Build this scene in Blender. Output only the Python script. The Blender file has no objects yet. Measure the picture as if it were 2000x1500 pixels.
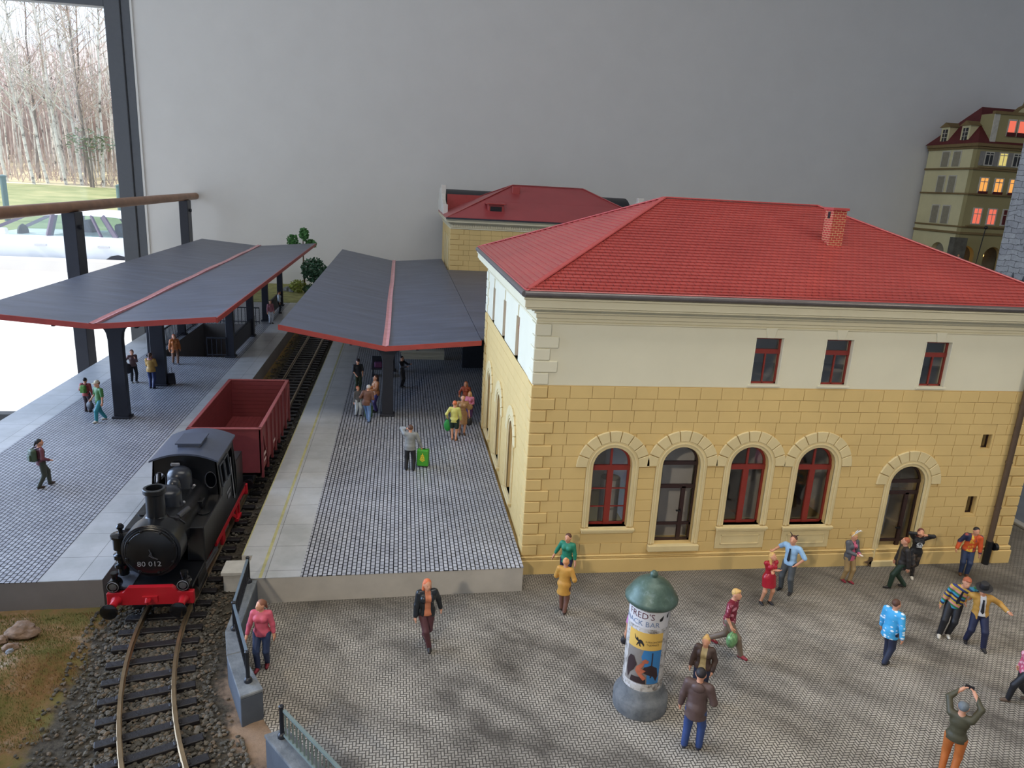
import bpy, bmesh, math, random
import numpy as np
from mathutils import Vector, Matrix
from mathutils.geometry import tessellate_polygon

random.seed(7)
PI = math.pi
SC = bpy.context.scene
COL = SC.collection

# ------------------------------------------------------------------ camera, light, exposure
# One unit is one metre at the model railway's own scale (its figures stand about 1.7 tall).
cam_data = bpy.data.cameras.new('camera')
cam_data.sensor_fit = 'HORIZONTAL'
cam_data.sensor_width = 36.0
cam_data.lens = 1433.673 / 2000 * 36.0
cam_data.clip_end = 9000
cam_data.clip_start = 0.1
cam = bpy.data.objects.new('camera', cam_data)
COL.objects.link(cam)
_yaw, _pit, _rol = 0.157261646, 0.265512430, 0.0551155552
_f = Vector((math.sin(_yaw) * math.cos(_pit), math.cos(_yaw) * math.cos(_pit), -math.sin(_pit)))
_r = Vector((math.cos(_yaw), -math.sin(_yaw), 0))
_u = _r.cross(_f)
_r2 = math.cos(_rol) * _r + math.sin(_rol) * _u
_u2 = -math.sin(_rol) * _r + math.cos(_rol) * _u
_m = Matrix((_r2, _u2, -_f)).transposed().to_4x4()
_m.translation = Vector((-3.5335, -18.6687, 10.8))
cam.matrix_world = _m
SC.camera = cam

SC.view_settings.view_transform = 'Standard'
SC.view_settings.look = 'None'
SC.view_settings.gamma = 1.0
SC.view_settings.exposure = 0.0
SC.view_settings.use_curve_mapping = False

world = bpy.data.worlds.new('sky')
SC.world = world
world.use_nodes = True
_bg = world.node_tree.nodes['Background']
_bg.inputs['Color'].default_value = (0.74, 0.85, 1.0, 1)
_bg.inputs['Strength'].default_value = 1.6


def lamp(name, kind, loc, target, energy, color, **kw):
    d = bpy.data.lights.new(name, kind)
    d.energy = energy
    d.color = color
    for k, v in kw.items():
        setattr(d, k, v)
    o = bpy.data.objects.new(name, d)
    COL.objects.link(o)
    o.location = loc
    o.rotation_euler = (Vector(target) - Vector(loc)).to_track_quat('-Z', 'Y').to_euler()
    return o


# sun over the yard outside (the closed room keeps it out)
lamp('sun', 'SUN', (-300, 200, 270), (0, 226, 0), 5.0, (1.0, 0.95, 0.86), angle=0.01)
# daylight through the tall windows of the left wall
lamp('window_daylight', 'AREA', (-56, 4, 13), (-20, -15, -6), 35000, (0.48, 0.66, 1.0), spread=2.1, shape='RECTANGLE', size=56, size_y=40)
# soft fill light added under the ceiling, then the warm track spots
lamp('ceiling_fill', 'AREA', (6, -4, 43), (6, 6, 0), 12500, (1.0, 0.95, 0.88), shape='RECTANGLE', size=36, size_y=26)
lamp('track_spot', 'SPOT', (-16, -30, 19), (3, 0, 2), 15000, (1.0, 0.88, 0.70), spot_size=0.9, spot_blend=0.9, shadow_soft_size=0.8)
lamp('track_spot', 'SPOT', (30, -26, 22), (12, 0, 2), 10500, (1.0, 0.88, 0.70), spot_size=0.7, spot_blend=0.9, shadow_soft_size=0.8)

# ------------------------------------------------------------------ materials


def S(r, g, b):
    def f(x):
        x /= 255.0
        return x / 12.92 if x <= 0.04045 else ((x + 0.055) / 1.055) ** 2.4
    return (f(r), f(g), f(b), 1.0)


class NT:
    """small helper for node graphs"""

    def __init__(self, name):
        self.m = bpy.data.materials.new(name)
        self.m.use_nodes = True
        self.t = self.m.node_tree
        self.b = self.t.nodes['Principled BSDF']
        self.out = self.t.nodes['Material Output']
        self._c = None

    def n(self, kind, **props):
        x = self.t.nodes.new(kind)
        for k, v in props.items():
            setattr(x, k, v)
        return x

    def lk(self, a, b):
        self.t.links.new(a, b)

    def coord(self):
        if self._c is None:
            self._c = self.n('ShaderNodeTexCoord').outputs['Object']
        return self._c

    def math(self, op, a, b=None, c=None, clamp=False):
        x = self.n('ShaderNodeMath', operation=op, use_clamp=clamp)
        for i, v in enumerate((a, b, c)):
            if v is None:
                continue
            if isinstance(v, (int, float)):
                x.inputs[i].default_value = v
            else:
                self.lk(v, x.inputs[i])
        return x.outputs[0]

    def sep(self, v=None):
        x = self.n('ShaderNodeSeparateXYZ')
        self.lk(v or self.coord(), x.inputs[0])
        return x.outputs

    def comb(self, a, b, c=0.0):
        x = self.n('ShaderNodeCombineXYZ')
        for i, v in enumerate((a, b, c)):
            if isinstance(v, (int, float)):
                x.inputs[i].default_value = v
            else:
                self.lk(v, x.inputs[i])
        return x.outputs[0]

    def noise(self, scale, detail=4, rough=0.6, vec=None):
        x = self.n('ShaderNodeTexNoise')
        x.inputs['Scale'].default_value = scale
        x.inputs['Detail'].default_value = detail
        x.inputs['Roughness'].default_value = rough
        self.lk(vec or self.coord(), x.inputs['Vector'])
        return x.outputs['Fac']

    def ramp(self, fac, stops, interp='LINEAR'):
        x = self.n('ShaderNodeValToRGB')
        x.color_ramp.interpolation = interp
        e = x.color_ramp.elements
        while len(e) < len(stops):
            e.new(0.5)
        for i, (p, c) in enumerate(stops):
            e[i].position = p
            e[i].color = c if len(c) == 4 else (*c, 1)
        self.lk(fac, x.inputs[0])
        return x.outputs['Color']

    def mix(self, fac, a, b, blend='MIX'):
        x = self.n('ShaderNodeMix', data_type='RGBA', blend_type=blend)
        for i, v in ((0, fac), (6, a), (7, b)):
            if isinstance(v, (int, float)):
                x.inputs[i].default_value = v
            elif isinstance(v, tuple):
                x.inputs[i].default_value = v
            else:
                self.lk(v, x.inputs[i])
        return x.outputs[2]

    def bump(self, height, strength=0.4, dist=0.02):
        x = self.n('ShaderNodeBump')
        x.inputs['Strength'].default_value = strength
        x.inputs['Distance'].default_value = dist
        self.lk(height, x.inputs['Height'])
        self.lk(x.outputs[0], self.b.inputs['Normal'])

    def color(self, c):
        if isinstance(c, tuple):
            self.b.inputs['Base Color'].default_value = c
        else:
            self.lk(c, self.b.inputs['Base Color'])

    def set(self, rough=0.6, metal=0.0, spec=0.5):
        self.b.inputs['Roughness'].default_value = rough
        self.b.inputs['Metallic'].default_value = metal
        self.b.inputs['Specular IOR Level'].default_value = spec


_mats = {}


def mat(name, col, rough=0.6, metal=0.0, spec=0.5, var=0.12, vscale=3.0, bump=0.0, bscale=40.0):
    """plain paint, plastic, cloth or metal with a little unevenness"""
    if name in _mats:
        return _mats[name]
    k = NT(name)
    k.set(rough, metal, spec)
    if var > 0:
        f = k.noise(vscale)
        d = tuple(x * (1 - var) for x in col[:3]) + (1,)
        l = tuple(min(1, x * (1 + var)) for x in col[:3]) + (1,)
        k.color(k.ramp(f, [(0.3, d), (0.7, l)]))
    else:
        k.color(col)
    if bump > 0:
        k.bump(k.noise(bscale, 3), bump, 0.02)
    _mats[name] = k.m
    return k.m


def emit(name, col, strength):
    k = NT(name)
    k.color(col)
    k.b.inputs['Emission Color'].default_value = col
    k.b.inputs['Emission Strength'].default_value = strength
    return k.m


def glass(name, refl=0.10, tint=(1, 1, 1, 1)):
    k = NT(name)
    t = k.n('ShaderNodeBsdfTransparent')
    t.inputs[0].default_value = tint
    g = k.n('ShaderNodeBsdfGlossy')
    g.inputs['Roughness'].default_value = 0.03
    x = k.n('ShaderNodeMixShader')
    fr = k.n('ShaderNodeLayerWeight')
    fr.inputs[0].default_value = 0.25
    fac = k.math('MULTIPLY_ADD', fr.outputs['Fresnel'], 0.6, refl * 0.5)
    k.lk(fac, x.inputs[0])
    k.lk(t.outputs[0], x.inputs[1])
    k.lk(g.outputs[0], x.inputs[2])
    k.lk(x.outputs[0], k.out.inputs[0])
    return k.m


def herringbone(name, width, stone, joint, dirt=None):
    k = NT(name)
    k.set(0.8, 0, 0.3)
    s = k.sep()
    x = k.math('DIVIDE', s[0], width)
    y = k.math('DIVIDE', s[1], width)
    i = k.math('FLOOR', x)
    j = k.math('FLOOR', y)
    u = k.math('SUBTRACT', x, i)
    v = k.math('SUBTRACT', y, j)
    q = k.math('FLOORED_MODULO', k.math('SUBTRACT', i, j), 4)

    def side(dist, n):
        return k.math('ADD', dist, k.math('COMPARE', q, float(n), 0.1))
    d = k.math('MINIMUM', k.math('MINIMUM', side(u, 1), side(k.math('SUBTRACT', 1, u), 0)),
               k.math('MINIMUM', side(v, 2), side(k.math('SUBTRACT', 1, v), 3)))
    m = k.n('ShaderNodeMapRange', interpolation_type='SMOOTHSTEP')
    m.inputs[1].default_value = 0.07
    m.inputs[2].default_value = 0.21
    k.lk(d, m.inputs[0])
    mask = m.outputs[0]
    # weathering washed over the pavement in soft, streaky patches
    big = k.noise(0.34, 5, 0.62)
    sx = k.comb(k.math('MULTIPLY', k.math('ADD', s[0], s[1]), 0.9), k.math('MULTIPLY', k.math('SUBTRACT', s[1], s[0]), 0.32), 0)
    streak = k.noise(0.9, 4, 0.6, sx)
    w = k.math('ADD', k.math('MULTIPLY', big, 0.6), k.math('MULTIPLY', streak, 0.5))
    base = k.ramp(w, [(0.42, stone[0]), (0.53, stone[1]), (0.66, stone[2])])
    # dirt washed out along the foot of the building
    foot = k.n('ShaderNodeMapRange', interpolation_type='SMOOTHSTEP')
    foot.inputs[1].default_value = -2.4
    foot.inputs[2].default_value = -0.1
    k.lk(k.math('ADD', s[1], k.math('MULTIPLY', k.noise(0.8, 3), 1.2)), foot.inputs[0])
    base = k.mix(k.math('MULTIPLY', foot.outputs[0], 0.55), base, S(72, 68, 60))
    jt = k.mix(k.math('MULTIPLY', k.noise(0.6, 4), 0.9), joint, stone[0])
    k.color(k.mix(mask, jt, base))
    k.bump(mask, 0.35, 0.01)
    return k.m


def blocks(name, along_y, bw, rh, mortar, c1, c2, cm, bump=0.3, rough=0.7, dist=0.01, ax=(0, 1), off=0.5, varn=0.0):
    """running-bond blocks; rows run along the first axis given"""
    k = NT(name)
    k.set(rough, 0, 0.35)
    s = k.sep()
    b = k.n('ShaderNodeTexBrick')
    b.offset = off
    k.lk(k.comb(s[ax[0]], s[ax[1]]), b.inputs['Vector'])
    b.inputs['Scale'].default_value = 1
    b.inputs['Mortar Size'].default_value = mortar
    b.inputs['Mortar Smooth'].default_value = 0.15
    b.inputs['Brick Width'].default_value = bw
    b.inputs['Row Height'].default_value = rh
    b.inputs['Color1'].default_value = c1
    b.inputs['Color2'].default_value = c2
    b.inputs['Mortar'].default_value = cm
    col = b.outputs['Color']
    if varn:
        col = k.mix(1.0, col, k.ramp(k.noise(0.5, 4), [(0.3, (1 - varn,) * 3), (0.7, (1, 1, 1))]), 'MULTIPLY')
    k.color(col)
    k.bump(k.math('SUBTRACT', 1.0, b.outputs['Fac']), bump, dist)
    return k.m


# ------------------------------------------------------------------ mesh helpers
class M:
    def __init__(self):
        self.v = []
        self.f = []
        self.mi = []
        self.cur = 0

    def add(self, verts, faces):
        n = len(self.v)
        self.v.extend(tuple(p) for p in verts)
        for f in faces:
            self.f.append(tuple(i + n for i in f))
            self.mi.append(self.cur)
        return self

    def box(self, x0, x1, y0, y1, z0, z1):
        if x0 > x1: x0, x1 = x1, x0
        if y0 > y1: y0, y1 = y1, y0
        if z0 > z1: z0, z1 = z1, z0
        return self.add([(x0, y0, z0), (x1, y0, z0), (x1, y1, z0), (x0, y1, z0), (x0, y0, z1), (x1, y0, z1), (x1, y1, z1), (x0, y1, z1)],
                        [(0, 3, 2, 1), (4, 5, 6, 7), (0, 1, 5, 4), (1, 2, 6, 5), (2, 3, 7, 6), (3, 0, 4, 7)])

    def obox(self, c, size, rot=None):
        sx, sy, sz = (s / 2 for s in size)
        R = rot if rot is not None else Matrix.Identity(3)
        vs = [Vector(c) + R @ Vector((a * sx, b * sy, d * sz)) for d in (-1, 1) for a, b in ((-1, -1), (1, -1), (1, 1), (-1, 1))]
        return self.add(vs, [(0, 3, 2, 1), (4, 5, 6, 7), (0, 1, 5, 4), (1, 2, 6, 5), (2, 3, 7, 6), (3, 0, 4, 7)])

    def bar(self, a, b, w, h):
        """box beam from a to b, w wide (level), h high"""
        a, b = Vector(a), Vector(b)
        d = (b - a).normalized()
        up = Vector((0, 0, 1)) if abs(d.z) < 0.95 else Vector((0, 1, 0))
        s = d.cross(up).normalized()
        t = s.cross(d)
        vs = [p + s * (i * w / 2) + t * (j * h / 2) for p in (a, b) for i, j in ((-1, -1), (1, -1), (1, 1), (-1, 1))]
        return self.add(vs, [(0, 1, 2, 3), (7, 6, 5, 4), (0, 4, 5, 1), (1, 5, 6, 2), (2, 6, 7, 3), (3, 7, 4, 0)])

    def tube(self, pts, r, n=8, caps=True):
        pts = [Vector(p) for p in pts]
        rs = r if isinstance(r, (list, tuple)) else [r] * len(pts)
        base = len(self.v)
        prev = None
        vs = []
        for i, p in enumerate(pts):
            d = (pts[min(i + 1, len(pts) - 1)] - pts[max(i - 1, 0)])
            if d.length < 1e-9:
                d = Vector((0, 0, 1))
            d.normalize()
            if prev is None:
                a = Vector((0, 0, 1)) if abs(d.z) < 0.9 else Vector((1, 0, 0))
                s = d.cross(a).normalized()
            else:
                s = (prev - d * prev.dot(d)).normalized()
            prev = s
            t = d.cross(s)
            for k in range(n):
                an = 2 * PI * k / n
                vs.append(p + (s * math.cos(an) + t * math.sin(an)) * rs[i])
        fs = []
        for i in range(len(pts) - 1):
            for k in range(n):
                a, b = i * n + k, i * n + (k + 1) % n
                fs.append((a, b, b + n, a + n))
        if caps:
            fs.append(tuple(range(n - 1, -1, -1)))
            fs.append(tuple((len(pts) - 1) * n + k for k in range(n)))
        return self.add(vs, fs)

    def cyl(self, a, b, r, r2=None, n=20):
        return self.tube([a, b], [r, r if r2 is None else r2], n)

    def lathe(self, prof, c, n=32, axis='z', cap=True):
        """prof: (radius, height) pairs"""
        vs = []
        for r, h in prof:
            for k in range(n):
                a = 2 * PI * k / n
                p = (r * math.cos(a), r * math.sin(a), h)
                if axis == 'y':
                    p = (p[0], -p[2], p[1])
                elif axis == 'x':
                    p = (p[2], p[0], p[1])
                vs.append((c[0] + p[0], c[1] + p[1], c[2] + p[2]))
        fs = []
        for i in range(len(prof) - 1):
            for k in range(n):
                a, b = i * n + k, i * n + (k + 1) % n
                fs.append((a, b, b + n, a + n))
        if cap:
            fs.append(tuple(range(n - 1, -1, -1)))
            fs.append(tuple((len(prof) - 1) * n + k for k in range(n)))
        return self.add(vs, fs)

    def ball(self, c, r, n=12, m=8):
        rx, ry, rz = r if isinstance(r, (tuple, list)) else (r, r, r)
        prof = []
        vs = [(c[0], c[1], c[2] - rz)]
        for i in range(1, m):
            t = -PI / 2 + PI * i / m
            for k in range(n):
                a = 2 * PI * k / n
                vs.append((c[0] + rx * math.cos(t) * math.cos(a), c[1] + ry * math.cos(t) * math.sin(a), c[2] + rz * math.sin(t)))
        vs.append((c[0], c[1], c[2] + rz))
        fs = [(0, 1 + (k + 1) % n, 1 + k) for k in range(n)]
        for i in range(m - 2):
            for k in range(n):
                a, b = 1 + i * n + k, 1 + i * n + (k + 1) % n
                fs.append((a, b, b + n, a + n))
        last = len(vs) - 1
        o = 1 + (m - 2) * n
        fs += [(o + k, o + (k + 1) % n, last) for k in range(n)]
        return self.add(vs, fs)

    def prism(self, poly, fn, d0, d1):
        """extrude a 2-D outline from depth d0 to d1; fn(u, v, d) -> point"""
        n = len(poly)
        vs = [fn(u, v, d0) for u, v in poly] + [fn(u, v, d1) for u, v in poly]
        tri = tessellate_polygon([[Vector((u, v, 0)) for u, v in poly]])
        fs = [tuple(t) for t in tri] + [tuple(i + n for i in reversed(t)) for t in tri]
        for i in range(n):
            j = (i + 1) % n
            fs.append((i, i + n, j + n, j))
        return self.add(vs, fs)

    def plate(self, outer, holes, fn, d, depth):
        """flat wall with openings: face at depth d, reveals running back to d-depth, back face too"""
        loops = [outer] + holes
        flat = [p for l in loops for p in l]
        tri = tessellate_polygon([[Vector((u, v, 0)) for u, v in l] for l in loops])
        n = len(flat)
        vs = [fn(u, v, d) for u, v in flat] + [fn(u, v, d - depth) for u, v in flat]
        fs = [tuple(t) for t in tri] + [tuple(i + n for i in reversed(t)) for t in tri]
        o = 0
        for l in loops:
            m = len(l)
            for i in range(m):
                j = (i + 1) % m
                fs.append((o + i, o + i + n, o + j + n, o + j))
            o += m
        return self.add(vs, fs)

    def build(self, name, m, parent=None, smooth=False, bevel=0.0, local=False, fix=True, segs=1):
        me = bpy.data.meshes.new(name)
        off = Vector((0, 0, 0))
        if parent is not None and not local:
            q = parent
            while q is not None:
                off += q.location
                q = q.parent
        vs = self.v if off.length == 0 else [(p[0] - off.x, p[1] - off.y, p[2] - off.z) for p in self.v]
        me.from_pydata(vs, [], self.f)
        ms = m if isinstance(m, (list, tuple)) else [m]
        for x in ms:
            me.materials.append(x)
        if len(ms) > 1:
            me.polygons.foreach_set('material_index', self.mi)
        if fix:
            b = bmesh.new()
            b.from_mesh(me)
            bmesh.ops.recalc_face_normals(b, faces=b.faces)
            b.to_mesh(me)
            b.free()
        if smooth:
            me.polygons.foreach_set('use_smooth', [True] * len(me.polygons))
            me.set_sharp_from_angle(angle=math.radians(smooth if smooth is not True else 40))
        o = bpy.data.objects.new(name, me)
        COL.objects.link(o)
        if parent is not None:
            o.parent = parent
        if bevel:
            bv = o.modifiers.new('bevel', 'BEVEL')
            bv.width = bevel
            bv.segments = segs
            bv.limit_method = 'ANGLE'
            bv.angle_limit = math.radians(50)
        return o


def tag(o, label=None, cat=None, group=None, kind=None):
    if label: o['label'] = label
    if cat: o['category'] = cat
    if group: o['group'] = group
    if kind: o['kind'] = kind
    return o


def thing(name, label, cat, loc=(0, 0, 0), rz=0.0, group=None):
    o = bpy.data.objects.new(name, None)
    COL.objects.link(o)
    o.location = loc
    o.rotation_euler = (0, 0, rz)
    o.empty_display_size = 0.1
    return tag(o, label, cat, group)


def struct(o, label, cat):
    return tag(o, label, cat, None, 'structure')


def text_mesh(s, size, extrude=0.0):
    """flat lettering as vertices and faces in its own plane"""
    cu = bpy.data.curves.new('lettering', 'FONT')
    cu.body = s
    cu.size = size
    cu.resolution_u = 2
    cu.align_x = 'CENTER'
    o = bpy.data.objects.new('lettering', cu)
    COL.objects.link(o)
    bpy.context.view_layer.update()
    me = bpy.data.meshes.new_from_object(o.evaluated_get(bpy.context.evaluated_depsgraph_get()))
    vs = [tuple(v.co) for v in me.vertices]
    fs = [tuple(p.vertices) for p in me.polygons]
    bpy.data.objects.remove(o)
    bpy.data.curves.remove(cu)
    bpy.data.meshes.remove(me)
    return vs, fs
# ------------------------------------------------------------------ the room
W_PLASTER = mat('white_wall_paint', S(226, 224, 220), 0.85, var=0.02, vscale=0.4, bump=0.05, bscale=6)
FRAME_GREY = mat('grey_window_aluminium', S(92, 95, 100), 0.5, 0.1, var=0.04)
Fxz = lambda y: (lambda u, v, d: (u, y - d, v))
m = M()
m.plate([(-58, -14), (78, -14), (78, 44), (-58, 44)], [[(-55, -13.2), (-26.0, -13.2), (-26.0, 24.3), (-55, 24.3)]], Fxz(52.0), 0, 1.6)
struct(m.build('wall_back', W_PLASTER), 'plain white gallery wall behind the model railway', 'wall')
m = M(); m.box(-59, 79, -61, 54, 44, 45)
struct(m.build('ceiling', W_PLASTER), 'white ceiling above the model railway', 'ceiling')
m = M(); m.box(-59, 79, -61, 54, -15, -14)
struct(m.build('floor', mat('floor_tiles', S(150, 146, 140), 0.4, var=0.06)), 'grey floor below the model railway', 'floor')
m = M(); m.box(78, 79, -61, 54, -14, 44)
struct(m.build('wall_right', W_PLASTER), 'white wall closing the room on the right', 'wall')
m = M(); m.box(-59, 79, -61, -60, -14, 44)
struct(m.build('wall_front', W_PLASTER), 'white wall behind the viewer', 'wall')
m = M()
m.plate([(-61, -14), (54, -14), (54, 44), (-61, 44)], [[(-18, -12), (46, -12), (46, 34), (-18, 34)]], lambda u, v, d: (-58 + d, u, v), 0, 1.0)
struct(m.build('wall_left', W_PLASTER), 'white wall with tall windows on the left', 'wall')
wn = thing('window_1', 'tall floor to ceiling window with thick dark grey frame', 'window', (-40, 52.5, -13))
tag(wn, kind='structure')
m = M()
m.box(-28.0, -26.75, 51.8, 53.0, -13.2, 24.3)
m.box(-26.70, -26.0, 51.9, 53.0, -13.2, 24.3)
m.box(-26.8, -26.65, 52.0, 53.0, -13.2, 24.3)
m.box(-55, -28, 51.9, 53.0, 23.1, 24.3)
m.box(-55, -28, 51.9, 53.0, -13.2, -12.2)
m.box(-55, -53.5, 51.9, 53.0, -12, 23)
m.box(-47, -46, 51.9, 53.0, -12.2, 23.2)
fr = m.build('window_frame', FRAME_GREY, wn, bevel=0.05)
m = M(); m.box(-55, -28, 52.5, 52.56, -12.2, 23.2)
m.build('pane', glass('window_glass', 0.03), fr)
m = M(); m.box(-26.0, -25.83, 51.86, 52.0, -13.2, 24.5)
struct(m.build('trim_1', W_PLASTER), 'thin white strip beside the dark window frame', 'trim')

# balustrade of the gallery: wooden rail on flat steel posts
hr = thing('handrail', 'wooden handrail on dark flat steel posts by the window', 'railing', (-21.7, 30, -14))
m = M(); m.tube([(-21.7, y, 8.28) for y in (-20, 10, 30, 51.9)], 0.3, 14)
m.build('rail', mat('varnished_wood', S(150, 108, 76), 0.45, var=0.2, vscale=1.2), hr, smooth=True, fix=False)
for y in (-17.4, 4.4, 26.3, 48.5):
    m = M(); m.box(-22.05, -21.35, y - 0.55, y + 0.55, -14, 8.02)
    p = m.build('post', mat('dark_steel', S(48, 50, 58), 0.45, 0.2, var=0.05), hr, bevel=0.03)
    m = M(); m.cyl((-21.33, y, 7.2), (-21.2, y, 7.2), 0.14, n=10)
    m.build('bolt', mat('dark_steel', S(48, 50, 58)), p)

# ------------------------------------------------------------------ outside the window
CONC = mat('sunlit_concrete', S(235, 232, 226), 0.9, var=0.03, vscale=0.05)
m = M(); m.box(-700, 300, 54, 338, -40, -38)
struct(m.build('forecourt_ground', CONC), 'bright sunlit concrete outside the window', 'ground')
m = M(); m.box(-700, 300, 338, 345, -46, -32.6)
tag(m.build('kerb_wall', mat('pale_kerb', S(205, 200, 196), 0.9, var=0.04, vscale=0.1), bevel=0.4), 'low pale kerb wall in front of the white car', 'wall')
k = NT('spring_grass'); k.set(0.95, 0, 0.1)
k.color(k.ramp(k.noise(0.02, 6, 0.7), [(0.3, S(120, 132, 90)), (0.55, S(156, 158, 116)), (0.75, S(186, 176, 136))]))
GRASS_OUT = k.m
m = M()
prof = [(345, -45.4), (420, -45.4), (700, -44), (1000, -38), (1290, -30)]
xs = [-1500, -900, -500, -100, 300]
m.add([(x, y, z) for y, z in prof for x in xs], [(i * 5 + j, i * 5 + j + 1, i * 5 + j + 6, i * 5 + j + 5) for i in range(4) for j in range(4)])
struct(m.build('lawn', GRASS_OUT), 'lawn beyond the parked car', 'lawn')
k = NT('leaf_litter_slope'); k.set(1, 0, 0.05)
s_ = k.sep()
hz = k.math('ADD', k.math('MULTIPLY', s_[2], 0.004), k.math('MULTIPLY', k.noise(0.012, 6, 0.7), 0.55))
k.color(k.ramp(hz, [(0.12, S(224, 212, 176)), (0.35, S(216, 200, 172)), (0.6, S(206, 188, 180)), (0.95, S(214, 198, 196))]))
m = M()
rs = random.Random(5)
nx, ny = 40, 14
for j in range(ny + 1):
    for i in range(nx + 1):
        x = -1800 + 2200 * i / nx
        t = j / ny
        z = -30 + 330 * (t ** 1.25) + rs.uniform(-8, 8) * t + (rs.uniform(-18, 26) if j == ny else 0)
        m.v.append((x, 1290 + 1000 * t, z))
for j in range(ny):
    for i in range(nx):
        a = j * (nx + 1) + i
        m.f.append((a, a + 1, a + nx + 2, a + nx + 1)); m.mi.append(0)
struct(m.build('hillside_terrain', k.m, smooth=True), 'brown wooded hillside beyond the lawn', 'hill')

BIRCH = NT('birch_bark'); BIRCH.set(0.9, 0, 0.2)
BIRCH.color(BIRCH.ramp(BIRCH.noise(0.11, 5, 0.7), [(0.36, S(104, 96, 90)), (0.46, S(205, 200, 194)), (0.7, S(236, 232, 226))]))
DARKBARK = mat('dark_bark', S(132, 122, 116), 0.95, var=0.3, vscale=0.1)
TWIG = mat('bare_twigs', S(196, 176, 168), 0.95, var=0.15, vscale=0.05)


def bare_tree(x, y, z, h, lean, white, label, seed, spread=1.0):
    r = random.Random(seed)
    t = thing('birch_tree' if white else 'bare_tree', label, 'tree', (x, y, z - 3), group='trees on the edge of the wood')
    pts = []
    for i in range(9):
        f = i / 8
        pts.append((x + lean * h * f + r.uniform(-2, 2) * (0 if i == 0 else 1), y + r.uniform(-2, 2), z - 3 + h * f))
    m = M(); m.tube(pts, [2.2 * (1 - 0.82 * i / 8) + 0.35 for i in range(9)], 7)
    m.build('trunk', BIRCH.m if white else DARKBARK, t, smooth=True, fix=False)
    m = M()
    for q in range(34):
        f = r.uniform(0.25, 0.98)
        i = min(7, int(f * 8)); g = f * 8 - i
        p = Vector(pts[i]).lerp(Vector(pts[i + 1]), g)
        L = h * r.uniform(0.06, 0.17) * (1.15 - f) * 1.7 * spread
        a = r.uniform(0, 2 * PI)
        e = p + Vector((math.cos(a) * L, math.sin(a) * L, L * r.uniform(0.5, 1.3)))
        mid = p.lerp(e, 0.5) + Vector((0, 0, L * 0.08))
        m.tube([p, mid, e], [0.8, 0.55, 0.2], 4, caps=False)
        for w in range(3):
            b = p.lerp(e, r.uniform(0.4, 1))
            a2 = r.uniform(0, 2 * PI); l2 = L * r.uniform(0.25, 0.5)
            m.tube([b, b + Vector((math.cos(a2) * l2, math.sin(a2) * l2, l2 * r.uniform(0.1, 1.1)))], [0.4, 0.15], 3, caps=False)
    m.build('branches', BIRCH.m if white and seed % 2 else TWIG, t, fix=False)


_tr = [(-628, 1300, 330, -0.05, 1, 'white birch at the far left edge of the window view'),
       (-583, 1290, 345, -0.12, 1, 'white birch leaning left, second from the left in the window'),
       (-596, 1340, 300, 0.02, 0, 'dark bare tree behind the leaning white birch'),
       (-567, 1300, 360, -0.13, 1, 'tall white birch leaning strongly to the left over the lawn'),
       (-558, 1330, 350, -0.06, 1, 'slim white birch just right of the strongly leaning birch'),
       (-540, 1300, 380, -0.07, 1, 'straight tall white birch in the middle of the window view'),
       (-530, 1350, 300, 0.03, 0, 'thin dark trunk among the middle birches'),
       (-516, 1300, 380, -0.06, 1, 'white birch right of the middle with many side branches'),
       (-508, 1320, 360, -0.08, 1, 'white birch third from the window frame'),
       (-498, 1290, 330, -0.05, 0, 'dark forked tree second from the window frame'),
       (-484, 1300, 340, 0.05, 1, 'white birch closest to the dark window frame'),
       (-462, 1340, 330, 0.0, 1, 'white birch half hidden by the dark window frame')]
for i, (x, y, h, ln, wh, lb) in enumerate(_tr):
    bare_tree(x, y, -30, h, ln, wh, lb, 40 + i)
m = M()
r = random.Random(3)
for q in range(1500):
    x, y = r.uniform(-900, -380), r.uniform(1400, 1750)
    z = -25 + (y - 1290) * 0.22
    h = r.uniform(40, 190)
    m.tube([(x, y, z), (x + r.uniform(-14, 14), y, z + h * 0.6), (x + r.uniform(-30, 30), y, z + h)], [1.3, 0.8, 0.3], 3, caps=False)
for q in range(500):
    x, y = r.uniform(-900, -380), r.uniform(1300, 1400)
    z = -30
    h = r.uniform(15, 70)
    m.tube([(x, y, z), (x + r.uniform(-18, 18), y, z + h)], [0.9, 0.25], 3, caps=False)
ms = M()
for q in range(150):
    x, y = r.uniform(-760, -440), r.uniform(1330, 1560)
    z = -28 + max(0, y - 1290) * 0.2
    h = r.uniform(160, 330)
    ln = r.uniform(-26, 14)
    ms.tube([(x, y, z), (x + ln * .4, y, z + h * .5), (x + ln, y, z + h)], [1.5, 1.0, 0.35], 4, caps=False)
tag(ms.build('birch_sapling_thicket', BIRCH.m, fix=False), 'thicket of thin pale birch stems behind the nearer birches', 'undergrowth', kind='stuff')
tag(m.build('undergrowth', TWIG, fix=False), 'tangle of bare brown undergrowth behind the birches', 'undergrowth', kind='stuff')
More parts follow.
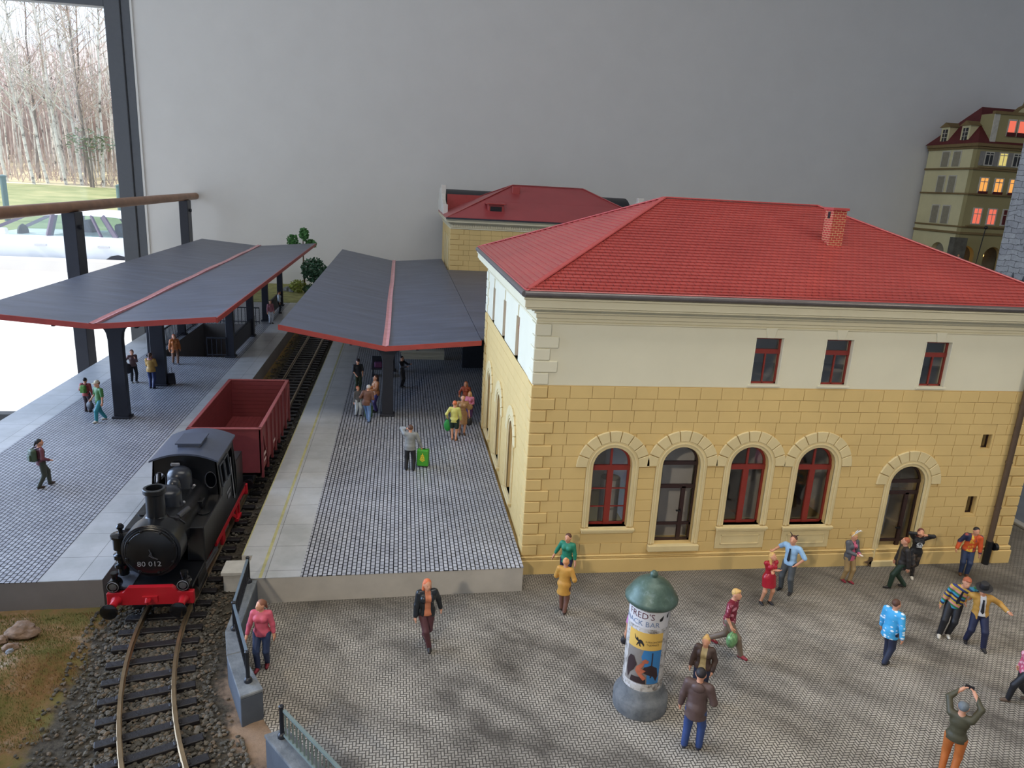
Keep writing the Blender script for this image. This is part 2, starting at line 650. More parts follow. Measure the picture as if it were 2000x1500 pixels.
# one dark green bushy evergreen near the frame
t = thing('evergreen_bush', 'dark green bushy evergreen among the birches beside the window frame', 'bush', (-492, 1280, -30))
m = M(); m.cyl((-492, 1280, -32), (-492, 1280, 60), 2.0, 0.8, 6); m.build('stem', DARKBARK, t)
m = M()
for q in range(260):
    a = r.uniform(0, 2 * PI); rr = 34 * math.sqrt(r.random())
    zz = r.uniform(20, 68) if rr < 20 else r.uniform(38, 60)
    c = Vector((-492 + rr * math.cos(a), 1280 + rr * math.sin(a) * 0.6, zz - 10))
    d = Vector((r.uniform(-1, 1), r.uniform(-1, 1), r.uniform(-0.3, 0.6))) * 7
    e = Vector((-d.y, d.x, 3)) * 0.35
    m.add([c, c + d + e, c + d - e], [(0, 1, 2)])
m.build('foliage', mat('evergreen_leaf', S(132, 144, 124), 0.9, var=0.3, vscale=0.1), t, fix=False)
for i, (x, y, z0, z1, lb) in enumerate(((-347, 700, -44, -7, 'slim green fence post on the lawn at the left edge'),
                                        (-288, 800, -43, -13, 'slim green fence post on the lawn beside the window frame'))):
    m = M(); m.cyl((x, y, z0), (x, y, z1), 2.4, 2.4, 10); m.lathe([(0.01, 0), (2.8, 0), (2.8, 1.5), (0.01, 2.5)], (x, y, z1), 10)
    tag(m.build('fence_post', mat('green_post', S(96, 120, 126), 0.6)), lb, 'fence post')


def make_car():
    x0, y0, z0, k = -218.0, 350.0, -45.4, 22.5
    t = thing('car', 'white estate car parked behind the kerb wall outside the window', 'car', (-165, 369, -44))
    WHITE = mat('white_car_paint', S(228, 232, 240), 0.25, var=0.0)
    DK = mat('car_dark_trim', S(60, 60, 70), 0.6)
    P = lambda u, v, d: (x0 + u * k, y0 + d * k, z0 + v * k)
    m = M()
    body = [(0.02, .34), (0.0, .52), (.06, .70), (.35, .82), (1.05, .94), (1.25, .97), (3.0, .99), (4.5, .99), (4.66, .92), (4.74, .6), (4.7, .34), (4.55, .26)]
    arcs = []
    for cx in (3.72, .88):
        arcs += [(cx + .36 * math.cos(a), .26 + .38 * max(0, math.sin(a))) for a in [PI * i / 8 for i in range(9)]]
    m.prism(body + arcs + [(.15, .26)], P, 0.0, 1.76)
    m.build('body', WHITE, t, bevel=1.0, segs=2)
    m = M()
    roof = [(1.95, 1.38), (2.15, 1.44), (2.7, 1.47), (3.6, 1.45), (4.25, 1.38), (4.3, 1.33), (3.6, 1.39), (2.7, 1.41), (2.0, 1.34)]
    m.prism(roof, P, 0.16, 1.60)
    m.build('roof', WHITE, t, bevel=0.5)
    for sd in (0, 1):
        yy = (0.05, 0.18) if sd == 0 else (1.71, 1.58)
        m = M()
        for (a, b, w) in (((1.15, .97), (2.0, 1.38), 1.4), ((2.42, .97), (2.5, 1.42), 3.0), ((3.42, .97), (3.2, 1.41), 1.0), ((3.7, .97), (3.42, 1.40), 2.4), ((4.62, .97), (4.28, 1.36), 3.0)):
            m.bar(P(a[0], a[1], yy[0]), P(b[0], b[1], yy[1]), 1.0, w)
        m.build('pillar', mat('car_pillar', S(104, 98, 116), 0.4), t)
        m = M()
        q = [(1.2, .98), (2.02, 1.38), (2.7, 1.42), (3.6, 1.41), (4.26, 1.36), (4.6, .98)]
        vs = [P(u, v, yy[0] + (yy[1] - yy[0]) * (v - .97) / .45) for u, v in q]
        m.add(vs, [tuple(range(6))])
        m.build('side_window', glass('car_glass', 0.2, (0.66, 0.8, 0.78, 1)), t)
        for cx in (.88, 3.72):
            m = M(); yw = 0.02 if sd == 0 else 1.74
            m.lathe([(0.01, 0), (.32 * k, 0), (.33 * k, 2), (.33 * k, 4), (0.01, 4)], P(cx, .33, yw + (0.17 if sd == 0 else 0)), 24, 'y')
            m.build('wheel', DK, t)
        for hx in (2.15, 3.35):
            m = M(); y1 = y0 + (-.02 if sd == 0 else 1.78) * k
            m.box(x0 + hx * k, x0 + (hx + .22) * k, y1 - 0.3, y1 + 0.3, z0 + .78 * k, z0 + .815 * k)
            m.build('door_handle', mat('car_handle', S(200, 200, 205), 0.4), t)
    for sx, sy in ((2.25, .45), (2.25, 1.3), (3.2, .45), (3.2, 1.3), (4.0, .5), (4.0, 1.25)):
        m = M(); m.prism([(sx, .5), (sx + .5, .5), (sx + .62, 1.05), (sx + .56, 1.08), (sx + .5, 1.25), (sx + .4, 1.25), (sx + .4, 1.05)], P, sy - .2, sy + .2)
        m.build('seat', mat('car_seat', S(66, 76, 96), 0.9), t, bevel=0.8)
    m = M(); m.lathe([(.16 * k, -1), (.19 * k, 0), (.16 * k, 1)], P(1.75, .98, .45), 16, 'x'); m.build('steering_wheel', DK, t)
    m = M(); m.prism([(0, 0), (.22, .02), (.2, .14), (.02, .13)], lambda u, v, d: (x0 + (1.5 + u) * k, y0 + (d - .2) * k, z0 + (.98 + v) * k), 0, .16)
    m.build('mirror', WHITE, t, bevel=0.4)
    m = M(); m.bar(P(3.85, 1.42, .88), P(4.02, 1.56, .88), 0.7, 0.7); m.build('aerial', DK, t)


make_car()

# ------------------------------------------------------------------ layout base
BOARD = mat('grey_board', S(96, 94, 92), 0.9)
m = M(); m.box(-19.1, 66, -12, 51.9, -2.7, -2.0)
struct(m.build('layout_ground', BOARD), 'base board carrying the model railway', 'ground')
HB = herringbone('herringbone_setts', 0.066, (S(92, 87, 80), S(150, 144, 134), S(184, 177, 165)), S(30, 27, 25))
m = M()
edge = [(-7.09, -1.0), (-7.07, -3.4), (-6.85, -4.18), (-6.3, -5.3), (-5.95, -5.9), (-5.7, -6.5), (-4.6, -7.9), (-3.0, -12), (66, -12), (66, 28), (15.3, 28), (15.3, -0.8)]
m.prism([(-7.09, -0.9)] + edge[1:] + [(15.3, 6), (-0.2, 6), (-0.2, -0.9)], lambda u, v, d: (u, v, d), -0.12, 0.0)
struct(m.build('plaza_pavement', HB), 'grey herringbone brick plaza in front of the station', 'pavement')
# street to the right of the station: darker blue-grey road with a raised kerb
ROADM = mat('blue_grey_asphalt', S(92, 98, 106), 0.85, var=0.15, vscale=1.0, bump=0.2, bscale=30)
m = M(); m.box(18.6, 30, -1.5, 27.9, 0.0, 0.012)
struct(m.build('street_road', ROADM), 'blue grey street beside the station', 'road')
m = M(); m.box(18.3, 18.6, -1.5, 27.9, 0, 0.1)
struct(m.build('kerb_strip', mat('kerb_stone', S(150, 148, 142), 0.9), bevel=0.02), 'pale kerb beside the blue grey street', 'kerb')
m = M(); m.box(36, 66, 28, 51.9, -0.11, 5.2)
struct(m.build('town_terrace_ground', mat('terrace_plaster', S(120, 112, 100), 0.9)), 'raised ground carrying the old town houses', 'ground')

# track bed, dirt and grass in one relief
k = NT('track_bed_earth'); k.set(0.95, 0, 0.1)
s_ = k.sep()
n1 = k.noise(1.1, 5, 0.65); n2 = k.noise(9, 4, 0.7)
gx = k.math('ADD', s_[0], k.math('MULTIPLY', k.math('SUBTRACT', n1, 0.5), 1.6))
left = k.n('ShaderNodeMapRange', interpolation_type='SMOOTHSTEP')
left.inputs[1].default_value = -10.3; left.inputs[2].default_value = -10.75
k.lk(gx, left.inputs[0])
right = k.n('ShaderNodeMapRange', interpolation_type='SMOOTHSTEP')
right.inputs[1].default_value = -7.4; right.inputs[2].default_value = -7.1
k.lk(k.math('ADD', gx, k.math('MULTIPLY', k.math('MAXIMUM', k.math('SUBTRACT', -4.5, s_[1]), 0), -0.45)), right.inputs[0])
sandy = k.math('ADD', k.math('MULTIPLY', n1, 0.8), k.math('MULTIPLY', n2, 0.25))
grassc = k.ramp(sandy, [(0.30, S(92, 96, 48)), (0.45, S(116, 104, 62)), (0.56, S(134, 104, 70)), (0.68, S(158, 140, 118))])
gravel = k.ramp(n2, [(0.3, S(48, 45, 40)), (0.6, S(84, 78, 68))])
earth = k.ramp(sandy, [(0.35, S(110, 92, 78)), (0.65, S(152, 128, 106))])
c_ = k.mix(left.outputs[0], gravel, grassc)
far = k.math('GREATER_THAN', -0.9, s_[1])
c_ = k.mix(k.math('MULTIPLY', right.outputs[0], far), c_, earth)
k.color(c_)
k.bump(k.noise(30, 4, 0.7), 0.6, 0.03)


def relief(x, y):
    b = 0.0
    if y < -1.15:
        def hump(cx, cy, rx, ry, h):
            d = ((x - cx) / rx) ** 2 + ((y - cy) / ry) ** 2
            return h * math.exp(-d * 1.4)
        fade = min(1, max(0, (-10.45 - x) / 0.6))
        b = (hump(-11.5, -3.7, 0.9, 1.1, 0.42) + hump(-12.5, -5.5, 1.2, 1.4, 0.6) + hump(-10.9, -6.9, 1.0, 0.9, 0.35) + hump(-13.2, -2.7, 1.3, 0.9, 0.3)) * fade
        tx = track_x(y)
        if x < tx - 0.9:
            b -= min(1, (tx - 0.9 - x) / 0.3) * 0.04
    return b - 0.02


def track_x(y):
    return -9.15 + (0.04 * (y + 1.2) ** 2 if y < -1.2 else 0.0)


m = M()
ys = [-12 + 0.16 * i for i in range(68)] + [0 + 2.6 * i for i in range(20)]
xs = [-19.05 + 0.5 * i for i in range(12)] + [-13.05 + 0.13 * i for i in range(64)]
ys = [y for y in ys if y < 51]
nx = len(xs)
rr_ = random.Random(9)
for y in ys:
    for x in xs:
        m.v.append((x, y, relief(x, y) + rr_.uniform(-0.012, 0.012)))
for j in range(len(ys) - 1):
    for i in range(nx - 1):
        if (xs[i] > -6.35 and ys[j] > -5.6) or (ys[j] > -0.9 and (xs[i] < -11.3 or xs[i] > -7.5)):
            continue
        a = j * nx + i
        m.f.append((a, a + 1, a + nx + 1, a + nx)); m.mi.append(0)
struct(m.build('track_bed_terrain', k.m, smooth=True), 'earth, grass mounds and track bed beside the plaza', 'terrain')

# grass fibres on the mounds
GR = [mat('static_grass_green', S(104, 108, 52), 0.9, var=0.25), mat('static_grass_brown', S(146, 112, 74), 0.9, var=0.25), mat('static_grass_olive', S(126, 118, 66), 0.9, var=0.25)]
m = M()
r = random.Random(21)
for q in range(30000):
    x, y = r.uniform(-14.2, -10.2), r.uniform(-9.6, -1.25)
    pn = math.sin(x * 2.1 + 1.3 * math.sin(y * 1.7)) + math.sin(y * 2.6 + x) * 0.7
    dense = min(1, max(0, (-10.38 - x + 0.25 * math.sin(y * 3.1)) / 0.35))
    if r.random() > dense or (pn < -1.05):
        continue
    z = relief(x, y)
    green = x < -11.0 + 0.45 * math.sin(y * 2) and y > -6.6
    m.cur = (0 if r.random() < 0.6 else 2) if green else (1 if r.random() < 0.75 else 2)
    a = r.uniform(0, 2 * PI); h = r.uniform(0.03, 0.075)
    w = 0.008
    lx, ly = r.uniform(-.03, .03), r.uniform(-.03, .03)
    m.add([(x - w * math.cos(a), y - w * math.sin(a), z - 0.01), (x + w * math.cos(a), y + w * math.sin(a), z - 0.01), (x + lx, y + ly, z + h)], [(0, 1, 2)])
tag(m.build('grass', GR, fix=False), 'short brown and green grass fibres on the mounds left of the track', 'grass', kind='stuff')

# stones of the ballast: one uncountable spread
ico = bmesh.new(); bmesh.ops.create_icosphere(ico, subdivisions=1, radius=1)
_iv = [v.co.copy() for v in ico.verts]; _if = [tuple(v.index for v in f.verts) for f in ico.faces]; ico.free()


def stone(m, c, s, r, flat=0.6):
    R = Matrix.Rotation(r.uniform(0, 6.3), 3, 'Z') @ Matrix.Rotation(r.uniform(-.6, .6), 3, 'X')
    sc = Vector((s * r.uniform(.7, 1.3), s * r.uniform(.6, 1.0), s * flat * r.uniform(.7, 1.2)))
    vs = [Vector(c) + R @ Vector((v.x * sc.x, v.y * sc.y, v.z * sc.z)) * r.uniform(.78, 1.15) for v in _iv]
    m.add(vs, _if)


m = M()
r = random.Random(4)
for q in range(8600):
    y = r.uniform(-9.0, 0.6)
    off = r.gauss(0, 0.75)
    x = track_x(y) + max(-1.75 - (max(0, -4 - y) * .3), min(1.7, off * (1 + max(0, -4 - y) * .08)))
    if y > -1.1 and (x < -10.75 or x > -7.75): continue
    if x < (-10.9 if y > -4 else -11.25): continue
    if -5.9 < y < -1.1 and x > -7.5 + max(0, -4.3 - y) * .5: continue
    m.cur = 0 if r.random() < 0.55 else (1 if r.random() < 0.6 else 2)
    stone(m, (x, y, relief(x, y) + r.uniform(0.01, 0.05)), r.uniform(0.03, 0.068), r)
for q in range(3000):
    y = r.uniform(0.6, 34)
    x = r.uniform(-10.7, -7.8)
    m.cur = 0 if r.random() < 0.7 else 1
    stone(m, (x, y, r.uniform(0.0, 0.04)), r.uniform(0.04, 0.07), r)
for q in range(60):
    x, y = r.uniform(-7.6, -6.4), r.uniform(-8.5, -4)
    m.cur = 2
    stone(m, (x, y, 0.0), r.uniform(0.02, 0.06), r)
tag(m.build('gravel', [mat('ballast_dark', S(74, 70, 61), 0.95, var=0.25), mat('ballast_grey', S(98, 92, 81), 0.95, var=0.25), mat('ballast_brown', S(104, 90, 73), 0.95, var=0.2)], fix=False),
    'loose dark grey ballast stones under and beside the track', 'ballast', kind='stuff')
def rock_mesh(c, s, seed, flat):
    from mathutils import noise as mn
    b = bmesh.new(); bmesh.ops.create_icosphere(b, subdivisions=4, radius=1)
    m = M(); o = Vector((seed * 1.7, seed * .9, seed * .3))
    R = Matrix.Rotation(seed, 3, 'Z')
    vs = []
    for v in b.verts:
        p = v.co.copy()
        d = 1 + .45 * mn.noise(p * 1.1 + o) + .22 * mn.noise(p * 2.7 + o) + .08 * mn.noise(p * 7 + o)
        p = p * d
        vs.append(Vector(c) + R @ Vector((p.x * s * 1.15, p.y * s * .85, max(p.z, -.75) * s * flat)))
    m.add(vs, [tuple(v.index for v in f.verts) for f in b.faces]); b.free()
    return m


for (x, y, s, lb, mt) in ((-12.13, -2.35, 0.30, 'large mossy brown rock lying in the grass', 'r1'), (-12.42, -2.75, 0.15, 'small brown rock at the left edge of the grass', 'r1'),
                          (-12.05, -3.0, 0.15, 'angular brown rock below the mossy rock', 'r1'), (-11.98, -3.22, 0.08, 'small grey stone lowest of the rocks in the grass', 'r2')):
    m = rock_mesh((x, y, relief(x, y) + s * 0.35), s, int(s * 1000 - x * 10), 0.62)
    mm = mat('rock_brown', S(128, 104, 84), 0.9, var=0.35, vscale=6, bump=0.5, bscale=25) if mt == 'r1' else mat('rock_grey', S(130, 132, 134), 0.9, var=0.3, vscale=6)
    tag(m.build('rock', mm, smooth=45), lb, 'rock', 'rocks in the grass')
# ------------------------------------------------------------------ track
STEEL_TOP = mat('rail_steel', S(150, 128, 98), 0.35, 0.75, var=0.2, vscale=2)
SLEEPER = mat('dark_sleeper_plastic', S(34, 31, 32), 0.45, var=0.25, vscale=5, bump=0.5, bscale=26)
tr = thing('railway_track', 'railway track curving from between the platforms to the foreground', 'track', (-9.15, 0, 0))
ypath = [-10.0 + 0.35 * i for i in range(28)] + [0.2 + 2.6 * i for i in range(18)]


def normal_at(y):
    dx = 0.08 * (y + 1.2) if y < -1.2 else 0.0
    return Vector((1, -dx, 0)).normalized()


for sd in (-1, 1):
    m = M()
    prof = [(-.05, .09), (.05, .09), (.05, .105), (.012, .12), (.012, .185), (.034, .195), (.034, .225), (-.034, .225), (-.034, .195), (-.012, .185), (-.012, .12), (-.05, .105)]
    n = len(prof)
    for y in ypath:
        c = Vector((track_x(y), y, 0)) + normal_at(y) * (0.5 * sd)
        for u, v in prof:
            p = c + normal_at(y) * u
            m.v.append((p.x, p.y, v))
    for i in range(len(ypath) - 1):
        for k2 in range(n):
            a, b = i * n + k2, i * n + (k2 + 1) % n
            m.f.append((a, b, b + n, a + n)); m.mi.append(0)
    m.build('rail', STEEL_TOP, tr)
y = -9.2
proto = None
cnt = 0
while y < 44:
    nv = normal_at(y)
    if proto is None:
        m = M(); m.box(-0.93, 0.93, -0.1, 0.1, 0.0, 0.095)
        for sx in (-.5, .5):
            m.box(sx - .1, sx - .045, -.06, .06, .095, .12)
            m.box(sx + .045, sx + .1, -.06, .06, .095, .12)
        o = m.build('sleeper', SLEEPER, tr, local=True, bevel=0.012)
        proto = o
    else:
        o = proto.copy(); COL.objects.link(o); o.parent = tr
    o.location = (track_x(y) + 9.15, y, 0)
    o.rotation_euler = (0, 0, math.atan2(nv.y, nv.x))
    y += 0.575
    cnt += 1

# ------------------------------------------------------------------ platforms
PZ = 0.73
PLAT_SIDE = mat('platform_side_plaster', S(178, 172, 162), 0.85, var=0.1, vscale=1.2)
PAVE = blocks('platform_setts', True, 0.185, 0.122, 0.0155, S(184, 186, 192), S(164, 166, 174), S(20, 21, 28), 0.3, 0.4, 0.006, ax=(1, 0), varn=0.25)
k = NT('platform_kerb_slabs'); k.set(0.33, 0, 0.6)
b = k.n('ShaderNodeTexBrick'); b.offset = 0
s_ = k.sep()
k.lk(k.comb(s_[1], k.math('ADD', s_[0], 0.28)), b.inputs['Vector'])
for nm, v in (('Scale', 1), ('Mortar Size', 0.008), ('Brick Width', 1.35), ('Row Height', 1.3)):
    b.inputs[nm].default_value = v
b.inputs['Color1'].default_value = S(184, 185, 186); b.inputs['Color2'].default_value = S(176, 178, 180); b.inputs['Mortar'].default_value = S(104, 104, 104)
k.color(k.mix(1.0, b.outputs['Color'], k.ramp(k.noise(0.9, 5, .65), [(0.35, (.80, .81, .80)), (0.6, (1, 1, 1))]), 'MULTIPLY'))
KERB = k.m
PR = lambda u, v, d: (u, v, d)
pt = thing('station_platform', 'long grey platform between the track and the yellow station building', 'platform', (-4, 10, 0))
m = M(); m.prism([(-7.7, 48), (-7.7, .06), (-7.42, .06), (-7.36, -1.17), (-.13, -.93), (-.13, 11.6), (15, 11.6), (15, 35.9), (-.05, 35.9), (-.05, 48)], PR, -0.05, 0.71)
m.build('platform_body', PLAT_SIDE, pt)
m = M(); m.prism([(-7.7, 48), (-7.7, .06), (-7.42, .06), (-7.38, -1.175), (-6.02, -1.13), (-6.02, 48)], PR, 0.712, PZ)
m.build('kerb_slabs', KERB, pt)
m = M(); m.prism([(-6.02, 48), (-6.02, -1.13), (-.12, -.94), (-.12, 11.6), (15, 11.6), (15, 35.9), (-.05, 35.9), (-.05, 48)], PR, 0.711, PZ - 0.002)
m.build('paving', PAVE, pt)
m = M(); m.box(-7.05, -6.97, -1.15, 48, PZ, PZ + 0.003)
m.build('safety_line', mat('yellow_platform_line', S(176, 171, 122), 0.6, var=0.2), pt)
m = M(); m.box(-7.7, -7.665, 0.06, 48, PZ, PZ + 0.003)
m.build('edge_line', mat('yellow_platform_line', S(186, 178, 104)), pt)
m = M(); m.box(-8.1, -7.43, -0.62, 0.04, 0.5, 0.6); m.box(-8.05, -7.43, -.58, 0.0, 0.0, 0.5)
m.build('end_block', mat('pale_concrete', S(186, 184, 178), .8), pt, bevel=0.01)

# left platform with the stairwell
pl = thing('station_platform', 'long grey platform under the left canopy beside the window', 'platform', (-15, 15, 0))
HX0, HX1, HY0, HY1 = -16.6, -13.1, 22.7, 32.2
m = M()
m.plate([(-19.1, -1.2), (-10.82, -1.03), (-10.82, 49), (-19.1, 49)], [[(HX0, HY0), (HX1, HY0), (HX1, HY1), (HX0, HY1)]], PR, 0.71, 2.6)
m.build('platform_body', mat('platform_dark_side', S(132, 124, 118), 0.9, var=0.08, vscale=1), pl)
m = M()
m.plate([(-17.4, -1.17), (-12.3, -1.065), (-12.3, 41.4), (-17.4, 41.4)], [[(HX0, HY0), (HX1, HY0), (HX1, HY1), (HX0, HY1)]], PR, PZ - .002, .015)
m.build('paving', PAVE, pl)
m = M(); m.prism([(-12.3, -1.06), (-10.82, -1.03), (-10.82, 49), (-12.3, 49)], PR, .712, PZ)
m.build('kerb_slabs', KERB, pl)
m = M(); m.prism([(-19.1, -1.2), (-17.4, -1.17), (-17.4, 49), (-19.1, 49)], PR, .712, PZ)
m.build('kerb_slabs', KERB, pl)
m = M()
for i in range(12):
    m.box(HX0, HX1, HY0 + i * .45, HY0 + (i + 1) * .45, -1.85, .6 - i * .19)
m.box(HX0, HX1, HY0 + 5.4, HY1, -1.9, -1.8)
m.build('stairs', mat('stair_concrete', S(92, 90, 92), 0.8), pl)

DARKMETAL = mat('anthracite_metal', S(38, 40, 50), 0.5, 0.1, var=0.08)


def stair_fence(label, pts, panel):
    t = thing('stairwell_railing', label, 'railing', (pts[0][0], pts[0][1], PZ), group=None)
    for i in range(len(pts) - 1):
        a, b = Vector((*pts[i], PZ)), Vector((*pts[i + 1], PZ))
        L = (b - a).length
        n = max(2, int(L / 0.22))
        m = M()
        m.bar(a + Vector((0, 0, 1.1)), b + Vector((0, 0, 1.1)), 0.09, 0.07)
        m.bar(a + Vector((0, 0, .15)), b + Vector((0, 0, .15)), 0.05, 0.05)
        m.build('rail', DARKMETAL, t)
        if panel:
            m = M(); m.bar(a + Vector((0, 0, .58)), b + Vector((0, 0, .58)), 0.07, 0.9)
            m.build('panel', DARKMETAL, t)
        else:
            for q in range(n + 1):
                m = M(); p = a.lerp(b, q / n); m.bar(p, p + Vector((0, 0, 1.1)), 0.035, 0.035)
                m.build('baluster', DARKMETAL, t)
    return t


stair_fence('dark board railing along the track side of the platform stairs', [(-12.75, 23.0), (-12.75, 29.3)], True)
stair_fence('black barred railing across the far end of the platform stairs', [(-16.7, 32.4), (-13.0, 32.4)], False)
stair_fence('dark barred railing along the window side of the platform stairs', [(-16.8, 23.4), (-16.8, 31.6)], False)
stair_fence('short dark railing at the near corner of the platform stairs', [(-14.0, 22.6), (-13.0, 22.6)], False)
stair_fence('far dark board railing at the end of the left platform', [(-12.75, 34.0), (-12.75, 40.4)], True)

# canopies
k = NT('roofing_felt'); k.set(0.36, 0, 0.5)
s_ = k.sep()
st = k.noise(1.0, 4, .6, k.comb(k.math('MULTIPLY', s_[0], .35), k.math('MULTIPLY', s_[1], 1.6), 0))
k.color(k.ramp(st, [(0.32, S(64, 70, 86)), (0.6, S(82, 89, 108)), (0.75, S(98, 106, 126))]))
k.bump(k.noise(34, 3, .7), 0.35, 0.02)
FELT = k.m
FASCIA = mat('red_painted_fascia', S(158, 62, 54), 0.5, var=0.1, vscale=2)
GUTTER = mat('pinkish_red_gutter', S(204, 134, 138), 0.25, var=0.12, vscale=3)


def canopy(label, xc, hw, y0, y1, zc, ze, cols, sides=(-1, 1), hwr=None, zer=None):
    hwl, zel = hw, ze
    sl, sr = (ze - zc) / hw, ((zer - zc) / hwr if hwr else (ze - zc) / hw)
    t = thing('platform_canopy', label, 'canopy', (xc, y0 + 2, PZ))
    th = 0.08
    for sd in (-1, 1):
        m = M()
        hw, ze = (hwr, zer) if (hwr and sd > 0) else (hwl, zel)
        xe = xc + sd * hw
        ny_ = 40
        r = random.Random(int(xc * 10) + sd)
        for (dz, flip) in ((0, 0), (-th, 1)):
            for j in range(ny_ + 1):
                for i in range(7):
                    f = i / 6
                    yy = y0 + (y1 - y0) * j / ny_
                    m.v.append((xc + (xe - xc) * f, yy, zc + (ze - zc) * f + dz + (r.uniform(-.012, .012) if 0 < i < 6 and not flip and 0 < j < ny_ else 0)))
        q = (ny_ + 1) * 7
        for j in range(ny_):
            for i in range(6):
                a = j * 7 + i
                m.f += [(a, a + 1, a + 8, a + 7), (a + q, a + 7 + q, a + 8 + q, a + 1 + q)]
        for j in range(ny_):
            for i in (0, 6):
                a = j * 7 + i
                m.f.append((a, a + 7, a + 7 + q, a + q))
        for i in range(6):
            for j in (0, ny_):
                a = j * 7 + i
                m.f.append((a, a + 1, a + 1 + q, a + q))
        m.mi = [0] * len(m.f)
        m.build('roof_slope', FELT, t, smooth=True)
        if sd in sides:
            m = M()
            m.bar((xe + sd * .02, y0 - .02, ze - .10), (xe + sd * .02, y1 + .02, ze - .10), .05, .2)
            m.build('side_fascia', FASCIA, t)
        for ye in (y0 - .03,):
            m = M()
            m.prism([(xc, zc - .17), (xe, ze - .17), (xe, ze + .035), (xc, zc + .035)], lambda u, v, d: (u, ye + d, v), -.025, .025)
            m.build('end_fascia', FASCIA, t)
        for xx in (0.33, .8):
            m = M(); m.bar((xc + sd * hw * xx, y0 + .1, zc + (ze - zc) * xx - .17), (xc + sd * hw * xx, y1 - .1, zc + (ze - zc) * xx - .17), .1, .16)
            m.build('purlin', DARKMETAL, t)
    m = M()
    n = 30
    for j in range(n + 1):
        yy = y0 - .05 + (y1 - y0 + .1) * j / n
        z = zc + .075 + 0.018 * math.sin(j * 0.9)
        x = xc + 0.014 * math.sin(j * .4)
        m.v += [(x - .13, yy, z), (x, yy, z - .035), (x + .13, yy, z), (x + .13, yy, zc - .02), (x - .13, yy, zc - .02)]
    for j in range(n):
        for i in range(5):
            a, b = j * 5 + i, j * 5 + (i + 1) % 5
            m.f.append((a, b, b + 5, a + 5)); m.mi.append(0)
    m.build('valley_gutter', GUTTER, t)
    for cx, cy, w, arm in cols:
        m = M()
        mid = abs(cx - xc) < .2
        s_side = sr if cx > xc else sl
        zt = zc - .25 + (0 if mid else s_side * abs(cx - xc))
        hh = zt - PZ
        sides_ = []
        for sg, sl_ in ((1, sr if mid else 0), (-1, sl if mid else 0)):
            half = [(sg * w / 2, 0), (sg * (w / 2 - .02), hh - .75)]
            for i in range(7):
                a = PI / 2 * i / 6
                half.append((sg * (w / 2 + .5 - .5 * math.cos(a)), hh - .6 + .5 * math.sin(a)))
            half += [(sg * arm, hh - .02 + sl_ * arm), (sg * arm, hh + .12 + sl_ * arm)]
            sides_.append(half)
        poly = sides_[0] + [(0, hh + .1)] + sides_[1][::-1]
        m.prism(poly, lambda u, v, d: (cx + u, cy + d, PZ + v), -.17, .17)
        c = m.build('column', DARKMETAL, t, bevel=.015)
        m = M(); m.box(cx - w / 2 - .07, cx + w / 2 + .07, cy - .26, cy + .26, PZ, PZ + .09)
        m.build('foot_plate', DARKMETAL, c, bevel=.02)
    return t


ca = canopy('blue grey butterfly canopy with red edge on the left platform', -14.75, 4.35, 9.94, 43.0, 4.98, 5.36,
            [(-14.75, 11.96, .56, 3.9), (-14.75, 16.9, .62, 3.9), (-12.8, 22.8, .42, .9), (-16.9, 22.8, .42, .9), (-12.8, 28.4, .42, .9), (-16.9, 28.4, .42, .9),
             (-12.8, 33.6, .42, .9), (-16.9, 33.6, .42, .9), (-12.8, 40.0, .42, .9), (-16.9, 40.0, .42, .9)], (1,))
cb = canopy('dark blue grey butterfly canopy between the track and the station building', -4.13, 4.2, 11.0, 43.6, 4.12, 4.92,
            [(-4.05, 12.5, .5, 3.6), (-4.05, 20.2, .5, 3.6), (-4.05, 27.9, .5, 3.6), (-4.05, 35.6, .5, 3.6), (-4.05, 42.5, .5, 3.6)], (), 3.93, 4.45)
m = M()
m.prism([(-.18, 11.55), (9, 11.55), (9, 35.9), (-.18, 35.9)], lambda u, v, d: (u, v, 4.45 + d), -.08, 0)
m.build('link_roof', FELT, cb)
for px_ in (2.5, 6.5):
    m = M(); m.box(px_ - .2, px_ + .2, 30, 30.4, PZ, 4.36); m.build('link_post', DARKMETAL, cb)
# screen wall and pale low wall under the far end of the canopy
m = M(); m.box(-.1, 8, 21.2, 21.5, PZ, 4.36)
tag(m.build('screen_wall', mat('dark_screen', S(40, 42, 50), 0.8)), 'dark screen wall under the canopy behind the station building', 'wall')
t = thing('low_wall', 'pale banded low wall under the far end of the right canopy', 'wall', (-2.2, 24, PZ))
CREAM = mat('cream_wall_paint', S(216, 204, 176), 0.75, var=0.03, vscale=1, bump=0.05, bscale=12)
m = M(); m.box(-3.45, -1.0, 23.0, 23.4, PZ, 1.15); m.build('wall_face', CREAM, t)
m = M()
for z in (.86, 1.02): m.box(-3.5, -1.0, 22.96, 23.0, z, z + .05)
m.box(-3.55, -1.0, 22.9, 23.5, 1.15, 1.24)
m.build('moulding', CREAM, t)

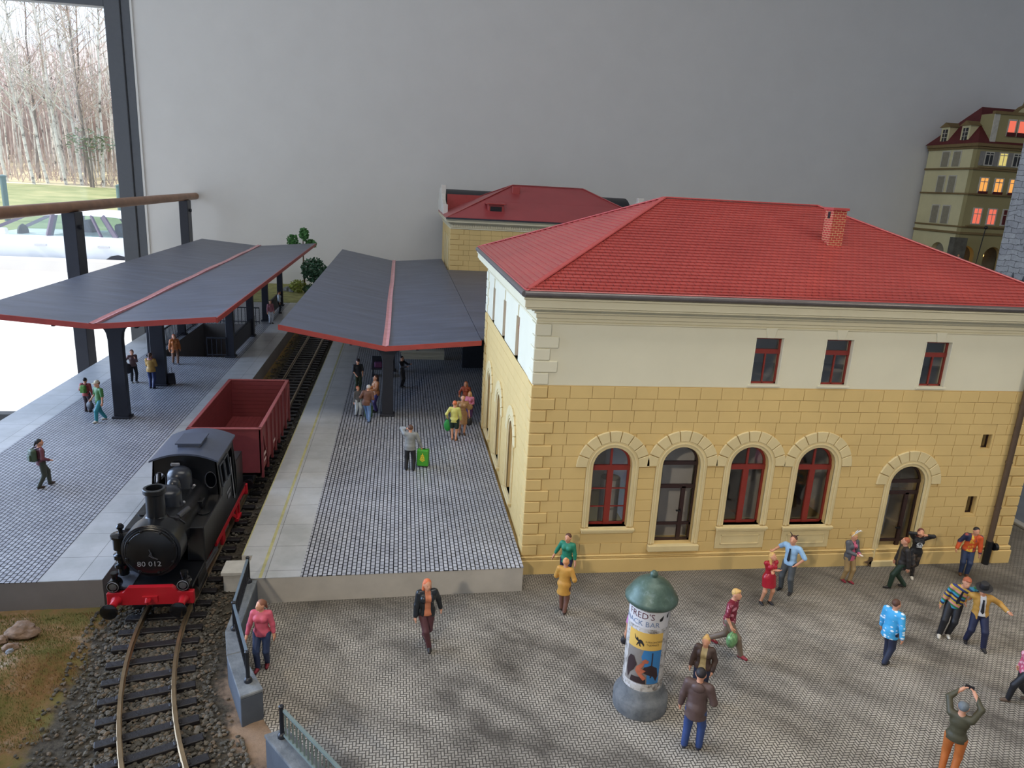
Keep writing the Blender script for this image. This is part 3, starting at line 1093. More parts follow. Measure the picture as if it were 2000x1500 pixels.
# ------------------------------------------------------------------ parapets and railings round the plaza
k = NT('weathered_concrete_cap'); k.set(0.75, 0, 0.3)
k.color(k.ramp(k.noise(2.2, 5, .7), [(0.3, S(84, 88, 92)), (0.6, S(122, 126, 128)), (0.75, S(140, 142, 138))]))
k.bump(k.noise(18, 4, .7), .5, .02)
CAPM = k.m
WALLD = mat('parapet_side', S(78, 84, 92), 0.8, var=.15, vscale=1.5, bump=.2, bscale=20)
pw = thing('parapet_wall', 'low grey parapet wall of three blocks between track and plaza', 'wall', (-7, -3, 0))
outer = [(-7.37, -1.2), (-7.37, -3.39), (-7.14, -4.3), (-6.58, -5.68)]
inner = [(-7.07, -1.17), (-7.07, -3.40), (-6.85, -4.18), (-6.18, -5.46)]
for i in range(3):
    q = [outer[i], outer[i + 1], inner[i + 1], inner[i]]
    c = Vector((sum(p[0] for p in q) / 4, sum(p[1] for p in q) / 4))
    m = M(); m.prism([tuple(c + (Vector(p) - c) * 0.985) for p in q], PR, -0.1, .62)
    m.build('block', WALLD, pw, bevel=.015)
    m = M(); m.prism([tuple(c + (Vector(p) - c) * 1.0) for p in q], PR, .625, .70)
    m.build('cap_stone', CAPM, pw, bevel=.018)
BLACKM = mat('black_railing_paint', S(30, 32, 38), 0.4, var=.05)
BLUEM = mat('blue_grey_rail_paint', S(104, 118, 130), 0.35, .2, var=.1)


def rail_post(x, y, z, h, par):
    m = M(); m.lathe([(.085, 0), (.085, .05), (.06, .09), (.042, .1), (.042, h - .06), (.05, h - .05), (.05, h - .02), (.03, h)], (x, y, z), 14)
    return m.build('post', BLACKM, par, smooth=True)


r1 = thing('railing', 'black railing on the parapet beside the woman in pink', 'railing', (-7.1, -3, .7))
pp = [(-7.26, -1.29), (-7.17, -3.34), (-6.52, -5.2)]
for x, y in pp: rail_post(x, y, .7, .72, r1)
for (a, b) in ((pp[0], pp[1]), (pp[1], pp[2])):
    d = (Vector(b) - Vector(a)).normalized() * .06
    a3 = Vector((a[0] + d.x, a[1] + d.y, 0)); b3 = Vector((b[0] - d.x, b[1] - d.y, 0))
    m = M(); m.bar(a3 + Vector((0, 0, 1.36)), b3 + Vector((0, 0, 1.36)), .055, .045)
    m.build('top_rail', BLUEM, r1)
    m = M(); m.bar(a3 + Vector((0, 0, .86)), b3 + Vector((0, 0, .86)), .04, .035)
    m.build('bottom_rail', BLACKM, r1)
    n = 13
    for i in range(n + 1):
        p = a3.lerp(b3, i / n)
        m = M(); m.bar(p + Vector((0, 0, .86)), p + Vector((0, 0, 1.35)), .022, .022)
        m.build('baluster', BLACKM, r1)
p2 = thing('parapet_wall', 'grey parapet wall at the bottom edge carrying green grey balusters', 'wall', (-5.4, -7, 0))
q = [(-5.92, -6.77), (-5.55, -6.62), (-3.3, -9.6), (-3.75, -9.8)]
m = M(); m.prism(q, PR, -.1, .62); m.build('block', WALLD, p2, bevel=.02)
c = Vector((sum(p[0] for p in q) / 4, sum(p[1] for p in q) / 4))
m = M(); m.prism([tuple(c + (Vector(p) - c) * 1.02) for p in q], PR, .625, .7); m.build('cap_stone', CAPM, p2, bevel=.02)
GREENR = mat('green_grey_rail_paint', S(112, 126, 122), 0.45, .1, var=.1)
r2 = thing('railing', 'green grey balustrade railing with black end post at the bottom edge', 'railing', (-5.5, -7, .7))
rail_post(-5.60, -6.84, .7, .69, r2)
rail_post(-3.6, -9.5, .7, .69, r2)
a3, b3 = Vector((-5.54, -6.92, 0)), Vector((-3.66, -9.42, 0))
for z, nm in ((1.33, 'top_rail'), (.80, 'bottom_rail')):
    m = M(); m.bar(a3 + Vector((0, 0, z)), b3 + Vector((0, 0, z)), .05, .045); m.build(nm, GREENR, r2)
for i in range(24):
    p = a3.lerp(b3, (i + .3) / 23.6)
    m = M(); m.bar(p + Vector((0, 0, .8)), p + Vector((0, 0, 1.32)), .03, .026); m.build('baluster', GREENR, r2)
# ------------------------------------------------------------------ yellow station building
YEL = mat('yellow_wall_paint', S(214, 184, 121), 0.72, var=0.05, vscale=0.7, bump=0.04, bscale=14)
YEL_L = mat('pale_yellow_moulding', S(216, 197, 148), 0.7, var=0.06, vscale=1.5, bump=0.04, bscale=14)
UPC = mat('pale_upper_wall_paint', S(222, 216, 190), 0.75, var=0.025, vscale=0.8, bump=0.03, bscale=14)
MOULD = mat('cornice_paint', S(212, 203, 172), 0.7, var=0.03, vscale=1)
WOODR = mat('red_brown_window_wood', S(134, 46, 36), 0.45, var=0.06)
WOODD = mat('dark_brown_door_wood', S(48, 28, 26), 0.45, var=0.06)
PANE = glass('station_glass', 0.10)
PIPEM = mat('brown_grey_pipe', S(96, 78, 62), 0.45, 0.2, var=0.08)
GUT = mat('grey_gutter', S(104, 98, 96), 0.35, 0.4, var=0.1)
BLK = mat('black_paint', S(22, 22, 24), 0.4, var=0.05)


def arch_path(uc, hw, z0, zs, r=0.0, n=14):
    R = hw + r
    p = [(uc - R, z0), (uc - R, zs)]
    p += [(uc - R * math.cos(PI * i / n), zs + R * math.sin(PI * i / n)) for i in range(1, n)]
    return p + [(uc + R, zs), (uc + R, z0)]


def band(m, pa, pb, fn, d, base):
    """raised strip between two open paths, front at depth d"""
    n = len(pa)
    vs = [fn(u, v, d) for u, v in pa] + [fn(u, v, d) for u, v in pb] + [fn(u, v, base) for u, v in pa] + [fn(u, v, base) for u, v in pb]
    fs = []
    for i in range(n - 1):
        fs += [(i, i + 1, n + i + 1, n + i), (i, 2 * n + i, 2 * n + i + 1, i + 1), (n + i, n + i + 1, 3 * n + i + 1, 3 * n + i)]
    fs += [(0, n, 3 * n, 2 * n), (n - 1, 3 * n - 1, 4 * n - 1, 2 * n - 1)]
    m.add(vs, fs)


def fbox(m, fn, u0, u1, v0, v1, d0, d1):
    a, b = fn(u0, v0, d0), fn(u1, v1, d1)
    m.box(a[0], b[0], a[1], b[1], a[2], b[2])


def block_rows(m, fn, u0, u1, z0, z1, rows, blocked, ends=None, joint=None, bw=0.62, d=0.022, gap=0.011, seed=1, quoin=(None, None)):
    h = (z1 - z0) / rows
    for i in range(rows):
        za, zb = z0 + i * h, z0 + (i + 1) * h
        iv = []
        for (f) in blocked:
            iv += f(za, zb)
        iv.sort()
        free = []
        c = u0
        for a, b in iv:
            if a > c: free.append((c, min(a, u1)))
            c = max(c, b)
        if c < u1: free.append((c, u1))
        if ends and free:
            s0, s1 = ends(i)
            free = [(max(a, s0), min(b, s1)) for a, b in free]
        for a, b in free:
            L = b - a
            if L < 0.08: continue
            if joint: fbox(joint, fn, a, b, za, zb, -.01, .003)
            first = bw * (0.5 if i % 2 else 1.0)
            cuts = [a]
            if L < bw * 1.25:
                if L > bw * 0.8 and i % 2: cuts.append(a + L * 0.5)
            else:
                p = a + first
                while p < b - bw * 0.3:
                    cuts.append(p)
                    p += bw
            cuts.append(b)
            for x, y in zip(cuts[:-1], cuts[1:]):
                fbox(m, fn, x + gap / 2, y - gap / 2, za + gap / 2, zb - gap / 2, -0.01, d)


def arch_block(uc, hw, z0, zs, rin=0.2, ring=0.45):
    def f(za, zb):
        zm = (za + zb) / 2
        if zb < z0 - .02 or za > zs + hw + ring: return []
        if zm <= zs: return [(uc - hw - rin, uc + hw + rin)]
        R = hw + ring
        q = max(za, zs) - zs
        q = (zm - zs)
        if q >= R: return []
        w = math.sqrt(R * R - q * q)
        return [(uc - w, uc + w)]
    return f


def rect_block(a, b, z0, z1):
    return lambda za, zb: [(a, b)] if zb > z0 + .02 and za < z1 - .02 else []


def arch_surround(par, fn, uc, hw, z0, zs, panel=False, sill=True, step=False, n_v=9):
    m = M()
    band(m, arch_path(uc, hw, z0, zs, 0.0), arch_path(uc, hw, z0, zs, 0.09), fn, 0.04, -0.02)
    band(m, arch_path(uc, hw, z0, zs, 0.085), arch_path(uc, hw, z0, zs, 0.135), fn, 0.075, -0.02)
    band(m, arch_path(uc, hw, z0, zs, 0.13), arch_path(uc, hw, z0, zs, 0.19), fn, 0.05, -0.02)
    if sill:
        fbox(m, fn, uc - hw - .22, uc + hw + .22, z0 - .10, z0 - .03, -.02, .14)
        fbox(m, fn, uc - hw - .19, uc + hw + .19, z0 - .17, z0 - .10, -.02, .10)
        fbox(m, fn, uc - hw, uc + hw, z0 - .035, z0, -.26, .08)
    if panel:
        fbox(m, fn, uc - hw - .18, uc + hw + .18, z0 - .74, z0 - .17, -.02, .05)
        for (a, b, c, d) in ((-hw - .03, hw + .03, z0 - .60, z0 - .57), (-hw - .03, hw + .03, z0 - .33, z0 - .30)):
            fbox(m, fn, uc + a, uc + b, c, d, .0, .07)
        for sx in (-1, 1):
            fbox(m, fn, uc + sx * (hw + .03), uc + sx * hw, z0 - .6, z0 - .3, 0, .07)
    if step:
        fbox(m, fn, uc - hw - .2, uc + hw + .2, z0 - .20, z0 - .02, -.02, .16)
    s = m.build('arch_surround', YEL_L, par, bevel=.008)
    m = M()
    R1, R2 = hw + .185, hw + .50
    g = 0.012
    for i in range(n_v):
        a0, a1 = PI * i / n_v + g, PI * (i + 1) / n_v - g
        pts = [(uc - R1 * math.cos(a), zs + R1 * math.sin(a)) for a in (a0, (a0 + a1) / 2, a1)]
        pts += [(uc - R2 * math.cos(a), zs + R2 * math.sin(a)) for a in (a1, (a0 + a1) / 2, a0)]
        m.prism(pts, fn, -.01, .075)
    m.build('voussoirs', YEL_L, s, bevel=.022)
    return s


def arch_window(par, fn, uc, hw, z0, zs, bars=False, wood=None, name='window_frame'):
    wood = wood or WOODR
    D = -.17
    m = M()
    band(m, arch_path(uc, hw, z0, zs, -.065), arch_path(uc, hw, z0, zs, .02), fn, D, D - .06)
    fbox(m, fn, uc - hw, uc + hw, z0 - .03, z0 + .06, D - .06, D)
    fbox(m, fn, uc - hw, uc + hw, zs - .17, zs - .02, D - .06, D + .02)
    fbox(m, fn, uc - .085, uc + .085, z0, zs - .1, D - .06, D + .015)
    fbox(m, fn, uc - .03, uc + .03, zs - .1, zs + hw - .03, D - .05, D)
    if bars:
        for f in (.33, .66):
            z = z0 + (zs - .17 - z0) * f
            fbox(m, fn, uc - hw, uc + hw, z - .014, z + .014, D - .05, D - .01)
    w = m.build(name, wood, par)
    m = M(); m.prism(arch_path(uc, hw, z0, zs, 0), fn, D - .045, D - .03)
    m.build('pane', PANE, w)
    return w


def arch_door(par, fn, uc, hw, z0, zs, split, bar2):
    D = -.17
    m = M()
    band(m, arch_path(uc, hw, z0, zs, -.06), arch_path(uc, hw, z0, zs, .02), fn, D, D - .06)
    fbox(m, fn, uc - hw, uc + hw, z0, z0 + .07, D - .06, D)
    fbox(m, fn, uc - hw, uc + hw, zs - .04, zs + .07, D - .06, D + .01)
    fbox(m, fn, uc - hw, uc + hw, bar2, bar2 + .11, D - .06, D + .01)
    fbox(m, fn, uc + split - .06, uc + split + .06, z0, bar2 + .05, D - .06, D + .01)
    fbox(m, fn, uc - hw, uc + hw, z0 + .5, z0 + .58, D - .06, D)
    w = m.build('door', WOODD, par)
    m = M(); m.prism(arch_path(uc, hw, z0, zs, 0), fn, D - .045, D - .03)
    m.build('pane', PANE, w)
    m = M(); fbox(m, fn, uc + split - .16, uc + split - .03, z0 + .95, z0 + .98, D, D + .06); fbox(m, fn, uc + split - .05, uc + split - .03, z0 + .92, z0 + 1.02, D, D + .06)
    m.build('handle', BLK, w)
    return w


def rect_window(par, fn, u0, u1, z0, z1, depth=.14, mid=True):
    D = -depth
    m = M()
    e_ = .05 if mid else .03
    for a, b, c, d in ((u0, u0 + e_, z0, z1), (u1 - e_, u1, z0, z1), (u0, u1, z0, z0 + e_), (u0, u1, z1 - e_, z1)):
        fbox(m, fn, a, b, c, d, D - .05, D)
    if mid:
        zt = z0 + (z1 - z0) * .70
        fbox(m, fn, u0, u1, zt - .065, zt + .065, D - .05, D + .01)
        fbox(m, fn, (u0 + u1) / 2 - .02, (u0 + u1) / 2 + .02, z0, zt, D - .05, D)
    w = m.build('window_frame', WOODR if mid else WOODD, par)
    m = M(); fbox(m, fn, u0, u1, z0, z1, D - .04, D - .03)
    m.build('pane', PANE, w)
    return w


bd = thing('station_building', 'yellow and cream station building with red tiled hip roof and arched windows', 'building', (7.75, 5.7, 0))
FF = lambda u, v, d: (u, -d, v)
FS = lambda u, v, d: (-d, u, v)
BW, BD = 15.6, 11.4
WIN = [(2.42, .57, 1.44, 3.29, 'w'), (4.45, .57, .88, 3.31, 'd'), (6.52, .58, 1.43, 3.30, 'w'), (8.62, .585, 1.41, 3.28, 'w'), (11.69, .57, .2, 2.70, 'd')]
UPW = [(6.17, 7.0), (8.28, 9.12), (11.37, 12.2)]
SMW = [(13.88, 14.2, 3.82, 4.28), (13.86, 14.18, 1.66, 2.26)]
ZB = 5.64
m = M()
m.plate([(0, 0), (BW, 0), (BW, ZB), (0, ZB)], [arch_path(u, h, a, b) for u, h, a, b, t in WIN] + [[(a, c), (b, c), (b, d), (a, d)] for a, b, c, d in SMW], FF, 0, .3)
m.box(BW - .3, BW, .3, BD, 0, ZB); m.box(0.3, BW, BD - .3, BD, 0, ZB)
m.build('front_wall', YEL, bd)
jm_ = M()
SW = [(3.12, .52, 1.12, 3.05), (6.12, .52, 1.12, 3.05), (9.12, .52, 1.12, 3.05)]
m = M()
m.plate([(0.3, 0), (BD, 0), (BD, ZB), (0.3, ZB)], [arch_path(*w) for w in SW], FS, 0, .3)
m.build('side_wall', YEL, bd)
m = M()
m.plate([(0, ZB), (BW, ZB), (BW, 7.75), (0, 7.75)], [[(a, 5.74), (b, 5.74), (b, 7.07), (a, 7.07)] for a, b in UPW], FF, 0, .3)
m.plate([(0.3, ZB), (BD, ZB), (BD, 7.75), (0.3, 7.75)], [[(c - .33, 5.6), (c + .33, 5.6), (c + .33, 6.95), (c - .33, 6.95)] for c in (3.12, 6.12, 9.12)], FS, 0, .3)
m.box(BW - .3, BW, .3, BD, ZB, 7.75); m.box(0.3, BW, BD - .3, BD, ZB, 7.75)
for a, b in UPW:
    for uu in (a, b):
        fbox(m, FF, uu - .012, uu + .012, 5.74, 7.07, 0, .02)
    fbox(m, FF, a - .06, b + .06, 5.68, 5.74, 0, .05)
    uc = (a + b) / 2
    m.prism([(uc - .10, 7.075), (uc + .10, 7.075), (uc + .17, 7.36), (uc - .17, 7.36)], FF, -.01, .035)
for c in (3.12, 6.12, 9.12):
    m.prism([(c - .09, 6.96), (c + .09, 6.96), (c + .15, 7.36), (c - .15, 7.36)], FS, -.01, .035)
m.build('upper_wall', UPC, bd, bevel=.006)
# rusticated blocks
m = M()
blk = [arch_block(u, h, (a - .2 if t == 'w' else a - .2), b) for u, h, a, b, t in WIN]
blk += [rect_block(WIN[2][0] - .76, WIN[2][0] + .76, .6, 1.4), rect_block(WIN[3][0] - .765, WIN[3][0] + .765, .6, 1.4)]
blk += [rect_block(a - .07, b + .07, c - .07, d + .07) for a, b, c, d in SMW] + []
block_rows(m, FF, .3, 15.3, .58, ZB - .02, 15, blk, lambda i: (.63, BW - .63) if i % 2 else (.41, BW - .41), jm_)
fb_ = m.build('front_blocks', YEL, bd, bevel=.0045)
jm_.build('block_joints', mat('joint_ochre', S(150, 116, 64), .85, var=.1), fb_)
m = M()
blk = [arch_block(u, h, a - .2, b) for u, h, a, b in SW]
block_rows(m, FS, .3, BD - .3, .58, ZB - .02, 15, blk, lambda i: (.41, BD - .63) if i % 2 else (.63, BD - .41), gap=.009, d=.012)
m.build('side_blocks', YEL, bd, bevel=.004)
for nm, mt_, z0, z1, rows in (('quoins', YEL, .58, ZB - .02, 15), ('upper_quoins', UPC, ZB + .02, 7.32, 5)):
    h = (z1 - z0) / rows
    for corner in range(3):
        m = M()
        for i in range(rows):
            za, zb = z0 + i * h + .012, z0 + (i + 1) * h - .012
            lw = .62 if i % 2 else .40
            if corner == 0: m.box(-.05, lw, -.05, .62 if not i % 2 else .4, za, zb)
            elif corner == 1: m.box(BW - lw, BW + .05, -.05, .4, za, zb)
            else: m.box(-.05, .4, BD - lw, BD + .05, za, zb)
        m.build(nm, mt_, bd, bevel=.018)
m = M()
m.box(-.06, BW + .06, -.07, BD + .06, -.05, .44)
m.box(BW - .5, BW + .16, -.12, .5, -.05, .44)
m.box(-.04, BW + .04, -.05, BD, .44, .5); m.box(-.055, BW + .05, -.065, BD, .5, .56)
m.box(14.95, BW + .12, -.1, .4, .44, .58)
m.build('plinth', YEL, bd, bevel=.025)
m = M()
for d, a, b in ((.03, 7.32, 7.38), (.015, 7.38, 7.47), (.05, 7.47, 7.60), (.11, 7.60, 7.70), (.38, 7.74, 7.80), (.42, 7.80, 8.0), (.46, 8.0, 8.06), (.40, 8.06, 8.12), (.2, 7.68, 7.76)):
    m.box(-d, BW + d, -d, BD + d, a, b)
m.build('cornice', MOULD, bd, bevel=.012)
g_ = m = M()
for a, b in (((-.44, -.46, 8.15), (BW + .44, -.46, 8.15)), ((-.44, -.46, 8.15), (-.44, BD + .46, 8.15)), ((BW + .44, -.46, 8.15), (BW + .44, BD + .46, 8.15))):
    m.tube([a, b], .085, 10)
m.build('gutter', GUT, bd, smooth=True)
# windows and doors
for i, (u, h, a, b, t) in enumerate(WIN):
    s = arch_surround(bd, FF, u, h, a, b, panel=i in (2, 3), sill=t == 'w', step=t == 'd')
    if t == 'w': arch_window(bd, FF, u, h, a, b, bars=(i == 0))
    else: arch_door(bd, FF, u, h, a, b, .22 if i == 1 else .2, 2.55 if i == 1 else 2.28)
for i, (u, h, a, b) in enumerate(SW):
    arch_surround(bd, FS, u, h, a, b, n_v=9)
    arch_window(bd, FS, u, h, a, b, bars=True)
for a, b in UPW: rect_window(bd, FF, a, b, 5.74, 7.07)
for c in (3.12, 6.12, 9.12): rect_window(bd, FS, c - .33, c + .33, 5.6, 6.95, depth=.1)
for a, b, c, d in SMW:
    w = rect_window(bd, FF, a, b, c, d, mid=False)
# inside: floors and pale partitions seen through the panes
PART = mat('pale_inner_partition', S(190, 186, 180), 0.9, var=.05)
m = M()
m.box(.3, BW - .3, .3, BD - .3, .02, .12); m.box(.3, BW - .3, .3, BD - .3, 5.5, 5.62)
m.box(.5, BW - .5, 4.6, 4.7, .1, 5.5); m.box(3.6, 3.7, .3, 4.6, .1, 5.5); m.box(4.35, 5.3, 1.1, 1.16, .1, 5.4); m.box(7.6, 7.7, .35, 4.6, .1, 5.5); m.box(10.6, 10.7, .35, 4.6, .1, 5.5)
m.box(1.2, 2.3, 2.2, 2.25, .1, 5.0); m.box(11.0, 11.9, .9, .95, .1, 4.5)
m.box(.5, BW - .5, 3.2, 3.3, 5.62, 7.6); m.box(6.3, 6.9, 1.6, 1.7, 5.62, 6.5); m.box(8.3, 8.8, 1.6, 1.7, 5.62, 6.5)
m.cyl((6.6, 2.2, .1), (6.6, 2.2, 2.4), .35); m.cyl((2.9, 1.6, .1), (2.9, 1.6, 2.3), .3)
m.build('interior_partition', PART, bd)

# roof: overlapping courses on four slopes
k = NT('red_roof_tiles'); k.set(0.3, 0, 0.8)
s_ = k.sep()
row = k.math('DIVIDE', k.math('SUBTRACT', s_[2], 8.22), 2.4 / 34)
ri = k.math('FLOOR', row)
half = k.math('MULTIPLY', k.math('FLOORED_MODULO', ri, 2), .5)


def joint(axis):
    q = k.math('FRACT', k.math('ADD', k.math('DIVIDE', axis, .2), half))
    return k.math('MINIMUM', q, k.math('SUBTRACT', 1, q))


geo = k.n('ShaderNodeNewGeometry')
ns = k.sep(geo.outputs['Normal'])
isx = k.math('GREATER_THAN', k.math('ABSOLUTE', ns[0]), k.math('ABSOLUTE', ns[1]))
jx, jy = joint(s_[0]), joint(s_[1])
jj = k.math('ADD', k.math('MULTIPLY', jx, k.math('SUBTRACT', 1, isx)), k.math('MULTIPLY', jy, isx))
edge_ = k.n('ShaderNodeMapRange'); edge_.inputs[1].default_value = .0; edge_.inputs[2].default_value = .07
k.lk(jj, edge_.inputs[0])
base = k.ramp(k.noise(.5, 4), [(.3, S(162, 68, 63)), (.7, S(178, 78, 71))])
k.color(k.mix(edge_.outputs[0], S(110, 50, 50), base))
k.bump(edge_.outputs[0], .6, .02)
TILE = k.m
RIDGE = mat('red_ridge_paint', S(168, 70, 66), 0.3, var=.06)


def hip_roof(par, x0, x1, y0, y1, z0, rx0, rx1, ry, zr, courses, mt, lift=.022, nm='roof_tiles'):
    m = M()
    A, B, C, D = Vector((x0, y0, z0)), Vector((x1, y0, z0)), Vector((x1, y1, z0)), Vector((x0, y1, z0))
    R0, R1 = Vector((rx0, ry, zr)), Vector((rx1, ry, zr))
    for (a, b, c, d) in ((A, B, R1, R0), (C, D, R0, R1), (D, A, R0, R0), (B, C, R1, R1)):
        nrm = (b - a).cross(d - a).normalized()
        for i in range(courses):
            t0, t1 = i / courses, min(1, (i + 1.0) / courses)
            # gentle kick at the eaves
            kick = lambda t: Vector((0, 0, .05 * max(0, 1 - t * 8) ** 2))
            p0, p1 = a.lerp(d, t0) + kick(t0), b.lerp(c, t0) + kick(t0)
            q0, q1 = a.lerp(d, t1) + kick(t1), b.lerp(c, t1) + kick(t1)
            up = nrm * lift
            m.add([p0 + up, p1 + up, q1, q0, p0 - nrm * .01, p1 - nrm * .01], [(0, 1, 2, 3), (4, 5, 1, 0)])
    m.add([A - Vector((0, 0, .04)), B - Vector((0, 0, .04)), C - Vector((0, 0, .04)), D - Vector((0, 0, .04))], [(3, 2, 1, 0)])
    rf = m.build(nm, mt, par, fix=False)
    m = M()
    for a, b in ((A, R0), (D, R0), (B, R1), (C, R1), (R0, R1)):
        m.bar(a + Vector((0, 0, .03)), b + Vector((0, 0, .03)), .17, .05)
    for a, b in ((A, B), (B, C), (C, D), (D, A)):
        m.bar(a + Vector((0, 0, -.01)), b + Vector((0, 0, -.01)), .06, .1)
    m.build('ridge_caps', RIDGE, rf, bevel=.02)
    return rf


hip_roof(bd, -.40, BW + .40, -.44, BD + .42, 8.22, 5.1, 10.6, 5.55, 10.62, 34, TILE, .03)
# chimney
ch = M()
ch.box(9.46, 9.9, 2.64, 3.08, 9.2, 10.55)
BR = blocks('red_chimney_brick', False, .17, .07, .006, S(170, 62, 54), S(158, 54, 48), S(206, 176, 128), .4, .7, .006, ax=(0, 2))
BRS = blocks('red_chimney_brick_side', False, .17, .07, .006, S(170, 62, 54), S(158, 54, 48), S(206, 176, 128), .4, .7, .006, ax=(1, 2))
ch.mi = [0, 0, 0, 1, 0, 1]
c_ = ch.build('chimney', [BR, BRS], bd)
m = M(); m.box(9.41, 9.95, 2.59, 3.13, 10.55, 10.63); m.build('chimney_cap', RIDGE, c_, bevel=.01)
m = M(); m.box(9.45, 9.47, 2.80, 2.92, 10.3, 10.5); m.build('smoke_opening', BLK, c_)
# downpipe with dark foot
m = M()
m.tube([(14.88, -.42, 8.05), (14.88, -.30, 7.6), (14.88, -.12, 7.3), (14.88, -.11, .72)], .085, 12)
dp = m.build('downpipe', PIPEM, bd, smooth=True)
m = M(); m.cyl((14.88, -.13, -.0), (14.88, -.13, .78), .105, n=14); m.cyl((14.98, -.2, .62), (15.08, -.2, .62), .12, n=14)
m.build('pipe_foot', BLK, dp, smooth=True)
m = M()
for z in (1.9, 3.4, 5.2): m.cyl((14.88, -.11, z), (14.88, -.11, z + .05), .1, n=12)
m.build('pipe_clip', PIPEM, dp)
m = M(); m.box(10.85, 10.95, -.14, -.07, .02, .3); m.prism([(10.7, .14), (10.95, .06), (10.95, .2)], FF, .07, .14)
m.build('broken_plinth_edge', mat('broken_edge', S(84, 66, 46), .9), bd)

# ------------------------------------------------------------------ second hall behind
b2 = thing('station_hall', 'second station hall behind with plain red hip roof and dentil cornice', 'building', (6, 34, 0))
HX0_, HX1_, HY0_, HY1_ = 0.0, 15.6, 36.0, 47.2
F2 = lambda u, v, d: (u, HY0_ - d, v)
F2S = lambda u, v, d: (HX0_ - d, u, v)
m = M(); m.box(HX0_, HX1_, HY0_, HY1_, 0, 7.9); m.build('hall_wall', YEL, b2)
m = M(); jm2 = M()
block_rows(m, F2, HX0_ + .3, HX1_, 3.64, 7.42, 10, [], lambda i: (HX0_ + (.97 if i % 2 else .62), HX1_), jm2, bw=.8, d=.02)
fb_ = m.build('hall_blocks', YEL, b2, bevel=.006)
jm2.build('block_joints', mat('joint_ochre', S(150, 116, 64)), fb_)
m = M()
for i in range(10):
    lw = .95 if i % 2 else .6
    m.box(HX0_ - .04, HX0_ + lw, HY0_ - .04, HY0_ + .5, 3.64 + i * .378 + .012, 3.64 + (i + 1) * .378 - .012)
m.build('quoins', YEL, b2, bevel=.015)
m = M()
for d, a, b in ((.06, 7.42, 7.52), (.04, 7.52, 7.76), (.1, 7.76, 7.82), (.2, 7.82, 7.9), (.34, 7.9, 8.06), (.4, 8.06, 8.16)):
    m.box(HX0_ - d, HX1_ + d, HY0_ - d, HY1_ + d, a, b)
m.build('cornice', MOULD, b2, bevel=.012)
m = M()
for i in range(90):
    x = HX0_ + .05 + i * .17
    m.box(x, x + .09, HY0_ - .09, HY0_, 7.54, 7.75)
for i in range(62):
    y = HY0_ + .05 + i * .17
    m.box(HX0_ - .09, HX0_, y, y + .09, 7.54, 7.75)
m.build('dentils', MOULD, b2)
m = M()
for yy in (38.5, 40.6, 42.7):
    m.prism(arch_path(yy, .5, 4.0, 6.3, 0), F2S, 0, .05)
m.build('side_arches', YEL_L, b2, bevel=.02)
REDP = mat('plain_red_roof', S(164, 68, 70), .4, var=.06, vscale=.5)
hip_roof(b2, HX0_ - .36, HX1_ + .36, HY0_ - .36, HY1_ + .36, 8.22, 5.2, 10.9, 41.4, 10.72, 2, REDP, .004, 'hall_roof')
m = M(); m.bar((HX0_ - .4, HY0_ - .42, 8.2), (HX1_ + .4, HY0_ - .42, 8.2), .14, .1); m.build('gutter', mat('dark_gutter', S(52, 54, 62), .4), b2)
m = M(); m.box(4.95, 5.55, 39.9, 40.5, 9.7, 10.62); m.build('chimney', RIDGE, b2, bevel=.02)
d_ = M(); d_.box(2.75, 3.95, 36.9, 39.5, 8.5, 9.27); dm = d_.build('dormer', RIDGE, b2, bevel=.02)
m = M(); m.box(2.92, 3.78, 36.86, 36.92, 8.62, 9.12); m.build('dormer_opening', BLK, dm)
m = M(); m.box(2.62, 4.08, 36.7, 39.5, 9.27, 9.36); m.build('dormer_roof', RIDGE, dm, bevel=.02)
# barrel roof and white gable behind
m = M()
pts = [(46.6 - 2.6 * math.cos(PI * i / 16), 8.2 + 1.9 * math.sin(PI * i / 16)) for i in range(17)]
m.prism(pts, lambda u, v, d: (d, u, v), .1, 16.0)
m.build('barrel_roof', mat('black_roofing', S(34, 36, 42), .5, var=.1), b2, smooth=True)
m = M(); m.box(.1, 3.4, 43.4, 43.5, 8.2, 9.75); m.build('red_parapet', RIDGE, b2)
WG = mat('white_gable_paint', S(222, 218, 208), .7, var=.02)
m = M(); m.box(15.0, 15.5, 39.4, 39.9, 8.2, 10.25); m.box(14.92, 15.58, 39.32, 39.98, 9.75, 9.9); m.build('parapet_post', WG, b2, bevel=.03)
m = M()
pts = [(40.6, 8.1), (40.6, 8.9), (42.2, 9.1)] + [(46.0 - 3.0 * math.cos(PI * i / 14), 9.1 + 1.1 * math.sin(PI * i / 14)) for i in range(1, 14)] + [(49.4, 9.1), (49.4, 8.1)]
m.prism(pts, lambda u, v, d: (-.34 + d, u, v), 0, .3)
m.box(-.38, .0, 43.6, 44.1, 8.1, 10.45); m.box(-.38, 0, 40.3, 40.8, 8.1, 9.0)
m.build('gable', WG, b2, bevel=.03)

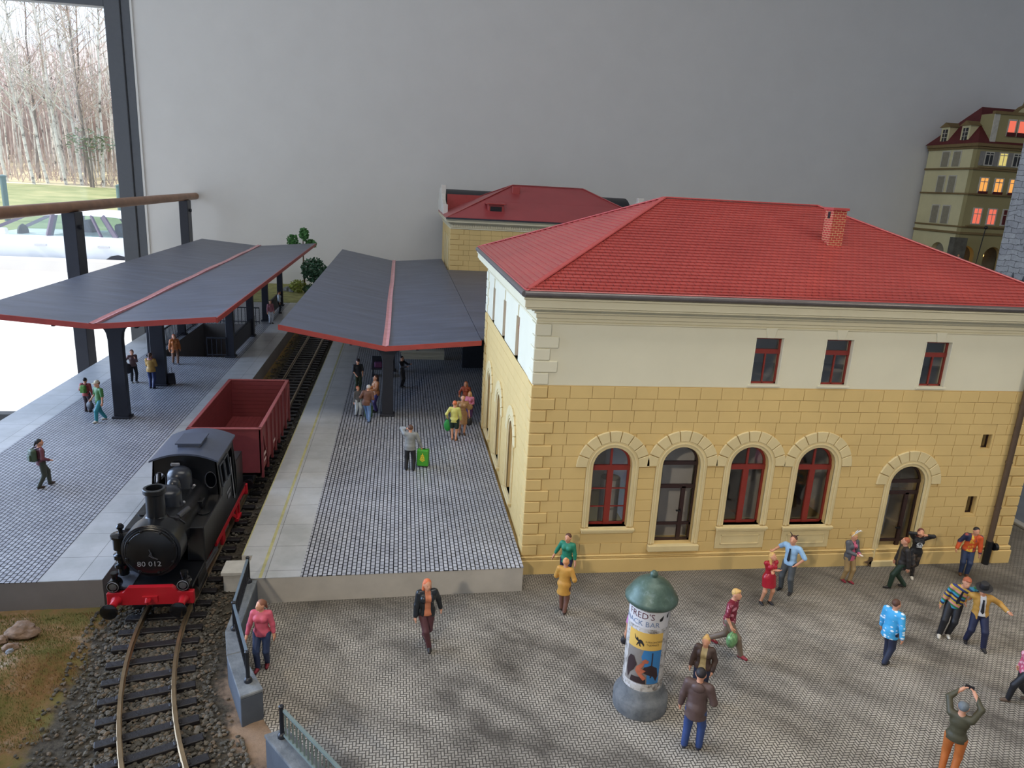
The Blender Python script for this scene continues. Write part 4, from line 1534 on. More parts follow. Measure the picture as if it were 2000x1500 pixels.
# ------------------------------------------------------------------ old town house and stone tower
TX, TY = 48.4, 45.0
oh = thing('town_house', 'tall ochre old town house with lit windows and dark red roof', 'building', (52, 48, 5.2))
OCHRE_SHADED = mat('ochre_paint_shaded', S(160, 148, 102), .85, var=.06, vscale=.5)  # darker copy of the ochre: the front's shade put into its colour
OCHRE_LIT = mat('ochre_paint_lit', S(212, 202, 156), .85, var=.06, vscale=.5)  # lighter copy of the ochre: light on the side put into its colour
TRIM = mat('brown_stone_trim', S(128, 106, 66), .8, var=.08)
PALET = mat('pale_window_trim', S(196, 190, 174), .8)
BLIND = mat('blind_window_panel', S(146, 138, 116), .85)
LIT = emit('warm_lit_window', S(250, 172, 84), .8)
LITP = emit('pink_lit_window', S(250, 118, 92), .7)
LITY = emit('yellow_lit_window', S(226, 206, 120), .7)
DKW = mat('dark_window', S(40, 38, 36), .3)
CURT = mat('dark_red_curtain', S(96, 36, 36), .9)
FT = lambda u, v, d: (TX + u, TY - d, v)
FTS = lambda u, v, d: (TX - d, TY + u, v)
Wt = 11.0
ar = [arch_path(1.0 + 2.9 * i, .95, 5.2, 6.5) for i in range(4)]
m = M(); m.plate([(0, 5.2), (Wt, 5.2), (Wt, 16.6), (0, 16.6)], ar, FT, 0, .5); m.build('front_wall', OCHRE_SHADED, oh)
m = M(); m.plate([(.5, 5.2), (6.5, 5.2), (6.5, 16.6), (.5, 16.6)], [arch_path(2.6, .95, 5.2, 6.6)], FTS, 0, .5)
m.build('side_wall', OCHRE_LIT, oh)
m = M(); m.box(TX + .5, TX + Wt, TY + 2.2, TY + 6.5, 5.2, 16.5); m.box(TX + .5, TX + Wt, TY + .5, TY + 2.2, 8.2, 16.5)
m.build('core', BLIND, oh)
m = M()
for z, h, d in ((8.5, .22, .14), (9.1, .16, .1), (12.1, .16, .16), (14.35, .18, .16), (16.4, .3, .3), (16.2, .2, .15)):
    m.box(TX - d, TX + Wt, TY - d, TY + 6.5, z, z + h)
m.build('string_course', TRIM, oh, bevel=.03)
lits = {0: [LITP, CURT, CURT], 1: [LIT, LIT, LIT], 2: [DKW, LITY, DKW]}
for fl, (z0, z1) in enumerate(((9.45, 11.0), (12.35, 13.75), (14.75, 16.0))):
    for i in range(5):
        uc = 1.35 + i * (1.55 if fl < 2 else 1.45)
        m = M(); fbox(m, FT, uc - .5, uc + .5, z0, z1, -.02, .06); f_ = m.build('window_frame', PALET, oh)
        m = M(); fbox(m, FT, uc - .36, uc + .36, z0 + .1, z1 - .1, .0, .075); m.build('pane', lits[fl][min(i, 2) if fl else (0 if i < 2 else 1)], f_)
        m = M(); fbox(m, FT, uc - .03, uc + .03, z0 + .1, z1 - .1, .06, .1); fbox(m, FT, uc - .36, uc + .36, z0 + .95, z0 + 1.02, .06, .1); m.build('glazing_bar', PALET, f_)
        if fl == 1:
            m = M(); fbox(m, FT, uc - .45, uc + .45, z0 - .08, z0 + .14, .06, .22); m.build('flower_box', mat('flower_box_red', S(92, 34, 32), .9), f_)
        if fl == 2:
            m = M(); fbox(m, FT, uc - 1.0, uc - .55, z0, z1, .01, .07); m.build('shutter', mat('grey_shutter', S(140, 136, 128), .8), f_)
    m = M(); fbox(m, FT, .4, Wt, z0 - .22, z0 - .1, 0, .22); m.build('window_sill', TRIM, oh)
    for c in (2.4, 3.9):
        m = M(); fbox(m, FTS, c - .55, c + .55, z0 - .1, z1 + .1, -.02, .05); f_ = m.build('blind_window', PALET, oh)
        m = M(); fbox(m, FTS, c - .45, c + .45, z0 - .1, z1, .0, .065); m.build('blind_panel', BLIND, f_)
# roof, dormers and gabled front
m = M()
m.add([(TX - .3, TY - .3, 16.7), (TX + Wt, TY - .3, 16.7), (TX + Wt, TY + 6.8, 16.7), (TX - .3, TY + 6.8, 16.7), (TX + 2.2, TY + 3.2, 20.2), (TX + Wt, TY + 3.2, 20.2)],
      [(0, 1, 5, 4), (2, 3, 4, 5), (3, 0, 4), (1, 2, 5), (0, 3, 2, 1)])
m.build('roof', mat('dark_red_roof', S(98, 34, 34), .7, var=.15, vscale=2), oh)
for c in (1.9, 4.6):
    m = M(); m.box(TX - .05, TX + 1.8, TY + c - .55, TY + c + .55, 16.8, 18.3); f_ = m.build('dormer', OCHRE_LIT, oh)
    m = M(); m.prism([(c - .75, 18.3), (c + .75, 18.3), (c, 18.75)], FTS, -2.4, .2); m.build('dormer_roof', TRIM, f_)
    m = M(); fbox(m, FTS, c - .32, c + .32, 17.0, 18.1, .05, .08); m.build('dormer_window', DKW, f_)
    m = M(); fbox(m, FTS, c - .03, c + .03, 17, 18.1, .08, .1); fbox(m, FTS, c - .32, c + .32, 17.35, 17.4, .08, .1); fbox(m, FTS, c - .32, c + .32, 17.72, 17.77, .08, .1); m.build('glazing_bar', PALET, f_)
m = M()
g0 = 1.0
pts = [(g0, 16.7), (Wt, 16.7), (Wt, 19.3), (g0, 19.3)]
m.prism(pts, FT, -1.6, .1); gb = m.build('gabled_front', OCHRE_SHADED, oh)
m = M(); m.box(TX + g0 - .05, TX + g0 + .5, TY - .14, TY - .06, 16.7, 19.3); m.build('pilaster', PALET, gb)
m = M(); m.box(TX + g0 - .15, TX + Wt, TY - .25, TY + .1, 19.25, 19.5); m.build('gable_cornice', TRIM, gb)
pts = [(3.0, 19.5), (3.4, 19.9), (3.8, 20.1)] + [(4.9 - 1.0 * math.cos(PI * i / 10), 20.3 + .95 * math.sin(PI * i / 10)) for i in range(11)] + [(6, 20.1), (6.4, 19.9), (6.9, 19.5)]
m = M(); m.prism(pts, FT, -.2, .12); m.build('curved_gable', OCHRE_LIT, gb)
m = M()
for a, b in zip(pts[:-1], pts[1:]): m.bar(FT(a[0], a[1], .0), FT(b[0], b[1], .0), .4, .16)
m.build('gable_moulding', TRIM, gb)
for i in range(4):
    uc = 2.9 + i * 1.05
    m = M(); fbox(m, FT, uc - .45, uc + .45, 17.4, 18.9, .09, .14); f_ = m.build('window_frame', PALET, gb)
    m = M(); fbox(m, FT, uc - .33, uc + .33, 17.6, 18.75, .12, .15); m.build('pane', LITP, f_)
    m = M(); fbox(m, FT, uc - .4, uc + .4, 17.4, 17.75, .12, .3); m.build('flower_box', mat('flower_box_red', S(92, 34, 32)), f_)
m = M()
for i in range(4): m.box(TX + .5 + 2.9 * i, TX + 1.5 + 2.9 * i, TY + 2.05, TY + 2.18, 5.2, 7.3)
m.build('arcade_glass', mat('dark_shop_glass', S(26, 26, 30), .08, spec=.8), oh)
m = M()
for i in range(4): m.ball((TX + 1.6 + 2.9 * i, TY + 1.9, 6.5), .14)
m.box(TX + .9, TX + 1.7, TY + 1.9, TY + 2.04, 5.6, 6.9)
m.build('arcade_lamp', emit('arcade_lamplight', S(255, 196, 110), 3.0), oh)
m = M(); m.box(TX - 1.0, TX + .3, TY - .8, TY - .1, 5.2, 8.2)
tag(m.build('stone_pier', mat('dark_stone_pier', S(96, 92, 80), .9, var=.3, vscale=2, bump=.5, bscale=4)), 'dark stone pier at the corner of the ochre town house', 'pier')
m = M(); m.cyl((TX + 1.0, TY - 1.5, 5.2), (TX + 1.3, TY - 1.5, 9.2), .04, n=8); m.ball((TX + 1.32, TY - 1.5, 9.25), .16)
tag(m.build('street_lamp', BLK), 'thin black street lamp in front of the arcade', 'lamp')
# small pale figure by the arcade
TWX = 36.1
k = NT('grey_rubble_stone'); k.set(.9, 0, .2)
s_ = k.sep()
wv = k.comb(k.math('ADD', k.math('ADD', s_[0], s_[1]), k.math('MULTIPLY', k.noise(1.6, 4), .55)), k.math('ADD', s_[2], k.math('MULTIPLY', k.noise(1.1, 4), .55)), 0)
bt = k.n('ShaderNodeTexBrick'); bt.offset = .43
k.lk(wv, bt.inputs['Vector'])
for nm, v in (('Scale', 1), ('Mortar Size', .018), ('Mortar Smooth', .6), ('Brick Width', .95), ('Row Height', .36)):
    bt.inputs[nm].default_value = v
bt.inputs['Color1'].default_value = S(176, 176, 174); bt.inputs['Color2'].default_value = S(158, 158, 158); bt.inputs['Mortar'].default_value = S(112, 112, 112)
k.color(k.mix(1.0, bt.outputs['Color'], k.ramp(k.noise(3, 5, .7), [(.3, (.75, .75, .75)), (.65, (1, 1, 1))]), 'MULTIPLY'))
k.bump(k.math('ADD', k.math('SUBTRACT', 1, bt.outputs['Fac']), k.math('MULTIPLY', k.noise(5, 5, .7), .6)), .8, .1)
m = M(); m.box(TWX, TWX + 6, 20, 26, 0, 17.5)
tw = tag(m.build('stone_tower', k.m), 'pale grey rubble stone tower wall at the right edge', 'tower')
fe = thing('iron_fence', 'black wrought iron fence tips above the right end of the red roof', 'fence', (30, 16, 0))
for i in range(9):
    x = 27.0 + i * .75
    m = M(); m.bar((x, 17, 0), (x, 17, 6.9), .07, .07); m.lathe([(.02, 0), (.2, .1), (.1, .3), (.01, .75)], (x, 17, 6.9), 8)
    m.build('picket', BLK, fe)
m = M(); m.bar((26.8, 17, 6.5), (33.2, 17, 6.5), .06, .08); m.bar((26.8, 17, 2), (33.2, 17, 2), .06, .08); m.build('rail', BLK, fe)
# ------------------------------------------------------------------ steam locomotive
LB = NT('black_locomotive_plastic'); LB.set(0.30, 0, 0.5); LB.color(S(17, 18, 21)); LB.bump(LB.noise(60, 2), .04, .01)
LBK = LB.m
LBG = mat('glossy_black', S(16, 16, 18), .15, var=0)
LRED = mat('locomotive_red', S(178, 28, 40), .35, var=.05)
LGR = mat('worn_silver', S(150, 150, 155), .3, .7, var=.1)
cx = -9.36
lo = thing('steam_locomotive', 'black steam tank locomotive with red buffer beam on the curved track', 'locomotive', (cx, 1.2, .2))
# frame, running board
m = M(); m.box(cx - .93, cx + .93, -1.95, 4.4, .96, 1.03); m.build('running_board', LBK, lo, bevel=.01)
m = M(); m.box(cx - 1.0, cx - .45, -1.98, -1.2, 1.0, 1.05); m.build('tread_plate', mat('tread_plate', S(58, 62, 72), .4, .3, var=.2, vscale=30, bump=.8, bscale=60), lo)
m = M(); m.box(cx - .5, cx + .5, -1.85, 4.3, .45, .95); m.build('frame', LBK, lo)
m = M()
m.prism([(-.98, .62), (.98, .62), (.98, .94), (.62, .96), (.5, 1.08), (-.5, 1.08), (-.62, .96), (-.98, .94)], lambda u, v, d: (cx + u, -2.0 + d, v), -.07, .07)
bb = m.build('buffer_beam', LRED, lo, bevel=.015)
m = M(); m.box(cx - .17, cx + .17, -2.12, -2.0, .70, .86); m.tube([(cx, -2.08, .78), (cx, -2.3, .78), (cx, -2.36, .86), (cx, -2.3, .93)], .035, 8); m.build('coupling_hook', LRED, bb)
for sx in (-1, 1):
    m = M(); m.lathe([(.12, 0), (.12, .06), (.085, .12), (.085, .3), (.06, .31), (.06, .5)], (cx + sx * .76, -2.06, .76), 18, 'y'); bf = m.build('buffer_shank', LRED, bb, smooth=True)
    m = M(); m.lathe([(.05, 0), (.19, .0), (.195, .03), (.15, .055), (.01, .065)], (cx + sx * .76, -2.55, .76), 28, 'y'); m.build('buffer_disc', LBG, bf, smooth=True)
    m = M(); m.lathe([(.11, 0), (.145, .02), (.145, .2), (.155, .22), (.155, .27)], (cx + sx * .78, -1.90, 1.17), 20, 'y'); m.cyl((cx + sx * .78, -2.0, 1.28), (cx + sx * .78, -2.0, 1.42), .07, n=12); m.cyl((cx + sx * .78, -2.0, 1.4), (cx + sx * .78, -2.0, 1.46), .09, n=12); m.box(cx + sx * .78 - .09, cx + sx * .78 + .09, -2.05, -1.9, .97, 1.08)
    lp = m.build('lamp', LBG, lo, smooth=True)
    m = M(); m.lathe([(.135, 0), (.135, .015), (.12, .02), (.12, .0)], (cx + sx * .78, -2.165, 1.17), 20, 'y', cap=False); m.build('lamp_ring', LGR, lp, smooth=True)
    m = M(); m.lathe([(.12, 0), (.08, .012), (.01, .018)], (cx + sx * .78, -2.16, 1.17), 18, 'y'); m.build('lens', mat('lamp_lens', S(84, 84, 86), .05, spec=.9, var=0), lp, smooth=True)
    m = M(); m.tube([(cx + sx * .9, -1.95, .9), (cx + sx * .95, -2.0, .5), (cx + sx * .95, -2.0, .35)], .02, 6); m.build('step_iron', LBK, lo)
# boiler and smokebox
BZ = 1.88
m = M(); m.lathe([(.62, -1.5), (.62, 1.1), (.66, 1.12), (.685, 1.15), (.685, 1.64), (.68, 1.67), (.62, 1.7), (.62, 1.68)], (cx, -.1, BZ), 48, 'y'); bo = m.build('boiler', LBK, lo, smooth=30)
m = M(); m.lathe([(.62, 1.66), (.605, 1.71), (.58, 1.725), (.55, 1.725), (.54, 1.74), (.42, 1.775), (.2, 1.80), (.01, 1.805)], (cx, -.1, BZ), 48, 'y'); sd_ = m.build('smokebox_door', LBK, bo, smooth=30)
m = M()
for a in range(8):
    an = 2 * PI * a / 8 + .3
    m.box(cx + .56 * math.cos(an) - .03, cx + .56 * math.cos(an) + .03, -1.86, -1.80, BZ + .56 * math.sin(an) - .03, BZ + .56 * math.sin(an) + .03)
m.build('door_clamp', LBK, sd_, bevel=.008)
m = M(); m.tube([(cx + .1, -1.97, BZ - .1), (cx + .02, -1.97, BZ + .14)], .012, 6); m.tube([(cx + .2, -1.97, BZ - .12), (cx - .0, -1.97, BZ - .02)], .012, 6); m.cyl((cx + .04, -1.89, BZ), (cx + .04, -1.99, BZ), .025, n=8); m.build('door_handle', mat('dark_worn_metal', S(70, 70, 74), .35, .5), sd_)
tv, tf = text_mesh('80 012', .19)
m = M(); m.add([(cx - .02 + p[0] * 1.05, -1.912, BZ - .33 + p[1]) for p in tv], tf); m.build('number_lettering', mat('grey_lettering', S(140, 142, 146), .6, var=0), sd_, fix=False)
m = M(); m.tube([(cx + .6 * math.cos(a), -1.86, BZ + .1 + .6 * math.sin(a)) for a in [PI * .12 + PI * .76 * i / 14 for i in range(15)]], .018, 6); m.build('handrail', LBK, bo)
m = M(); m.lathe([(.30, -.06), (.27, 0), (.22, .06), (.215, .62), (.235, .64), (.265, .66), (.265, .76), (.25, .78), (.19, .78), (.17, .60), (.01, .58)], (cx, -1.22, BZ + .62), 32); m.build('chimney', LBK, lo, smooth=30)
for y, r_, h_, nm in ((-.30, .34, .46, 'steam_dome'), (.26, .17, .46, 'small_dome'), (.78, .31, .56, 'sand_dome')):
    m = M(); m.lathe([(r_ * 1.08, -.14), (r_, 0.02), (r_, h_ * .6), (r_ * .97, h_ * .72), (r_ * .85, h_ * .86), (r_ * .55, h_ * .97), (.01, h_)], (cx, y, BZ + .56), 32); dm_ = m.build(nm, mat('dome_satin', S(34, 37, 44), .3, var=.04), lo, smooth=50)
    if nm == 'small_dome':
        m = M(); m.lathe([(.09, 0), (.09, .03), (.05, .035), (.05, .02)], (cx, y, BZ + .97), 16); m.build('valve_cap', LGR, dm_)
    else:
        m = M(); m.ball((cx + r_ + .06, y - .06, BZ + .62), .045); m.cyl((cx + r_ - .02, y - .06, BZ + .5), (cx + r_ + .06, y - .06, BZ + .6), .03, n=8); m.build('sand_valve', LGR, dm_, smooth=True)
m = M(); m.cyl((cx + .42, -.95, BZ + .5), (cx + .58, -.62, BZ + .58), .07, n=14); m.cyl((cx + .36, -.98, BZ + .3), (cx + .40, -1.0, BZ + .52), .06, n=12); m.tube([(cx + .2, -1.1, BZ + .58), (cx + .42, -1.0, BZ + .5), (cx + .56, -.9, BZ + .3)], .022, 6); m.build('generator', mat('dark_worn_metal', S(70, 70, 74), .35, .5), lo, smooth=True)
# side tanks
for sx in (-1, 1):
    m = M(); m.box(cx + sx * .52, cx + sx * .95, -.75, 1.3, 1.03, 1.98); tk = m.build('side_tank', LBK, lo, bevel=.02)
    m = M(); m.lathe([(.15, 0), (.15, .03), (.01, .035)], (cx + sx * .74, .1, 1.98), 20); m.build('filler_lid', LBK, tk)
    m = M(); m.box(cx + sx * .5, cx + sx * .66, .35, .62, 2.0, 2.2); m.build('tank_box', LBK, tk, bevel=.01)
    m = M(); m.cyl((cx + sx * .75, -1.55, .62), (cx + sx * .75, -.7, .62), .22, n=22); m.box(cx + sx * .55, cx + sx * .95, -1.5, -.75, .62, .97); cy_ = m.build('cylinder', LBK, lo, smooth=30)
    m = M(); m.bar((cx + sx * .80, -.7, .56), (cx + sx * .80, 2.4, .56), .05, .09); m.bar((cx + sx * .86, -.6, .62), (cx + sx * .86, .8, .55), .04, .06); m.bar((cx + sx * .86, -.5, .75), (cx + sx * .86, .5, .7), .04, .05); m.box(cx + sx * .78, cx + sx * .86, -.75, -.25, .66, .74)
    m.build('coupling_rod', LGR, lo)
    for wy in (-.35, .95, 2.25):
        m = M(); m.lathe([(.05, 0), (.36, 0), (.38, .05), (.345, .06), (.345, .12), (.28, .12), (.27, .08), (.06, .08)], (cx + sx * .5 - (.12 if sx < 0 else 0) + (0.0), wy, .2 + .345), 30, 'x'); wh = m.build('wheel', LRED, lo, smooth=30)
        m = M(); m.cyl((cx + sx * .60, wy, .545), (cx + sx * .83, wy, .545), .05, n=10); m.build('crank_pin', LGR, wh)
    m = M(); m.box(cx + sx * .86, cx + sx * .93, .5, 4.3, .78, .96); m.box(cx + sx * .84, cx + sx * .92, 1.2, 1.5, .45, .8); m.prism([(2.4, .8), (2.6, .8), (3.3, .35), (3.1, .35)], lambda u, v, d: (cx + sx * (.84 + d), u, v), 0, .06)
    m.box(cx + sx * .84, cx + sx * .96, 3.0, 3.5, .30, .40); m.box(cx + sx * .86, cx + sx * .92, 3.05, 3.12, .3, .85); m.box(cx + sx * .86, cx + sx * .92, 3.4, 3.47, .3, .85)
    m.build('red_side_frame', LRED, lo, bevel=.01)
# air pump on the left
m = M(); m.lathe([(.12, 0), (.12, .2), (.19, .22), (.19, .30), (.13, .32), (.13, .42), (.2, .45), (.2, .55), (.13, .58), (.13, .68), (.19, .7), (.19, .98), (.23, 1.0), (.23, 1.06), (.1, 1.08), (.05, 1.1), (.05, 1.2), (.08, 1.22), (.09, 1.27), (.05, 1.33), (.01, 1.34)], (cx - .78, -1.42, 1.1), 22)
m.tube([(cx - .78, -1.42, 2.2), (cx - .62, -1.38, 2.05), (cx - .5, -1.3, 2.1)], .04, 8); m.build('air_pump', LBG, lo, smooth=30)
# cab
CY0, CY1 = 1.3, 3.25
m = M()
sec = [(-.92, 1.03), (-.92, 2.05), (-.83, 2.98), (.83, 2.98), (.92, 2.05), (.92, 1.03)]
rs_ = lambda u: 2.98 + .2 * (1 - (u / .86) ** 2)
front = [(-.92, 1.03), (-.92, 2.05), (-.83, 2.98), (-.4, rs_(-.4)), (0, rs_(0)), (.4, rs_(.4)), (.83, 2.98), (.92, 2.05), (.92, 1.03)]
ell = lambda c, a, b, z: [(c + a * math.cos(2 * PI * i / 14), z + b * math.sin(2 * PI * i / 14)) for i in range(14)]
m.plate(front, [ell(-.66, .15, .24, 2.42), ell(.66, .15, .24, 2.42)], lambda u, v, d: (cx + u, CY0 - d, v), 0, .05)
m.plate(front, [], lambda u, v, d: (cx + u, CY1 + d, v), 0, .05)
for sx in (-1, 1):
    holes = [[(CY0 + .2, 2.12), (CY0 + .62, 2.12), (CY0 + .62, 2.75), (CY0 + .2, 2.75)], [(CY0 + .72, 2.12), (CY0 + 1.14, 2.12), (CY0 + 1.14, 2.75), (CY0 + .72, 2.75)], [(CY0 + 1.32, 1.25), (CY0 + 1.75, 1.25), (CY0 + 1.75, 2.75), (CY0 + 1.32, 2.75)]]
    m.plate([(CY0, 1.03), (CY1, 1.03), (CY1, 2.98), (CY0, 2.98)], holes, lambda u, v, d: (cx + sx * ((.92 if v < 2.05 else .92 - .09 * (v - 2.05) / .93) + d), u, v), 0, .04)
cb_ = m.build('cab', LBK, lo)
for sx in (-1, 1):
    m = M()
    e = ell(sx * .66, .15, .24, 2.42)
    m.tube([(cx + u, CY0 - .02, v) for u, v in e + e[:1]], .012, 6); m.build('window_ring', mat('dark_worn_metal', S(70, 70, 74), .35, .5), cb_)
    for a in (.2, .72):
        m = M(); xx = lambda v: cx + sx * (.935 - .09 * (v - 2.05) / .93)
        q_ = [(xx(2.12), CY0 + a, 2.12), (xx(2.12), CY0 + a + .42, 2.12), (xx(2.75), CY0 + a + .42, 2.75), (xx(2.75), CY0 + a, 2.75)]
        for i in range(4): m.bar(q_[i], q_[(i + 1) % 4], .03, .03)
        m.build('side_window_frame', mat('cab_window_grey', S(84, 88, 94), .4, .3), cb_)
    m = M(); m.box(cx + sx * .925, cx + sx * .935, CY0 + .55, CY0 + 1.05, 1.72, 1.78); m.box(cx + sx * .925, cx + sx * .935, CY0 + .7, CY0 + 1.0, 1.52, 1.62); m.build('cab_plate', LGR, cb_)
    m = M(); m.cyl((cx + sx * .98, CY0 + 1.28, 1.3), (cx + sx * .9, CY0 + 1.28, 2.6), .016, n=6); m.build('grab_rail', LGR, cb_)
m = M()
n = 16
for yy in (CY0 - .1, CY1 + .12):
    for i in range(n + 1):
        u = -.90 + 1.8 * i / n
        m.v.append((cx + u, yy, rs_(u) - .0))
    for i in range(n + 1):
        u = -.90 + 1.8 * i / n
        m.v.append((cx + u, yy, rs_(u) + .05))
q = 2 * (n + 1)
for i in range(n):
    m.f += [(i, i + 1, q + i + 1, q + i), (n + 1 + i, q + n + 1 + i, q + n + 2 + i, n + 2 + i), (i, n + 1 + i, n + 2 + i, i + 1), (q + i, q + i + 1, q + n + 2 + i, q + n + 1 + i)]
m.f += [(0, q, q + n + 1, n + 1), (n, 2 * n + 1, q + 2 * n + 1, q + n)]
m.mi = [0] * len(m.f)
rf_ = m.build('cab_roof', mat('cab_roof_sheen_tint', S(68, 75, 92), .35, var=.05), lo, smooth=30)  # bluish window sheen is put into the roof's base colour
m = M(); m.box(cx - .30, cx + .30, 1.75, 2.55, 3.15, 3.30); m.box(cx - .35, cx + .35, 1.7, 2.6, 3.30, 3.34); m.build('roof_vent', mat('cab_roof_sheen_tint', S(44, 46, 54)), rf_, bevel=.008)
m = M(); m.box(cx - .34, cx - .1, CY0 - .12, CY0 - .06, 2.86, 2.96); m.build('whistle', LGR, cb_, bevel=.02)
m = M(); m.box(cx - .88, cx + .88, CY1 + .05, 4.3, 1.03, 2.15); m.build('coal_bunker', LBK, lo, bevel=.02)
m = M(); m.box(cx - .97, cx + .97, 4.35, 4.48, .62, .96); rb_ = m.build('rear_buffer_beam', LRED, lo, bevel=.01)
for sx in (-1, 1):
    m = M(); m.lathe([(.07, 0), (.07, -.25), (.17, -.26), (.17, -.3)], (cx + sx * .76, 4.45, .76), 16, 'y'); m.build('buffer', LBG, rb_)

# ------------------------------------------------------------------ open freight wagon
WR = mat('oxide_red_wagon', S(112, 46, 48), .5, var=.1, vscale=2)
wx = -9.2
wg = thing('freight_wagon', 'empty oxide red open wagon coupled behind the locomotive', 'wagon', (wx, 8.2, .2))
WX0, WX1, WY0, WY1, WZ0, WZ1 = wx - 1.14, wx + 1.14, 5.2, 11.3, .95, 2.55
m = M()
m.box(WX0, WX1, WY0, WY1, WZ0, WZ0 + .08)
m.box(WX0, WX0 + .06, WY0, WY1, WZ0, WZ1); m.box(WX1 - .06, WX1, WY0, WY1, WZ0, WZ1)
m.box(WX0, WX1, WY0, WY0 + .06, WZ0, WZ1); m.box(WX0, WX1, WY1 - .06, WY1, WZ0, WZ1)
wb = m.build('wagon_body', WR, wg, bevel=.006)
m = M()
for i in range(9):
    z = WZ0 + .1 + i * .165
    m.box(WX0 + .062, WX0 + .068, WY0 + .06, WY1 - .06, z, z + .15); m.box(WX1 - .068, WX1 - .062, WY0 + .06, WY1 - .06, z, z + .15)
    m.box(WX0 + .06, WX1 - .06, WY0 + .062, WY0 + .068, z, z + .15); m.box(WX0 + .06, WX1 - .06, WY1 - .068, WY1 - .062, z, z + .15)
for i in range(13):
    m.box(WX0 + .07 + i * .165, WX0 + .225 + i * .165, WY0 + .07, WY1 - .07, WZ0 + .08, WZ0 + .09)
m.build('inner_planks', WR, wb)
m = M()
m.box(WX0 - .04, WX1 + .04, WY0 - .04, WY0 + .08, WZ1, WZ1 + .05); m.box(WX0 - .04, WX1 + .04, WY1 - .08, WY1 + .04, WZ1, WZ1 + .05)
m.box(WX0 - .04, WX0 + .08, WY0, WY1, WZ1, WZ1 + .05); m.box(WX1 - .08, WX1 + .04, WY0, WY1, WZ1, WZ1 + .05)
m.build('top_rim', mat('wagon_rim', S(140, 70, 70), .45), wb, bevel=.01)
for sx in (-1, 1):
    xx = wx + sx * 1.16
    for yy in (5.25, 6.2, 7.1, 7.85, 8.65, 9.4, 10.3, 11.25):
        m = M(); m.box(xx - .04, xx + .04, yy - .05, yy + .05, WZ0 - .1, WZ1); m.build('rib', WR, wb)
    for a, b in ((5.3, 6.2), (11.2, 10.3)):
        m = M(); m.bar((xx, a, WZ1 - .1), (xx, b, WZ0 + .1), .07, .06); m.build('brace', WR, wb)
    m = M(); m.box(xx + sx * .01, xx + sx * .014, 5.5, 6.0, 1.5, 1.62); m.box(xx + sx * .01, xx + sx * .014, 5.5, 5.85, 1.3, 1.38); m.box(xx + sx * .01, xx + sx * .014, 7.3, 7.7, 1.3, 1.4)
    m.build('stencil_marks', mat('pale_stencil', S(186, 160, 158), .7), wb)
m = M(); m.box(wx - .85, wx + .85, 5.1, 11.4, .7, .95); uf = m.build('underframe', LBK, wg)
for wy in (6.6, 9.9):
    for sx in (-1, 1):
        m = M(); m.lathe([(.04, 0), (.33, 0), (.35, .05), (.32, .06), (.32, .12), (.06, .1)], (wx + sx * .5 - (.12 if sx < 0 else 0), wy, .52), 24, 'x'); m.build('wheel', LBK, wg)
        m = M(); m.box(wx + sx * .72, wx + sx * .85, wy - .22, wy + .22, .42, .75); m.build('axle_box', LBK, wg)
for ye, sg in ((5.1, 1), (11.4, -1)):
    for sx in (-1, 1):
        m = M(); m.lathe([(.08, 0), (.07, .3 * sg), (.17, .31 * sg), (.17, .35 * sg)], (wx + sx * .76, ye, .78), 16, 'y'); m.build('buffer', LBK, wg)

# ------------------------------------------------------------------ advertising column
AX, AY = 1.74, -5.62
ad = thing('advertising_column', 'round advertising column with green domed cap and posters on the plaza', 'advertising column', (AX, AY, 0))
k = NT('weathered_grey_plinth'); k.set(.75, 0, .3); k.color(k.ramp(k.noise(3, 5, .7), [(.3, S(84, 88, 92)), (.7, S(126, 128, 128))])); k.bump(k.noise(12, 4), .3, .02)
m = M(); m.lathe([(.58, 0), (.59, .04), (.59, .30), (.57, .35), (.50, .42), (.47, .47), (.45, .62)], (AX, AY, 0), 48); m.build('plinth', k.m, ad, smooth=30)
k = NT('worn_paste_paper'); k.set(.7, 0, .3)
s_ = k.sep()
k.color(k.ramp(k.noise(5, 5, .75), [(.40, S(120, 112, 104)), (.5, S(188, 182, 174)), (.7, S(206, 202, 196))])); k.bump(k.noise(9, 4), .3, .02)
RC = .43
m = M(); m.lathe([(RC, .60), (RC, 2.62)], (AX, AY, 0), 56); m.build('shaft', k.m, ad, smooth=True)
k = NT('green_copper_paint'); k.set(.45, .2, .5); k.color(k.ramp(k.noise(3.2, 5, .7), [(.3, S(60, 78, 68)), (.55, S(82, 102, 90)), (.75, S(126, 142, 140))]))
m = M(); m.lathe([(.44, 2.55), (.53, 2.58), (.55, 2.62), (.55, 2.67), (.52, 2.72), (.47, 2.78), (.43, 2.86), (.34, 2.97), (.22, 3.05), (.1, 3.09), (.07, 3.11), (.085, 3.15), (.08, 3.19), (.04, 3.23), (.01, 3.24)], (AX, AY, 0), 48)
m.build('domed_cap', k.m, ad, smooth=50)
A0 = math.atan2(-18.67 - AY, -3.53 - AX) - .10     # towards the viewer


def wrap(u, z, off=0.0):
    """u: metres along the surface, positive to the viewer's right"""
    a = A0 + u / RC
    return (AX + (RC + off) * math.cos(a), AY + (RC + off) * math.sin(a), z)


def poster(name, u0, u1, z0, z1, mt, off, n=26):
    m = M()
    for i in range(n + 1):
        u = u0 + (u1 - u0) * i / n
        m.v += [wrap(u, z0, off), wrap(u, z1, off), wrap(u, z1, 0), wrap(u, z0, 0)]
    for i in range(n):
        a = i * 4
        for q in range(4):
            m.f.append((a + q, a + (q + 1) % 4, a + 4 + (q + 1) % 4, a + 4 + q))
    m.mi = [0] * len(m.f)
    return m.build(name, mt, ad, smooth=True)


